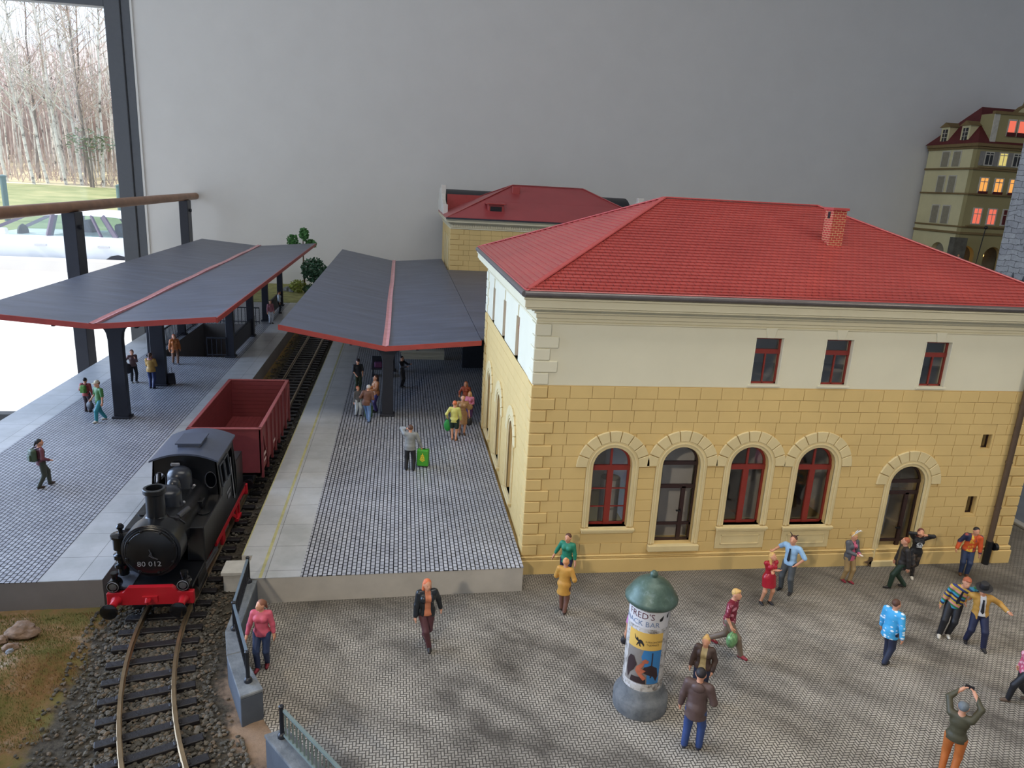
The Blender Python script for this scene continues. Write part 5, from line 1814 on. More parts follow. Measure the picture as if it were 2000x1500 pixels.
def shape(par, name, pts, mt, off):
    # fine triangulation so the outline follows the curve of the column
    tri = tessellate_polygon([[Vector((u, z, 0)) for u, z in pts]])
    m = M()
    b = bmesh.new()
    vs = [b.verts.new((u, z, 0)) for u, z in pts]
    for t in tri:
        try: b.faces.new([vs[i] for i in t])
        except ValueError: pass
    for _ in range(5):
        bmesh.ops.subdivide_edges(b, edges=[e for e in b.edges if e.calc_length() > .03], cuts=1)
        bmesh.ops.triangulate(b, faces=b.faces)
    b.verts.index_update()
    m.add([wrap(v.co.x, v.co.y, off) for v in b.verts], [tuple(v.index for v in f.verts) for f in b.faces])
    b.free()
    return m.build(name, mt, par, fix=False)


def wrapped_text(par, name, s, size, uc, z, mt, off, sx=1.0):
    tv, tf = text_mesh(s, size)
    m = M(); m.add([wrap(uc + p[0] * sx, z + p[1], off) for p in tv], tf)
    return m.build(name, mt, par, fix=False)


PW = mat('white_poster_paper', S(204, 200, 198), .6, var=.06, vscale=3)
p1 = poster('snack_bar_poster', -.66, .52, 2.12, 2.50, PW, .004)
wrapped_text(p1, 'lettering', "FRED'S", .20, -.13, 2.335, mat('plum_lettering', S(92, 52, 62), .6, var=0), .008)
wrapped_text(p1, 'lettering', 'SNACK BAR', .165, -.16, 2.17, mat('slate_blue_lettering', S(104, 122, 150), .6, var=0), .008)
INK = mat('black_ink', S(28, 26, 26), .7, var=0)
shape(p1, 'small_mark', [(.27, 2.36), (.36, 2.44), (.35, 2.36), (.33, 2.31), (.27, 2.31)], INK, .008)
shape(p1, 'small_mark', [(.44, 2.40), (.49, 2.48), (.49, 2.36), (.45, 2.35)], INK, .008)
p2_ = poster('yellow_poster', -.36, .40, 1.62, 2.02, mat('yellow_poster_paper', S(214, 172, 84), .6, var=.05), .005)
shape(p2_, 'emblem', [(-.22, 1.93), (-.21, 1.93), (-.18, 1.85), (-.15, 1.86), (-.17, 1.89), (-.13, 1.87), (-.12, 1.83), (-.07, 1.85), (-.03, 1.82), (.01, 1.75), (.0, 1.70), (-.03, 1.74), (-.07, 1.77), (-.07, 1.72), (-.05, 1.68), (-.09, 1.69), (-.1, 1.74), (-.13, 1.72), (-.14, 1.68), (-.16, 1.69), (-.14, 1.75), (-.12, 1.79), (-.16, 1.80), (-.2, 1.84)], INK, .009)
wrapped_text(p2_, 'lettering', 'KARKONOSKIE', .062, .21, 1.80, INK, .009, .85)
wrapped_text(p2_, 'lettering', 'TAJEMNICE', .062, .185, 1.735, INK, .009, .85)
p3_ = poster('picture_poster', -.36, .40, .80, 1.62, mat('grey_poster_field', S(128, 120, 112), .6, var=.15, vscale=4), .005)
shape(p3_, 'blue_field', [(.02, 1.62), (.40, 1.62), (.40, .82), (.14, .82), (.12, 1.1), (.05, 1.25), (-.02, 1.45)], mat('blue_poster_ink', S(52, 118, 172), .6, var=.1), .010)
DKP = mat('dark_poster_ink', S(48, 30, 30), .6, var=.1)
ORP = mat('orange_poster_ink', S(178, 96, 66), .6, var=.2, vscale=8)
shape(p3_, 'dark_shape', [(-.32, 1.3), (-.26, 1.42), (-.18, 1.42), (-.1, 1.25), (-.16, 1.1), (-.24, 1.0), (-.28, .86), (-.33, 1.05)], DKP, .013)
shape(p3_, 'dark_shape', [(.06, 1.22), (.2, 1.28), (.33, 1.2), (.37, 1.0), (.33, .88), (.26, 1.0), (.12, 1.05), (.0, 1.1)], DKP, .013)
shape(p3_, 'dark_shape', [(-.2, .95), (.1, .98), (.12, .82), (-.22, .82)], DKP, .013)
shape(p3_, 'orange_shape', [(-.1, 1.2), (.02, 1.34), (.06, 1.30), (.0, 1.18), (.1, 1.14), (.02, 1.06), (.12, .96), (.06, .90), (-.06, 1.02), (-.12, 1.1)], ORP, .017)
shape(p3_, 'orange_shape', [(.0, 1.36), (.06, 1.42), (.14, 1.38), (.12, 1.32), (.03, 1.31)], ORP, .017)
shape(p3_, 'pole_shape', [(.19, 1.58), (.21, 1.58), (.22, .98), (.19, .98)], DKP, .021)
m = M()
r = random.Random(2)
for q in range(9):
    u, z = r.uniform(-.62, .42), r.choice((r.uniform(2.04, 2.1), r.uniform(.64, .78)))
    L, h = r.uniform(.05, .16), r.uniform(.015, .05)
    m.add([wrap(u, z, .006), wrap(u + L, z - .02, .006), wrap(u + L * .9, z + h, .006), wrap(u + .01, z + h * .8, .006)], [(0, 1, 2, 3)])
m.build('torn_paper', PW, ad, fix=False)

# ------------------------------------------------------------------ planting at the far end
LEAF = mat('leaf_green', S(84, 136, 78), .7, var=.3, vscale=3)
LEAFD = mat('leaf_dark_green', S(66, 102, 78), .75, var=.3, vscale=3)
LEAFY = mat('leaf_yellow_green', S(150, 160, 78), .75, var=.3, vscale=3)


def leaves(m, c, rad, n, s, r):
    for q in range(n):
        while True:
            d = Vector((r.uniform(-1, 1), r.uniform(-1, 1), r.uniform(-1, 1)))
            if d.length < 1: break
        p = Vector(c) + Vector((d.x * rad[0], d.y * rad[1], d.z * rad[2]))
        a = Vector((r.uniform(-1, 1), r.uniform(-1, 1), r.uniform(-.4, 1))).normalized() * s * r.uniform(.6, 1.2)
        b = a.cross(Vector((r.uniform(-1, 1), r.uniform(-1, 1), r.uniform(-1, 1)))).normalized() * s * .45
        m.add([p - a * .5, p + b, p + a * .6, p - b], [(0, 1, 2, 3)])


r = random.Random(12)
tp = thing('young_tree', 'slim green tree with leafy lobes at the far end of the platform', 'tree', (-11.8, 47, .7))
m = M(); m.tube([(-11.8, 47, .6), (-11.85, 47, 2.5), (-11.9, 47, 4.4), (-11.85, 47, 5.9)], [.09, .07, .05, .03], 8); m.tube([(-11.88, 47, 4.0), (-12.5, 46.9, 5.0)], [.04, .02], 6); m.tube([(-11.88, 47, 4.1), (-11.3, 47, 4.9)], [.04, .02], 6)
m.build('trunk', mat('tree_bark_brown', S(92, 74, 58), .9), tp)
m = M()
for c, rd, n in (((-11.8, 47, 5.75), (.42, .4, .55), 260), ((-12.75, 47, 5.15), (.5, .4, .55), 260), ((-12.3, 47, 4.6), (.5, .4, .4), 160), ((-11.25, 47, 4.95), (.5, .4, .35), 180)):
    leaves(m, c, rd, n, .24, r)
m.build('foliage', LEAF, tp, fix=False)
for lb, c, rd, n, mt, s in (('dense dark green shrub below the slim tree', (-11.0, 46.9, 2.7), (1.1, .8, 1.1), 900, LEAFD, .24), ('yellow green bush left below the dark shrub', (-12.3, 46.6, 1.35), (.75, .6, .55), 420, LEAFY, .18),
                            ('low dark bush by the stones under the shrub', (-11.0, 46.3, 1.15), (.9, .6, .45), 380, LEAFD, .18)):
    t = thing('shrub', lb, 'bush', (c[0], c[1], .7), group='bushes at the far end of the platform')
    m = M(); m.cyl((c[0], c[1], .55), (c[0], c[1], c[2]), .06, .03, 7); m.build('stem', mat('tree_bark_brown', S(92, 74, 58)), t)
    m = M(); leaves(m, c, rd, n, s, r); m.build('foliage', mt, t, fix=False)
m = M(); m.box(-15.8, -9.9, 41.5, 51.8, PZ - .25, PZ + .02)
tag(m.build('grass_verge', mat('verge_grass', S(150, 148, 92), .95, var=.3, vscale=2, bump=.5, bscale=20)), 'yellowish grass verge at the far end of the left platform', 'grass', kind='structure')
for i, (x, y, s) in enumerate(((-11.2, 45.6, .22), (-10.9, 45.5, .16), (-12.9, 47.2, .3), (-13.4, 47.4, .34), (-10.5, 45.6, .18))):
    m = rock_mesh((x, y, PZ + s * .4), s, i + 50, .8)
    tag(m.build('rock', mat('rock_grey', S(130, 132, 134))), ('pale stone before the low bush', 'small stone beside the low bush', 'grey stone behind the yellow green bush', 'larger grey stone left of the yellow green bush', 'small stone at the platform edge by the shrub')[i], 'rock', 'stones around the far bushes')

# ------------------------------------------------------------------ things standing about
bn = thing('bench', 'dark bench with purple bag around the column under the right canopy', 'bench', (-4.0, 19.2, PZ))
m = M(); m.box(-5.0, -4.3, 18.9, 19.6, 1.12, 1.2); m.build('seat', DARKMETAL, bn, bevel=.01)
for xx in (-4.95, -4.4):
    m = M(); m.box(xx, xx + .06, 18.95, 19.5, PZ, 1.12); m.build('leg', DARKMETAL, bn)
m = M(); m.box(-5.0, -4.3, 19.56, 19.62, 1.2, 1.7); m.build('backrest', DARKMETAL, bn, bevel=.01)
m = M(); m.box(-4.85, -4.45, 19.0, 19.3, 1.2, 1.48)
tag(m.build('bag', mat('purple_bag', S(92, 48, 84), .8), bevel=.05, segs=2), 'purple bag lying on the dark bench under the canopy', 'bag')


def suitcase(label, x, y, z, rz, w, d, h, colr, leaf=False, tilt=0.0, ext=0.0):
    t = thing('suitcase', label, 'suitcase', (x, y, z), rz)
    t.rotation_euler = (tilt, 0, rz)
    m = M(); m.box(-w / 2, w / 2, -d / 2, d / 2, .05, h)
    cm = mat('suitcase_' + label.split()[0], colr, .35, var=.06)
    m.build('shell', cm, t, bevel=.035, local=True, segs=3)
    m = M(); m.box(-w / 2 - .004, w / 2 + .004, -.012, .012, .045, h + .004); m.build('zip_seam', BLK, t, local=True)
    for sx in (-1, 1):
        for sy in (-1, 1):
            m = M(); m.cyl((sx * (w / 2 - .05) - .015, sy * (d / 2 - .05), .03), (sx * (w / 2 - .05) + .015, sy * (d / 2 - .05), .03), .03, n=10); m.build('wheel', BLK, t, local=True)
    m = M(); m.tube([(-.07, 0, h), (-.07, 0, h + .03 + ext), (.07, 0, h + .03 + ext), (.07, 0, h)], .012, 6); m.build('handle', BLK, t, local=True)
    if leaf:
        ym = mat('yellow_leaf_print', S(232, 206, 60), .6, var=0)
        m = M(); yy = -d / 2 - .003
        def el(cx_, cz_, L, W, an):
            pts = []
            for i in range(10):
                a = 2 * PI * i / 10
                u, v = L * math.cos(a) * (1 - .25 * math.cos(a)), W * math.sin(a)
                pts.append((cx_ + u * math.cos(an) - v * math.sin(an), yy, cz_ + u * math.sin(an) + v * math.cos(an)))
            m.add(pts, [tuple(range(10))])
        el(.0, h * .76, .06, .022, PI / 2)
        for q in range(4):
            z_ = h * .36 + q * .055
            L = .085 - .012 * q
            el(L * .7, z_ + .05, L * .75, .02, .7); el(-L * .7, z_ + .05, L * .75, .02, PI - .7)
        m.add([(-.006, yy, h * .32), (.006, yy, h * .32), (.004, yy, h * .72), (-.004, yy, h * .72)], [(0, 1, 2, 3)])
        m.build('leaf_print', ym, t, local=True, fix=False)
    return t


suitcase('bright green suitcase with yellow leaf print beside the man in grey', -2.66, 6.45, PZ, math.radians(-14), .42, .26, .66, S(70, 160, 44), True)
suitcase('black wheeled suitcase leaning beside the left platform column', -14.25, 16.95, PZ, math.radians(25), .34, .22, .56, S(34, 36, 46), False, math.radians(-28), .25)
# ------------------------------------------------------------------ people
def nets(F, org, h):
    """surface nets over a sampled distance field"""
    nx, ny, nz = F.shape
    S_ = F < 0
    off = [(i, j, k) for i in (0, 1) for j in (0, 1) for k in (0, 1)]
    cnt = np.zeros((nx - 1, ny - 1, nz - 1), np.int32)
    for i, j, k in off:
        cnt += S_[i:nx - 1 + i, j:ny - 1 + j, k:nz - 1 + k]
    act = (cnt > 0) & (cnt < 8)
    I = np.argwhere(act)
    if len(I) == 0:
        return [], []
    idx = -np.ones(act.shape, np.int64)
    idx[act] = np.arange(len(I))
    P = np.zeros((len(I), 3)); N = np.zeros(len(I))
    for a in off:
        for ax in range(3):
            if a[ax]: continue
            b = list(a); b[ax] = 1
            fa = F[I[:, 0] + a[0], I[:, 1] + a[1], I[:, 2] + a[2]]
            fb = F[I[:, 0] + b[0], I[:, 1] + b[1], I[:, 2] + b[2]]
            c = (fa < 0) != (fb < 0)
            t = np.where(c, fa / np.where(c, fa - fb, 1), 0)
            p = np.array(a, float)[None, :].repeat(len(I), 0)
            p[:, ax] += t
            P += p * c[:, None]; N += c
    V = (I + P / N[:, None]) * h + org
    faces = []
    for ax in range(3):
        sl0 = [slice(None)] * 3; sl1 = [slice(None)] * 3
        sl0[ax] = slice(0, -1); sl1[ax] = slice(1, None)
        ch = S_[tuple(sl0)] != S_[tuple(sl1)]
        E_ = np.argwhere(ch)
        u, w = (ax + 1) % 3, (ax + 2) % 3
        ok = (E_[:, u] > 0) & (E_[:, w] > 0) & (E_[:, u] < F.shape[u] - 1) & (E_[:, w] < F.shape[w] - 1)
        E_ = E_[ok]
        q = []
        for du, dw in ((-1, -1), (0, -1), (0, 0), (-1, 0)):
            g = E_.copy(); g[:, u] += du; g[:, w] += dw
            q.append(idx[g[:, 0], g[:, 1], g[:, 2]])
        Q = np.stack(q, 1)
        flip = ~S_[E_[:, 0], E_[:, 1], E_[:, 2]]
        Q[flip] = Q[flip][:, ::-1]
        faces.append(Q)
    return V, np.concatenate(faces)


def field(prims, h, k=0.02, cuts=(), pad=.03):
    lo_ = np.full(3, 9.0); hi_ = np.full(3, -9.0)
    for p in prims:
        if p[0] == 'e':
            r_ = max(p[2]); a = np.array(p[1]); lo_ = np.minimum(lo_, a - r_); hi_ = np.maximum(hi_, a + r_)
        else:
            for c, r_ in ((p[1], p[3]), (p[2], p[4])):
                a = np.array(c); lo_ = np.minimum(lo_, a - r_); hi_ = np.maximum(hi_, a + r_)
    lo_ -= pad; hi_ += pad
    n = np.ceil((hi_ - lo_) / h).astype(int) + 1
    X, Y, Z = np.meshgrid(*[lo_[i] + h * np.arange(n[i]) for i in range(3)], indexing='ij')
    G = np.stack([X, Y, Z], -1).astype(np.float32)
    D = np.full(X.shape, 1.0, np.float32)
    for p in prims:
        if p[0] == 'e':
            c, r_ = np.array(p[1], np.float32), np.array(p[2], np.float32)
            q = G - c
            if len(p) > 3 and p[3] is not None:
                q = q @ np.array(p[3], np.float32)
            k0 = np.linalg.norm(q / r_, axis=-1); k1 = np.linalg.norm(q / (r_ * r_), axis=-1) + 1e-6
            d = k0 * (k0 - 1) / k1
        else:
            a, b = np.array(p[1], np.float32), np.array(p[2], np.float32)
            ba = b - a
            t = np.clip(((G - a) @ ba) / max(1e-9, ba @ ba), 0, 1)
            d = np.linalg.norm(G - a - t[..., None] * ba, axis=-1) - (p[3] + (p[4] - p[3]) * t)
        hh = np.maximum(k - np.abs(D - d), 0) / k
        D = np.minimum(D, d) - hh * hh * k * .25
    for f in cuts:
        D = np.maximum(D, f(X, Y, Z))
    return D, lo_


def skin_mesh(name, prims, mt, par, scale, h=.0105, k=.02, cuts=(), extra=None):
    D, o = field(prims, h, k, cuts)
    V, Fq = nets(D, o, h)
    if len(V) == 0:
        return None
    m = M()
    m.v = [tuple(v * scale) for v in V]
    m.f = [tuple(int(i) for i in q) for q in Fq]
    m.mi = [0] * len(m.f)
    if extra: extra(m)
    return m.build(name, mt, par, smooth=70, local=True, fix=False)


def ik(a, b, l1, l2, hint):
    a, b = Vector(a), Vector(b)
    d = b - a
    L = min(d.length, (l1 + l2) * .998)
    u = d.normalized()
    b2 = a + u * L
    x = (l1 * l1 - l2 * l2 + L * L) / (2 * L)
    hgt = math.sqrt(max(0, l1 * l1 - x * x))
    hv = Vector(hint); hv = hv - u * hv.dot(u)
    hv = hv.normalized() if hv.length > 1e-6 else Vector((0, 1, 0))
    return a + u * x + hv * hgt, b2


SKIN = mat('figure_skin', S(206, 148, 116), .5, var=.05, vscale=6)
EYE = mat('eye_dark', S(38, 28, 24), .3, var=0)
LIP = mat('lip_colour', S(170, 92, 82), .5, var=0)


def C_(r, g, b, rough=.55, var=.1):
    return mat('cloth_%d_%d_%d' % (r, g, b), S(r, g, b), rough, var=var, vscale=7, bump=.35, bscale=13)


def person(label, pos, yaw, H, fem=False, feet=None, hands=None, lean=(0, 0), head=(0, 0), top=None, sleeve=1.0, hem=.50, jacket=None, jhem=.46, jopen=True,
           bottom=None, kind='trousers', shoes=None, hair=None, style='short', group=None, skirt_z=.34, skirt_r=.115, elbows=None, extra=None, detail=1.0, bulk=1.0):
    yaw -= math.degrees(math.atan2(pos[0] + 3.53, pos[1] + 18.67))     # yaw 0 turns the figure to the viewer's place
    t = thing('person', label, 'person', pos, math.radians(yaw), group)
    sc = H / .995
    h = .0105 / detail
    ft = {'L': (.055, 0, 0), 'R': (-.055, 0, 0)}
    ft.update(feet or {})
    hd = {'L': (.155, -.02, .46), 'R': (-.155, -.02, .46)}
    hd.update(hands or {})
    sw = .105 if fem else .118
    hw = .058 if fem else .052
    # pelvis low enough for both feet to reach the ground
    pz = .525
    for s_, sg in (('L', 1), ('R', -1)):
        f = ft[s_]
        dx, dy = f[0] - sg * hw, f[1]
        m_ = .478 ** 2 - dx * dx - dy * dy
        pz = min(pz, f[2] + .045 + math.sqrt(max(.02, m_)))
    pel = Vector((0, 0, pz))
    lx, ly = lean
    up = lambda x, y, z: Vector((x + lx * (z - .53) / .3, y + ly * (z - .53) / .3, z + pz - .525))
    chest = up(0, 0, .735); neck0 = up(0, .005, .83); hc = up(0, -.012, .925) + Vector((lx * .1, ly * .15, 0))
    legs, arms = {}, {}
    for s_, sg in (('L', 1), ('R', -1)):
        hip = pel + Vector((sg * hw, 0, -.01))
        ank = Vector((ft[s_][0], ft[s_][1], ft[s_][2] + .045))
        kn, an = ik(hip, ank, .243, .237, (sg * .12, -1, .05))
        legs[s_] = (hip, kn, an)
        sh = up(sg * sw, .005, .805)
        hint = (elbows or {}).get(s_, (sg * .5, .8, -.3))
        el, ha = ik(sh, hd[s_], .165, .15, hint)
        arms[s_] = (sh, el, ha)
    Rz = Matrix.Rotation(math.radians(head[0]), 3, 'Z') @ Matrix.Rotation(math.radians(head[1]), 3, 'X')
    RH = np.array(Rz)          # columns rotate local head axes; q @ R maps world->local
    hp = lambda x, y, z: tuple(hc + Rz @ Vector((x, y, z)))
    b_ = bulk
    torso = [('e', tuple(up(0, 0, .735)), (.094 * b_, .061 * b_, .10)), ('e', tuple(up(0, .0, .63)), ((.078 if fem else .088) * b_, .06 * b_, .09)),
             ('c', tuple(up(-sw * .75, .005, .80)), tuple(up(sw * .75, .005, .80)), .036, .036)]
    if fem:
        torso += [('e', tuple(up(.042, -.05, .745)), (.04, .036, .04)), ('e', tuple(up(-.042, -.05, .745)), (.04, .036, .04))]
    pelv = [('e', tuple(pel + Vector((0, .004, .015))), ((.1 if fem else .092) * b_, .07 * b_, .075))]
    leg_p = lambda ex: [q for s_ in 'LR' for q in (('c', tuple(legs[s_][0]), tuple(legs[s_][1]), .053 * b_ + ex, .036 + ex), ('c', tuple(legs[s_][1]), tuple(legs[s_][2]), .036 + ex, .022 + ex))]
    arm_full = lambda ex: [q for s_ in 'LR' for q in (('c', tuple(arms[s_][0]), tuple(arms[s_][1]), .031 + ex, .025 + ex), ('c', tuple(arms[s_][1]), tuple(arms[s_][2]), .025 + ex, .016 + ex))]

    def arm_p(ex, f):
        out = []
        for s_ in 'LR':
            a, e, w = arms[s_]
            if f <= .5:
                out.append(('c', tuple(a), tuple(a.lerp(e, f * 2)), .034 + ex, .031 + ex))
            else:
                out += [('c', tuple(a), tuple(e), .032 + ex, .026 + ex), ('c', tuple(e), tuple(e.lerp(w, (f - .5) * 2 * .97)), .026 + ex, .021 + ex)]
        return out
    inflate = lambda L, d: [(p[0], p[1], tuple(r_ + d for r_ in p[2]), *p[3:]) if p[0] == 'e' else (p[0], p[1], p[2], p[3] + d, p[4] + d) for p in L]
    # --- body: one continuous skin
    body = list(torso) + list(pelv) + leg_p(0) + arm_full(0)
    body += [('c', tuple(neck0), tuple(hc + Vector((0, .01, -.03))), .036, .031)]
    body += [('e', tuple(hc + Rz @ Vector((0, .004, .012))), (.050, .058, .061), RH), ('e', hp(0, -.018, -.024), (.038, .041, .042), RH),
             ('e', hp(0, -.060, -.006), (.009, .013, .014), RH), ('e', hp(0, -.045, -.046), (.018, .014, .012), RH)]
    body += [('e', hp(sx * .049, .008, .0), (.008, .014, .019), RH) for sx in (-1, 1)]
    for s_ in 'LR':
        a, e, w = arms[s_]
        d = (w - e).normalized()
        body.append(('c', tuple(w), tuple(w + d * .035), .017, .019))
        an = legs[s_][2]
        body.append(('c', tuple(an), tuple(an + Vector((0, -.055, -.025))), .022, .013))

    def fingers(m):
        for s_, sg in (('L', 1), ('R', -1)):
            a, e, w = arms[s_]
            d = (w - e).normalized()
            side = Vector((0, -1, 0)) if abs(d.y) < .8 else Vector((sg, 0, 0))
            side = (side - d * side.dot(d)).normalized()
            nrm = d.cross(side).normalized() * (1 if sg > 0 else -1)
            inw = -nrm if nrm.x * sg > 0 else nrm
            for q in range(4):
                o = (q - 1.5) * .0105
                L = (.040, .045, .042, .034)[q]
                p0 = w + d * .04 + side * -o
                p1 = p0 + d * L * .55 + inw * .004
                p2 = p1 + d * L * .42 + inw * .012
                m.tube([p * sc for p in (p0, p1, p2)], [.0075 * sc, .0068 * sc, .005 * sc], 6)
            p0 = w + d * .012 + side * .014
            m.tube([p * sc for p in (p0, p0 + side * .016 + d * .016, p0 + side * .020 + d * .036 + inw * .006)], [.009 * sc, .008 * sc, .0055 * sc], 6)
    skin_mesh('body', body, SKIN, t, sc, h, .022, (), fingers)
    me_eye = M()
    for sx in (-1, 1):
        e_ = M(); e_.ball(tuple(Vector(hp(sx * .019, -.0505, .008)) * sc), .0050 * sc, 8, 6); e_.build('eye', EYE, t, local=True, smooth=True, fix=False)
    e_ = M(); a_, c_2 = Vector(hp(-.014, -.0555, -.032)), Vector(hp(.014, -.0555, -.032)); mid = Vector(hp(0, -.0605, -.0325))
    e_.tube([a_ * sc, mid * sc, c_2 * sc], [.003 * sc, .0045 * sc, .003 * sc], 6); e_.build('mouth', LIP, t, local=True, smooth=True, fix=False)
    # --- clothes
    if bottom is not None:
        if kind in ('trousers', 'shorts'):
            L = inflate(pelv, .008) + [('e', tuple(up(0, 0, .60)), ((.082 if fem else .09) * b_, .064 * b_, .05))]
            if kind == 'trousers':
                ex = .008 if not fem else .005
                L += [q for s_ in 'LR' for q in (('c', tuple(legs[s_][0]), tuple(legs[s_][1]), .055 * b_ + ex, .039 + ex), ('c', tuple(legs[s_][1]), tuple(legs[s_][2] + Vector((0, 0, .0))), .039 + ex, .029 + ex))]
                zc = min(ft['L'][2], ft['R'][2])
                skin_mesh('trousers', L, bottom, t, sc, h, .018, (lambda X, Y, Z: Z - (pz + .095), lambda X, Y, Z: (.022 + 0 * X) - Z))
            else:
                L += [('c', tuple(legs[s_][0]), tuple(legs[s_][0].lerp(legs[s_][1], .75)), .068 * b_, .056) for s_ in 'LR']
                skin_mesh('shorts', L, bottom, t, sc, h, .018, (lambda X, Y, Z: Z - (pz + .095),))
        else:
            kx = (legs['L'][1] + legs['R'][1]) * .5
            f_ = min(1, (pz - skirt_z) / .24)
            c1 = pel.lerp(kx, f_); c1.z = skirt_z - .02
            L = inflate(pelv, .012) + [('c', tuple(pel + Vector((0, 0, .06))), tuple(c1), .085, skirt_r)]
            L += [('c', tuple(legs[s_][0]), tuple(legs[s_][1]), .068, .056) for s_ in 'LR']
            skin_mesh('skirt', L, bottom, t, sc, h, .03, (lambda X, Y, Z: Z - (pz + .10), lambda X, Y, Z: skirt_z - Z))
    if top is not None:
        L = inflate(torso, .009) + inflate(pelv, .012) + [('e', tuple(Vector((0, .002, hem + pz - .525 + .01))), (.110 * b_, .078 * b_, .075))]
        if sleeve > 0: L += arm_p(.007, sleeve)
        nz = up(0, 0, .845).z
        hz = hem + pz - .525
        skin_mesh('shirt', L, top, t, sc, h, .02, (lambda X, Y, Z: hz - Z, lambda X, Y, Z: np.where(np.abs(X - lx) < .09, Z - nz, -1)) if sleeve >= 0 else ())
    if jacket is not None:
        L = inflate(torso, .016) + inflate(pelv, .020) + arm_p(.012, .97) + [('e', tuple(Vector((0, .002, jhem + pz - .525 + .01))), (.118 * b_, .088 * b_, .08))]
        if jhem < .44:
            L += [('c', tuple(pel), tuple(Vector((0, .005, jhem + pz - .525 - .03))), .098, .105)]
        nz = up(0, 0, .85).z
        hz = jhem + pz - .525
        cuts = [lambda X, Y, Z: hz - Z, lambda X, Y, Z: np.where(np.abs(X - lx) < .09, Z - nz, -1)]
        if jopen:
            cuts.append(lambda X, Y, Z: np.where(Z < nz + .02, np.minimum(.038 + .03 * np.clip((hz + .12 - Z) / .2, 0, 1) - np.abs(X - lx * (Z - .53) / .3), -Y - .01 + ly * .5), -1))
        skin_mesh('jacket', L, jacket, t, sc, h, .022, cuts)
    # --- shoes
    if shoes is not None:
        for s_, sg in (('L', 1), ('R', -1)):
            an = legs[s_][2]
            toe = Vector((sg * .012, -.085, 0))
            if ft[s_][2] > .02: toe.z = -.03
            base = Vector((an.x, an.y, an.z - .045))
            P_ = [('c', tuple(base + Vector((0, .018, .022))), tuple(base + toe + Vector((0, 0, .020))), .024, .021), ('c', tuple(an), tuple(base + toe * .45 + Vector((0, 0, .025))), .028, .024)]
            zb = base.z + .0005
            skin_mesh('shoe', P_, shoes, t, sc, h, .015, (lambda X, Y, Z: zb - Z, lambda X, Y, Z: Z - (zb + .062)) if ft[s_][2] <= .02 else ())
    # --- hair
    if hair is not None and style != 'none':
        L = [('e', tuple(hc + Rz @ Vector((0, .014, .023))), (.055, .056, .058), RH)]
        if style in ('long', 'bob'):
            z1 = -.15 if style == 'long' else -.07
            L += [('c', hp(sx * .036, .022, .0), hp(sx * .048, .018, z1), .026, .022) for sx in (-1, 1)] + [('c', hp(0, .045, .0), hp(0, .055, z1), .032, .03)]
        if style == 'bun':
            L += [('e', hp(0, .035, .075), (.027, .027, .026))]
        if style == 'pony':
            L += [('c', hp(0, .062, .02), hp(0, .085, -.06), .024, .014)]
        if style == 'quiff':
            L += [('e', hp(0, -.028, .058), (.036, .026, .018))]
        cz = .030
        def facecut(X, Y, Z):
            q = np.stack([X - hc.x, Y - hc.y, Z - hc.z], -1) @ RH
            return np.minimum(-q[..., 1] - .018, np.minimum(cz - q[..., 2] + np.abs(q[..., 0]) * .1, .2))
        skin_mesh('hair', L, hair, t, sc, h * .85, .015, (facecut,))
    t['_sc'] = sc
    info = dict(t=t, sc=sc, hc=hc, Rz=Rz, hp=hp, arms=arms, legs=legs, up=up, pel=pel)
    if extra: extra(info)
    del t['_sc']
    return info


def part(info, name, mt, fn, smooth=True):
    m = M(); fn(m, info)
    m.v = [tuple(Vector(v) * info['sc']) for v in m.v]
    return m.build(name, mt, info['t'], local=True, smooth=smooth)


def world_of(info, p):
    t = info['t']
    return Matrix.Translation(t.location) @ Matrix.Rotation(t.rotation_euler.z, 4, 'Z') @ (Vector(p) * info['sc'])


def tie_part(col):
    def f(i):
        part(i, 'tie', col, lambda m, i: m.add([tuple(i['up'](x, -.093 if z < .72 else -.085, z)) for x, z in ((-.014, .795), (.014, .795), (.010, .77), (.022, .60), (0, .57), (-.022, .60), (-.010, .77))] +
             [tuple(i['up'](x, -.075, z)) for x, z in ((-.014, .795), (.014, .795), (.010, .77), (.022, .60), (0, .57), (-.022, .60), (-.010, .77))],
             [tuple(range(7)), tuple(range(13, 6, -1))] + [(q, q + 7, (q + 1) % 7 + 7, (q + 1) % 7) for q in range(7)]), False)
    return f


def cap_part(col, brim=True):
    def f(i):
        def g(m, i):
            for a in range(1): pass
            m.lathe([(.056, 0), (.058, .02), (.055, .045), (.035, .062), (.005, .068)], (0, 0, 0), 18)
            if brim: m.add([(.045, -.03, .004), (-.045, -.03, .004), (-.03, -.1, -.004), (.03, -.1, -.004), (.045, -.03, .012), (-.045, -.03, .012), (-.03, -.1, .004), (.03, -.1, .004)],
                           [(3, 2, 1, 0), (4, 5, 6, 7), (0, 1, 5, 4), (1, 2, 6, 5), (2, 3, 7, 6), (3, 0, 4, 7)])
            m.v = [tuple(i['hp'](v[0], v[1] + .004, v[2] + .028)) for v in m.v]
        part(i, 'cap', col, g)
    return f


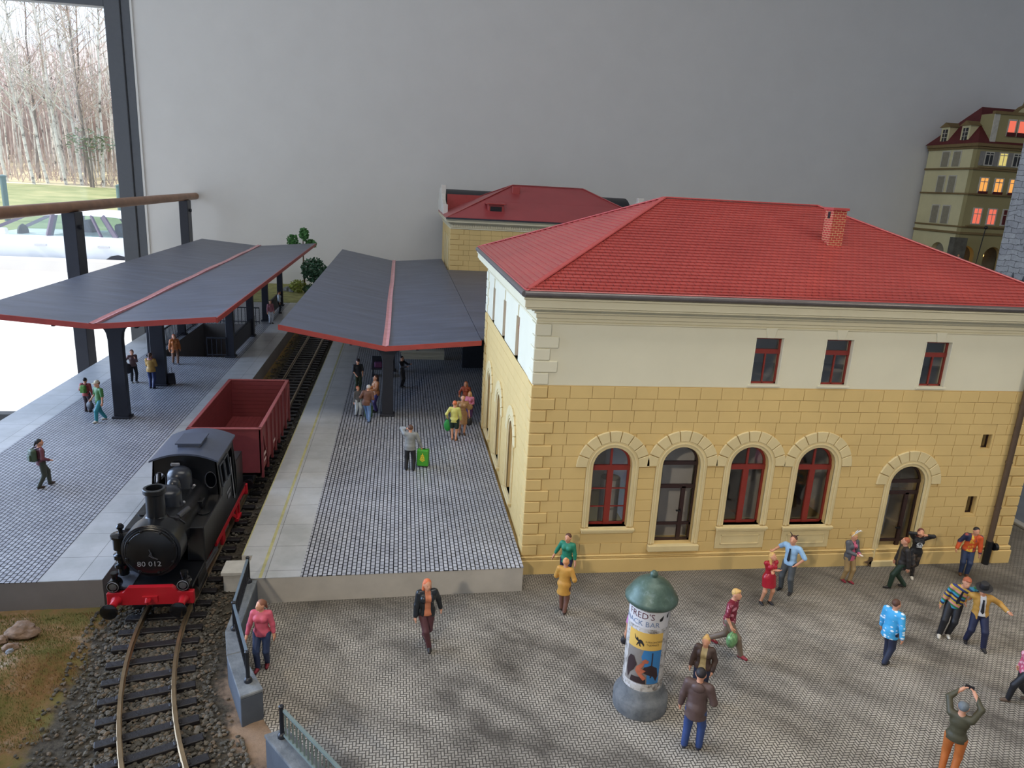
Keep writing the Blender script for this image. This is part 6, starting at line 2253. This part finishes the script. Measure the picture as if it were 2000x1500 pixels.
def backpack(label, info, colr, w=.19, d=.11, h=.25, strap=True):
    p = world_of(info, (info['up'](0, .075 + d / 2, .70)))
    t = thing('backpack', label, 'backpack', p, info['t'].rotation_euler.z)
    s = info['sc']
    m = M(); m.box(-w / 2 * s, w / 2 * s, -d / 2 * s, d / 2 * s, -h / 2 * s, h / 2 * s)
    m.build('main_pocket', colr, t, local=True, bevel=.045 * s, segs=3)
    m = M(); m.box(-w * .36 * s, w * .36 * s, d * .45 * s, d * .75 * s, -h * .42 * s, h * .1 * s); m.build('front_pocket', colr, t, local=True, bevel=.02 * s, segs=2)
    for sx in (-1, 1):
        m = M(); m.tube([Vector((sx * .055, -.03, .12)) * s, Vector((sx * .06, -.115, .135)) * s, Vector((sx * .068, -.185, .06)) * s, Vector((sx * .07, -.17, -.06)) * s, Vector((sx * .06, -.03, -.11)) * s], .012 * s, 6)
        m.build('strap', mat('bag_strap', S(36, 38, 36), .8), t, local=True, smooth=True)
    return t


def handbag(label, info, side, colr, w, d, h, name='bag', drop=.03, rz=0.0):
    a, e, wv = info['arms'][side]
    p = world_of(info, wv + (wv - e).normalized() * .05)
    t = thing(name, label, 'bag', (p.x, p.y, p.z), info['t'].rotation_euler.z + rz)
    m = M(); m.ball((0, 0, -drop - h / 2), (w / 2, d / 2, h / 2), 16, 10); m.build('bag_body', colr, t, local=True, smooth=True)
    m = M(); m.tube([(-w * .3, 0, -drop - h * .1), (-w * .15, 0, -.005), (0, 0, .01), (w * .15, 0, -.005), (w * .3, 0, -drop - h * .1)], .012, 6); m.build('bag_handle', colr, t, local=True, smooth=True)
    return t
# ------------------------------------------------------------------ the figures
JEAN = C_(46, 60, 92); DKJ = C_(34, 42, 66); BLKC = C_(28, 28, 32); NAVY = C_(30, 36, 66)
HB_ = mat('hair_brown', S(86, 54, 38), .6, var=.2, vscale=20); HD = mat('hair_dark', S(34, 28, 28), .6, var=.2, vscale=20)
HBL = mat('hair_blond', S(206, 164, 96), .6, var=.2, vscale=20); HG = mat('hair_ginger', S(168, 92, 60), .6, var=.2, vscale=20)
HGR = mat('hair_grey', S(104, 110, 112), .6, var=.2, vscale=20); HO = mat('hair_orange', S(206, 112, 72), .6, var=.2, vscale=20)
SHB = C_(34, 30, 30); SHR = C_(130, 32, 44); SHW = C_(206, 200, 186); SHBR = C_(92, 60, 38)
WALK = lambda st, b=.02: {'L': (.05, -st, 0), 'R': (-.05, st, b)}
WALKR = lambda st, b=.02: {'R': (-.05, -st, 0), 'L': (.05, st, b)}

k = NT('cloth_clouds'); k.set(.6); vo = k.n('ShaderNodeTexVoronoi'); vo.inputs['Scale'].default_value = 7.5; vo.inputs['Randomness'].default_value = .55
s_ = k.sep(); k.lk(k.comb(s_[0], s_[1], k.math('MULTIPLY', s_[2], 1.7)), vo.inputs['Vector'])
k.color(k.ramp(vo.outputs['Distance'], [(.26, S(226, 238, 244)), (.34, S(66, 166, 218))])); CLOUD = k.m
k = NT('cloth_rainbow_stripes'); k.set(.6)
s_ = k.sep(); q = k.math('FRACT', k.math('ADD', k.math('MULTIPLY', k.math('ADD', s_[2], k.math('MULTIPLY', s_[0], .45)), 2.6), .1))
k.color(k.ramp(q, [(0, S(206, 170, 60)), (.14, S(34, 44, 90)), (.28, S(62, 150, 190)), (.42, S(56, 120, 70)), (.56, S(214, 140, 132)), (.70, S(196, 164, 62)), (.84, S(40, 52, 110))], 'CONSTANT')); STRIPE = k.m


def pattern(name, a, b, sc_, t=.5):
    k = NT(name); k.set(.55); k.color(k.ramp(k.noise(sc_, 2, .5), [(t - .03, a), (t + .03, b)])); return k.m


FLOWER = pattern('cloth_maroon_print', S(120, 22, 46), S(196, 128, 140), 11, .6)
PINKP = pattern('cloth_pink_print', S(196, 84, 112), S(224, 170, 180), 14, .55)
CAMO = pattern('cloth_camouflage', S(34, 32, 32), S(84, 70, 58), 9, .55)
k = NT('cloth_blue_orange'); k.set(.6); s_ = k.sep()
q = k.math('ADD', s_[0], k.math('MULTIPLY', k.noise(5, 3), .12))
k.color(k.ramp(q, [(0.04, S(206, 84, 34)), (.10, S(226, 172, 60)), (.16, S(206, 84, 34))])); ORJ = k.m
PG = 'figures on the plaza'; RG = 'figures on the right platform'; LG = 'figures on the left platform'

person('woman in pink jumper and jeans standing by the grey parapet wall', (-6.5, -3.75, 0), -18, 1.70, True, {'L': (.05, .02, 0), 'R': (-.04, -.09, 0)}, {'R': (-.17, -.1, .50), 'L': (.165, -.01, .45)},
       head=(-45, 0), top=C_(200, 88, 106), sleeve=.86, hem=.49, bottom=JEAN, shoes=SHR, hair=mat('hair_chestnut', S(132, 84, 62), .6), style='pony', group=PG)
person('woman in open black leather jacket walking towards us before the platform end', (-2.83, -3.2, 0), 12, 1.80, True, {'L': (.0, .13, .03), 'R': (.02, -.12, 0)}, {'L': (.20, .06, .49), 'R': (-.16, -.05, .45)},
       head=(14, 5), top=C_(198, 122, 86), hem=.50, jacket=C_(32, 36, 40, .3), jhem=.47, bottom=C_(84, 48, 52), shoes=SHB, hair=HO, style='bob', group=PG)
person('person in green top walking along the yellow wall behind the mustard coat', (1.12, -.72, 0), -18, 1.62, True, {'L': (.04, -.1, 0), 'R': (-.05, .16, .03)}, {'R': (-.24, .0, .50), 'L': (.17, -.03, .46)},
       head=(-8, 5), top=C_(30, 124, 96), sleeve=.75, hem=.47, bottom=NAVY, shoes=C_(190, 200, 176), hair=HB_, style='short', group=PG)
person('woman in mustard coat seen from behind facing the green top', (.78, -2.0, 0), 168, 1.56, True, {'L': (.03, -.05, 0), 'R': (-.05, .06, 0)}, {'L': (.08, -.14, .64), 'R': (-.12, -.1, .62)},
       top=C_(190, 140, 62), jacket=C_(196, 144, 62), jhem=.36, jopen=False, bottom=C_(112, 76, 62), shoes=C_(58, 40, 32), hair=mat('hair_light_orange', S(216, 148, 96), .6), style='bun', group=PG)
def _scarf(i):
    part(i, 'collar', C_(226, 178, 150), lambda m, i: m.lathe([(.062, .0), (.075, .015), (.06, .04), (.045, .045)], tuple(i['up'](0, .0, .815)), 16))
i_ = person('person in lilac top half hidden behind the advertising column', (2.03, -4.25, 0), -5, 1.6, True, WALK(.08), top=C_(196, 120, 180), hem=.5, sleeve=.4, bottom=NAVY, shoes=NAVY, hair=HD, style='long', group=PG)
handbag('small black bag hanging beside the person behind the advertising column', i_, 'R', C_(38, 36, 40), .2, .1, .2)
i_ = person('blond man in maroon shirt striding right with a shopping bag', (4.50, -3.9, 0), 72, 1.80, False, {'L': (.03, .23, .035), 'R': (-.03, -.22, 0)}, {'R': (-.155, -.09, .46), 'L': (.15, .05, .47)},
            lean=(0, -.02), top=FLOWER, sleeve=.45, hem=.47, bottom=C_(110, 94, 78), shoes=SHR, hair=HBL, style='quiff', group=PG)
handbag('see-through green plastic shopping bag carried by the man in maroon', i_, 'R', mat('green_plastic_bag', S(104, 146, 96), .3, var=.5, vscale=14), .36, .26, .40, 'shopping_bag')
person('blond woman in short red dress with folded arms facing the man with tie', (6.52, -1.95, 0), 40, 1.56, True, {'L': (.09, .0, 0), 'R': (-.07, .03, 0)}, {'L': (-.05, -.12, .69), 'R': (.05, -.12, .71)}, head=(25, -10),
       top=C_(166, 26, 44, .3), sleeve=.6, hem=.5, bottom=C_(166, 26, 44, .3), kind='skirt', skirt_z=.36, skirt_r=.10, shoes=SHB, hair=HBL, style='long', group=PG)
def _horns(i):
    tie_part(C_(22, 24, 34))(i)
    [part(i, 'horn', C_(62, 40, 30), lambda m, i: m.tube([i['hp'](sx * .03, 0, .07), i['hp'](sx * .05, 0, .10), i['hp'](sx * .075, 0, .115)], [.012, .008, .003], 8)) for sx in (-1, 1)]
person('man in light blue shirt and black tie with hands on hips at the wall', (7.42, -1.38, 0), -20, 1.76, False, {'L': (.085, 0, 0), 'R': (-.085, .02, 0)}, {'L': (.135, -.05, .56), 'R': (-.26, -.06, .66)}, elbows={'L': (1, .4, 0), 'R': (-.6, .6, -.6)},
       top=C_(150, 188, 220), sleeve=.48, hem=.50, bottom=C_(76, 80, 82), shoes=SHB, hair=HB_, style='short', extra=_horns, group=PG)
def _bunny(i):
    part(i, 'bunny_ears', C_(226, 224, 220), lambda m, i: (m.tube([i['hp'](.02, .01, .07), i['hp'](.035, .01, .12), i['hp'](.06, .0, .15), i['hp'](.09, -.01, .14)], [.008, .014, .012, .004], 8), m.tube([i['hp'](-.02, .01, .07), i['hp'](-.025, .01, .13), i['hp'](-.02, .01, .18)], [.008, .014, .004], 8), m.tube([i['hp'](.058 * math.cos(a), .005, .012 + .066 * math.sin(a)) for a in [PI * q / 10 for q in range(11)]], .006, 6)))
    part(i, 'lanyard', C_(60, 26, 30), lambda m, i: m.tube([i['up'](-.035, -.05, .82), i['up'](-.015, -.085, .74), i['up'](.0, -.09, .68), i['up'](.015, -.085, .74), i['up'](.035, -.05, .82)], .005, 6))
i_ = person('person with white bunny ears, pink shirt and grey cardigan looking at a phone', (9.58, -.92, 0), 48, 1.58, True, {'L': (.04, -.05, 0), 'R': (-.05, .03, 0)}, {'L': (.035, -.17, .64), 'R': (-.035, -.17, .63)}, head=(5, 25),
       top=C_(204, 100, 130), hem=.46, jacket=C_(84, 86, 92), jhem=.46, bottom=C_(160, 134, 92), shoes=SHR, hair=HBL, style='pony', extra=_bunny, group=PG)
p_ = world_of(i_, (0, -.235, .655)); m = M(); m.obox(p_, (.07, .12, .012), Matrix.Rotation(i_['t'].rotation_euler.z, 3, 'Z'))
tag(m.build('phone', C_(226, 222, 214), bevel=.004), 'white phone held by the person with bunny ears', 'phone')
person('red haired man in dark jacket and bottle green trousers walking left past the door', (10.92, -1.38, 0), -68, 1.66, False, {'L': (.04, -.14, 0), 'R': (-.04, .13, .02)}, {'L': (.15, .06, .47), 'R': (-.15, -.05, .47)}, head=(-15, 0),
       top=C_(96, 82, 58), hem=.48, jacket=C_(42, 38, 36), jhem=.43, bottom=C_(30, 52, 38), shoes=SHB, hair=HG, style='short', group=PG)
def _print(i):
    def g(m, i):
        for cx_, cz_, r_ in ((-.0, .71, .045), (-.03, .70, .02), (.03, .70, .02)):
            m.tube([tuple(i['up'](cx_ + r_ * math.cos(a), -.094, cz_ + r_ * .8 * math.sin(a))) for a in [2 * PI * q / 14 for q in range(15)]], .006, 5)
        m.tube([tuple(i['up'](-.045, -.09, .655)), tuple(i['up'](.045, -.09, .655))], .008, 5)
    part(i, 'chest_print', C_(206, 208, 208), g)
person('long haired person in black hoodie with white print raising both hands at the doorway', (11.86, -.72, 0), 22, 1.60, True, {'L': (.02, .14, .03), 'R': (-.02, -.10, 0)}, {'L': (.06, -.12, .90), 'R': (-.05, -.12, .92)}, lean=(0, -.02), elbows={'L': (1, -.1, .2), 'R': (-1, -.1, .2)},
       top=C_(26, 26, 28), hem=.49, bottom=CAMO, shoes=SHW, hair=mat('hair_auburn', S(104, 50, 42), .6), style='long', extra=_print, group=PG)
person('dark haired man in blue and orange jacket leaning by the downpipe', (13.62, -.72, 0), 14, 1.62, False, {'L': (.05, -.04, 0), 'R': (-.045, -.02, 0)}, {'R': (-.20, -.06, .52), 'L': (.18, -.06, .47)}, lean=(.03, -.03), head=(20, 15),
       top=pattern('cloth_fire_print', S(206, 84, 34), S(228, 184, 66), 8), hem=.5, jacket=pattern('cloth_navy_orange', S(36, 40, 72), S(206, 84, 34), 2.2, .52), jhem=.5, bottom=JEAN, shoes=SHBR, hair=HD, style='short', group=PG)
person('man in sky blue jacket with white clouds seen from behind', (8.30, -4.62, 0), 152, 1.72, False, {'L': (.045, -.10, 0), 'R': (-.05, .08, .0)}, {'R': (-.19, .02, .47), 'L': (.17, -.05, .45)}, head=(-18, 0),
       top=CLOUD, hem=.44, jacket=CLOUD, jhem=.43, jopen=False, bottom=DKJ, shoes=SHB, hair=HB_, style='short', group=PG)
person('ginger man in rainbow striped jumper and black tie leaning on the man with hat', (10.74, -3.7, 0), 12, 1.82, False, {'L': (.0, -.02, 0), 'R': (-.11, -.08, 0)}, {'R': (-.17, -.03, .46), 'L': (.20, .06, .66)}, lean=(.05, -.05), head=(12, 18),
       top=STRIPE, hem=.48, bottom=BLKC, shoes=SHW, hair=HG, style='quiff', extra=tie_part(C_(22, 24, 34)), group=PG)
def _hat(i):
    tie_part(C_(22, 24, 34))(i)
    def g(m, i):
        m.lathe([(.105, .0), (.11, .01), (.062, .015), (.058, .085), (.05, .095), (.005, .097)], (0, 0, 0), 22)
        m.v = [tuple(i['hp'](v[0], v[1] + .005, v[2] + .04)) for v in m.v]
    part(i, 'hat', C_(30, 28, 30), g)
person('man in tan jacket, white shirt and black hat beside the striped jumper', (11.16, -4.1, 0), 20, 1.74, False, {'L': (.10, -.12, 0), 'R': (-.09, .03, 0)}, {'L': (.30, -.08, .66), 'R': (-.20, .08, .62)}, lean=(-.03, -.02), head=(-20, 20),
       top=C_(214, 212, 210), hem=.52, jacket=C_(190, 144, 66), jhem=.46, bottom=NAVY, shoes=SHB, hair=HB_, style='short', extra=_hat, group=PG)
person('blond woman with hair bun, brown jacket and beige top behind the hooded man', (3.13, -5.55, 0), -6, 1.56, True, {'L': (.05, 0, 0), 'R': (-.05, -.03, 0)}, {'L': (.14, -.06, .52), 'R': (-.17, -.02, .46)}, head=(0, 6),
       top=C_(178, 158, 112), hem=.52, jacket=C_(70, 52, 44), jhem=.50, bottom=DKJ, shoes=SHB, hair=HBL, style='bun', group=PG)
def _hood(i):
    part(i, 'hood', C_(84, 64, 58), lambda m, i: m.ball(tuple(i['up'](0, .055, .80)), (.075, .04, .055), 14, 10))
person('black haired man in brown hooded jacket and jeans seen from behind', (2.38, -7.0, 0), 172, 1.86, False, {'L': (.07, .02, 0), 'R': (-.075, -.03, 0)}, {'L': (.175, -.02, .46), 'R': (-.14, -.12, .56)}, head=(0, 8),
       top=C_(84, 64, 58), hem=.42, jacket=C_(84, 64, 58), jhem=.42, jopen=False, bottom=C_(44, 66, 116), shoes=C_(36, 40, 56), hair=HD, style='short', extra=_hood, group=PG)
i_ = person('grey haired person in olive jumper and orange trousers photographing with raised arms', (7.26, -8.12, 0), 176, 1.72, True, {'L': (.06, 0, 0), 'R': (-.05, .03, 0)}, {'L': (.07, -.13, 1.03), 'R': (-.07, -.13, 1.03)}, elbows={'L': (1, -.2, .1), 'R': (-1, -.2, .1)}, lean=(0, .02), head=(0, -10),
       top=C_(70, 66, 46), hem=.49, bottom=C_(186, 104, 46), shoes=SHB, hair=HGR, style='short', group=PG)
p_ = world_of(i_, (0, -.16, 1.085)); m = M(); m.obox(p_, (.16, .02, .08), Matrix.Rotation(i_['t'].rotation_euler.z, 3, 'Z'))
tag(m.build('phone', BLK, bevel=.006), 'black phone held up by the photographing person in orange trousers', 'phone')
person('person in pink patterned top and black trousers cut by the right edge', (10.55, -6.25, 0), -64, 1.66, True, {'L': (.04, -.15, 0), 'R': (-.04, .14, .02)}, top=PINKP, hem=.47, bottom=BLKC, shoes=C_(96, 78, 64), hair=HD, style='long', group=PG)

# right platform
person('man in grey blazer on the phone beside the green suitcase', (-3.14, 6.1, PZ), 176, 1.70, False, {'L': (.075, 0, 0), 'R': (-.075, .02, 0)}, {'R': (.21 * 1, 0, 0), 'L': (.0, 0, 0)} and {'L': (-.06 + .12, -.05, .90), 'R': (-.23, -.04, .50)}, elbows={'L': (1, -.1, -.6), 'R': (-.5, .8, 0)},
       top=C_(130, 132, 130), hem=.47, jacket=C_(132, 134, 132), jhem=.46, jopen=False, bottom=BLKC, shoes=SHB, hair=HB_, style='short', group=RG)
i_ = person('person in pale yellow shirt and dark shorts carrying a green bag, seen from behind', (-1.36, 9.24, PZ), 172, 1.66, True, {'L': (.04, -.02, 0), 'R': (-.05, .02, 0)}, {'L': (.17, -.02, .56), 'R': (-.15, -.05, .5)}, top=C_(206, 200, 110), sleeve=.9, hem=.47, bottom=C_(30, 50, 40), kind='shorts', shoes=C_(150, 100, 72), hair=HO, style='short', group=RG)
handbag('bright green bag hanging from the person in yellow', i_, 'L', C_(40, 140, 60), .3, .16, .5)
i_ = person('woman in tan dress with black bag facing the person in yellow', (-.98, 9.95, PZ), 6, 1.70, True, {}, {'L': (.16, -.03, .5), 'R': (-.1, -.14, .6)}, top=C_(164, 124, 84), sleeve=.5, hem=.5, bottom=C_(164, 124, 84), kind='skirt', skirt_z=.30, shoes=SHBR, hair=HB_, style='pony', group=RG)
handbag('black shoulder bag of the woman in the tan dress', i_, 'L', C_(34, 32, 36), .26, .14, .34)
person('person in rust orange jumper standing in the dark by the building corner', (-.62, 12.75, PZ), -10, 1.5, True, {}, {'R': (-.16, -.12, .6), 'L': (.15, -.02, .47)}, top=C_(164, 78, 50), hem=.44, bottom=C_(70, 44, 40), shoes=SHB, hair=HO, style='bob', group=RG)
i_ = person('woman in pink blouse and purple skirt holding a straw bag at the building corner', (-.55, 11.5, PZ), -12, 1.4, True, {'L': (.03, -.05, 0), 'R': (-.04, .04, 0)}, {'L': (.06, -.15, .60), 'R': (-.06, -.15, .60)}, top=C_(206, 122, 150), hem=.5, sleeve=.7, bottom=C_(86, 50, 110), kind='skirt', skirt_z=.22, shoes=SHBR, hair=HBL, style='bob', group=RG)
handbag('round straw bag held by the woman in the pink blouse', i_, 'L', C_(176, 134, 82), .3, .12, .26, drop=-.1)
person('railwayman in dark shirt, green trousers and peaked cap by the yellow line', (-5.53, 16.1, PZ), 20, 1.62, False, {}, {'L': (.1, -.13, .55), 'R': (-.1, -.13, .55)}, top=C_(34, 40, 50), sleeve=.5, hem=.5, bottom=C_(40, 56, 40), shoes=SHB, hair=HB_, style='short', extra=cap_part(C_(50, 34, 40)), group=RG)
person('child with orange hair, grey vest and white trousers beside the man in brown', (-5.32, 12.36, PZ), 30, 1.34, False, {'L': (.06, -.03, 0), 'R': (-.05, .04, 0)}, {}, top=C_(96, 96, 98), hem=.47, bottom=C_(196, 204, 208), shoes=SHB, hair=HO, style='short', group=RG)
person('bald man in brown jacket and light blue jeans walking away', (-4.92, 11.7, PZ), 165, 1.6, False, {'L': (-.02, -.06, 0), 'R': (-.1, .14, .0)}, {'L': (.1, -.12, .62), 'R': (-.1, -.12, .6)}, lean=(-.03, -.03), head=(0, 12), top=C_(112, 78, 62), hem=.47, jacket=C_(110, 74, 58), jhem=.46, jopen=False, bottom=C_(98, 128, 172), shoes=C_(60, 62, 78), hair=mat('hair_white', S(206, 196, 188), .6), style='short', group=RG)
i_ = person('dark haired woman in tan jacket and purple trousers left of the canopy column', (-4.56, 12.95, PZ), -70, 1.68, True, {'L': (.04, -.02, 0), 'R': (-.05, .03, 0)}, {'L': (.07, -.18, .62), 'R': (-.07, -.18, .62)}, top=C_(206, 170, 140), hem=.48, jacket=C_(192, 128, 84), jhem=.47, bottom=C_(64, 52, 110), shoes=SHB, hair=HB_, style='long', group=RG)
p_ = (-4.86, 12.25, PZ)
t = thing('travel_bag', 'green travel bag standing behind the man in brown', 'bag', p_, .3)
m = M(); m.box(-.17, .17, -.11, .11, 0, .5); m.build('bag_body', C_(62, 92, 56), t, local=True, bevel=.06, segs=3); m = M(); m.tube([(-.08, 0, .48), (-.05, 0, .58), (.05, 0, .58), (.08, 0, .48)], .014, 6); m.build('bag_handle', C_(40, 52, 40), t, local=True)
person('dark clothed person with outstretched arm behind the right canopy column', (-3.45, 17.0, PZ), 60, 1.6, False, {}, {'L': (.15, -.22, .74), 'R': (-.13, -.24, .72)}, top=C_(36, 38, 46), hem=.48, bottom=C_(30, 32, 40), shoes=SHB, hair=HD, style='short', group=RG)

# left platform
i_ = person('dark haired person with dark green backpack walking alone on the left platform', (-14.69, 4.86, PZ), 108, 1.62, False, {'L': (.03, -.12, 0), 'R': (-.05, .10, .0)}, {'L': (.12, -.05, .48), 'R': (-.12, -.1, .56)}, head=(-8, 5), top=C_(110, 58, 66), hem=.48, bottom=C_(58, 60, 46), shoes=C_(66, 52, 44), hair=HD, style='pony', group=LG)
backpack('dark green boxy backpack on the person walking alone', i_, C_(66, 82, 58))
i_ = person('person in red shirt with bright green backpack seen from behind', (-16.35, 12.67, PZ), 150, 1.46, False, {'L': (.06, 0, 0), 'R': (-.06, .02, 0)}, {'L': (.1, -.12, .6), 'R': (-.16, -.02, .5)}, top=C_(164, 66, 60), hem=.48, bottom=C_(74, 58, 60), shoes=SHB, hair=HD, style='short', group=LG)
backpack('bright green backpack on the person in red', i_, C_(92, 140, 56), .17, .1, .23)
i_ = person('man in green T-shirt, teal trousers and pale cap walking left with a black bag', (-15.41, 11.47, PZ), -60, 1.70, False, {'L': (.04, -.13, 0), 'R': (-.04, .14, .0)}, {'L': (.15, -.02, .46), 'R': (-.15, -.1, .52)}, head=(-15, 5), top=C_(58, 110, 50), sleeve=.45, hem=.46, bottom=C_(38, 122, 132), shoes=SHW, hair=HB_, style='short', extra=cap_part(C_(206, 190, 160)), group=LG)
handbag('round black bag carried by the man in teal trousers', i_, 'R', C_(26, 26, 34), .42, .2, .36, drop=.0)
person('person in mauve top and tan trousers half hidden behind the left canopy column', (-15.30, 13.2, PZ), 150, 1.6, True, {}, {}, top=C_(88, 62, 74), hem=.47, bottom=C_(172, 140, 96), shoes=SHBR, hair=HB_, style='short', group=LG)
i_ = person('slim woman in brown top and black leggings holding a dark coat', (-16.05, 17.26, PZ), 20, 1.6, True, {'L': (.07, 0, 0), 'R': (-.05, .02, 0)}, {'L': (.04, -.12, .76), 'R': (-.17, -.06, .58)}, top=C_(120, 94, 92), hem=.50, bottom=BLKC, shoes=SHB, hair=HB_, style='short', group=LG)
handbag('dark coat hanging over the arm of the slim woman in leggings', i_, 'R', C_(34, 34, 42), .3, .16, .5, 'coat', drop=-.12)
person('person in mustard jacket and blue trousers standing before the second column', (-14.95, 16.35, PZ), 158, 1.68, True, {'L': (.05, .0, 0), 'R': (-.05, .05, 0)}, {'L': (.05, -.12, .76), 'R': (-.05, -.13, .74)}, top=C_(172, 134, 70), jacket=C_(180, 138, 66), jhem=.47, jopen=False, bottom=C_(44, 54, 96), shoes=SHB, hair=HB_, style='pony', extra=lambda i: part(i, 'scarf', C_(190, 136, 130), lambda m, i: m.lathe([(.05, -.02), (.085, .0), (.08, .03), (.05, .05)], tuple(i['up'](0, .0, .82)), 16)), group=LG)
person('woman in long orange cardigan walking from the platform stairs', (-15.21, 20.96, PZ), 15, 1.6, True, WALK(.08, 0), {'L': (.15, -.06, .5), 'R': (-.15, .03, .48)}, top=C_(206, 128, 72), hem=.5, jacket=C_(196, 112, 54), jhem=.40, bottom=C_(140, 104, 84), shoes=C_(40, 36, 44), hair=HO, style='long', group=LG)
person('small person in white top far along the left platform', (-12.35, 36.6, PZ), 90, 1.66, True, {}, {}, top=C_(196, 206, 214), hem=.5, bottom=C_(40, 52, 60), shoes=SHB, hair=HD, style='short', group=LG)
person('small person in pink top and white trousers at the far railing', (-12.3, 32.6, PZ), 30, 1.62, True, {}, {}, top=C_(168, 108, 120), hem=.5, bottom=C_(190, 196, 206), shoes=SHB, hair=HD, style='short', group=LG)
person('tiny pale figure standing before the arcade of the town house', (47.6, 43.6, 5.2), 0, 1.5, True, {}, {}, top=C_(200, 204, 206), hem=.45, bottom=C_(170, 176, 184), shoes=SHB, hair=HBL, style='short')
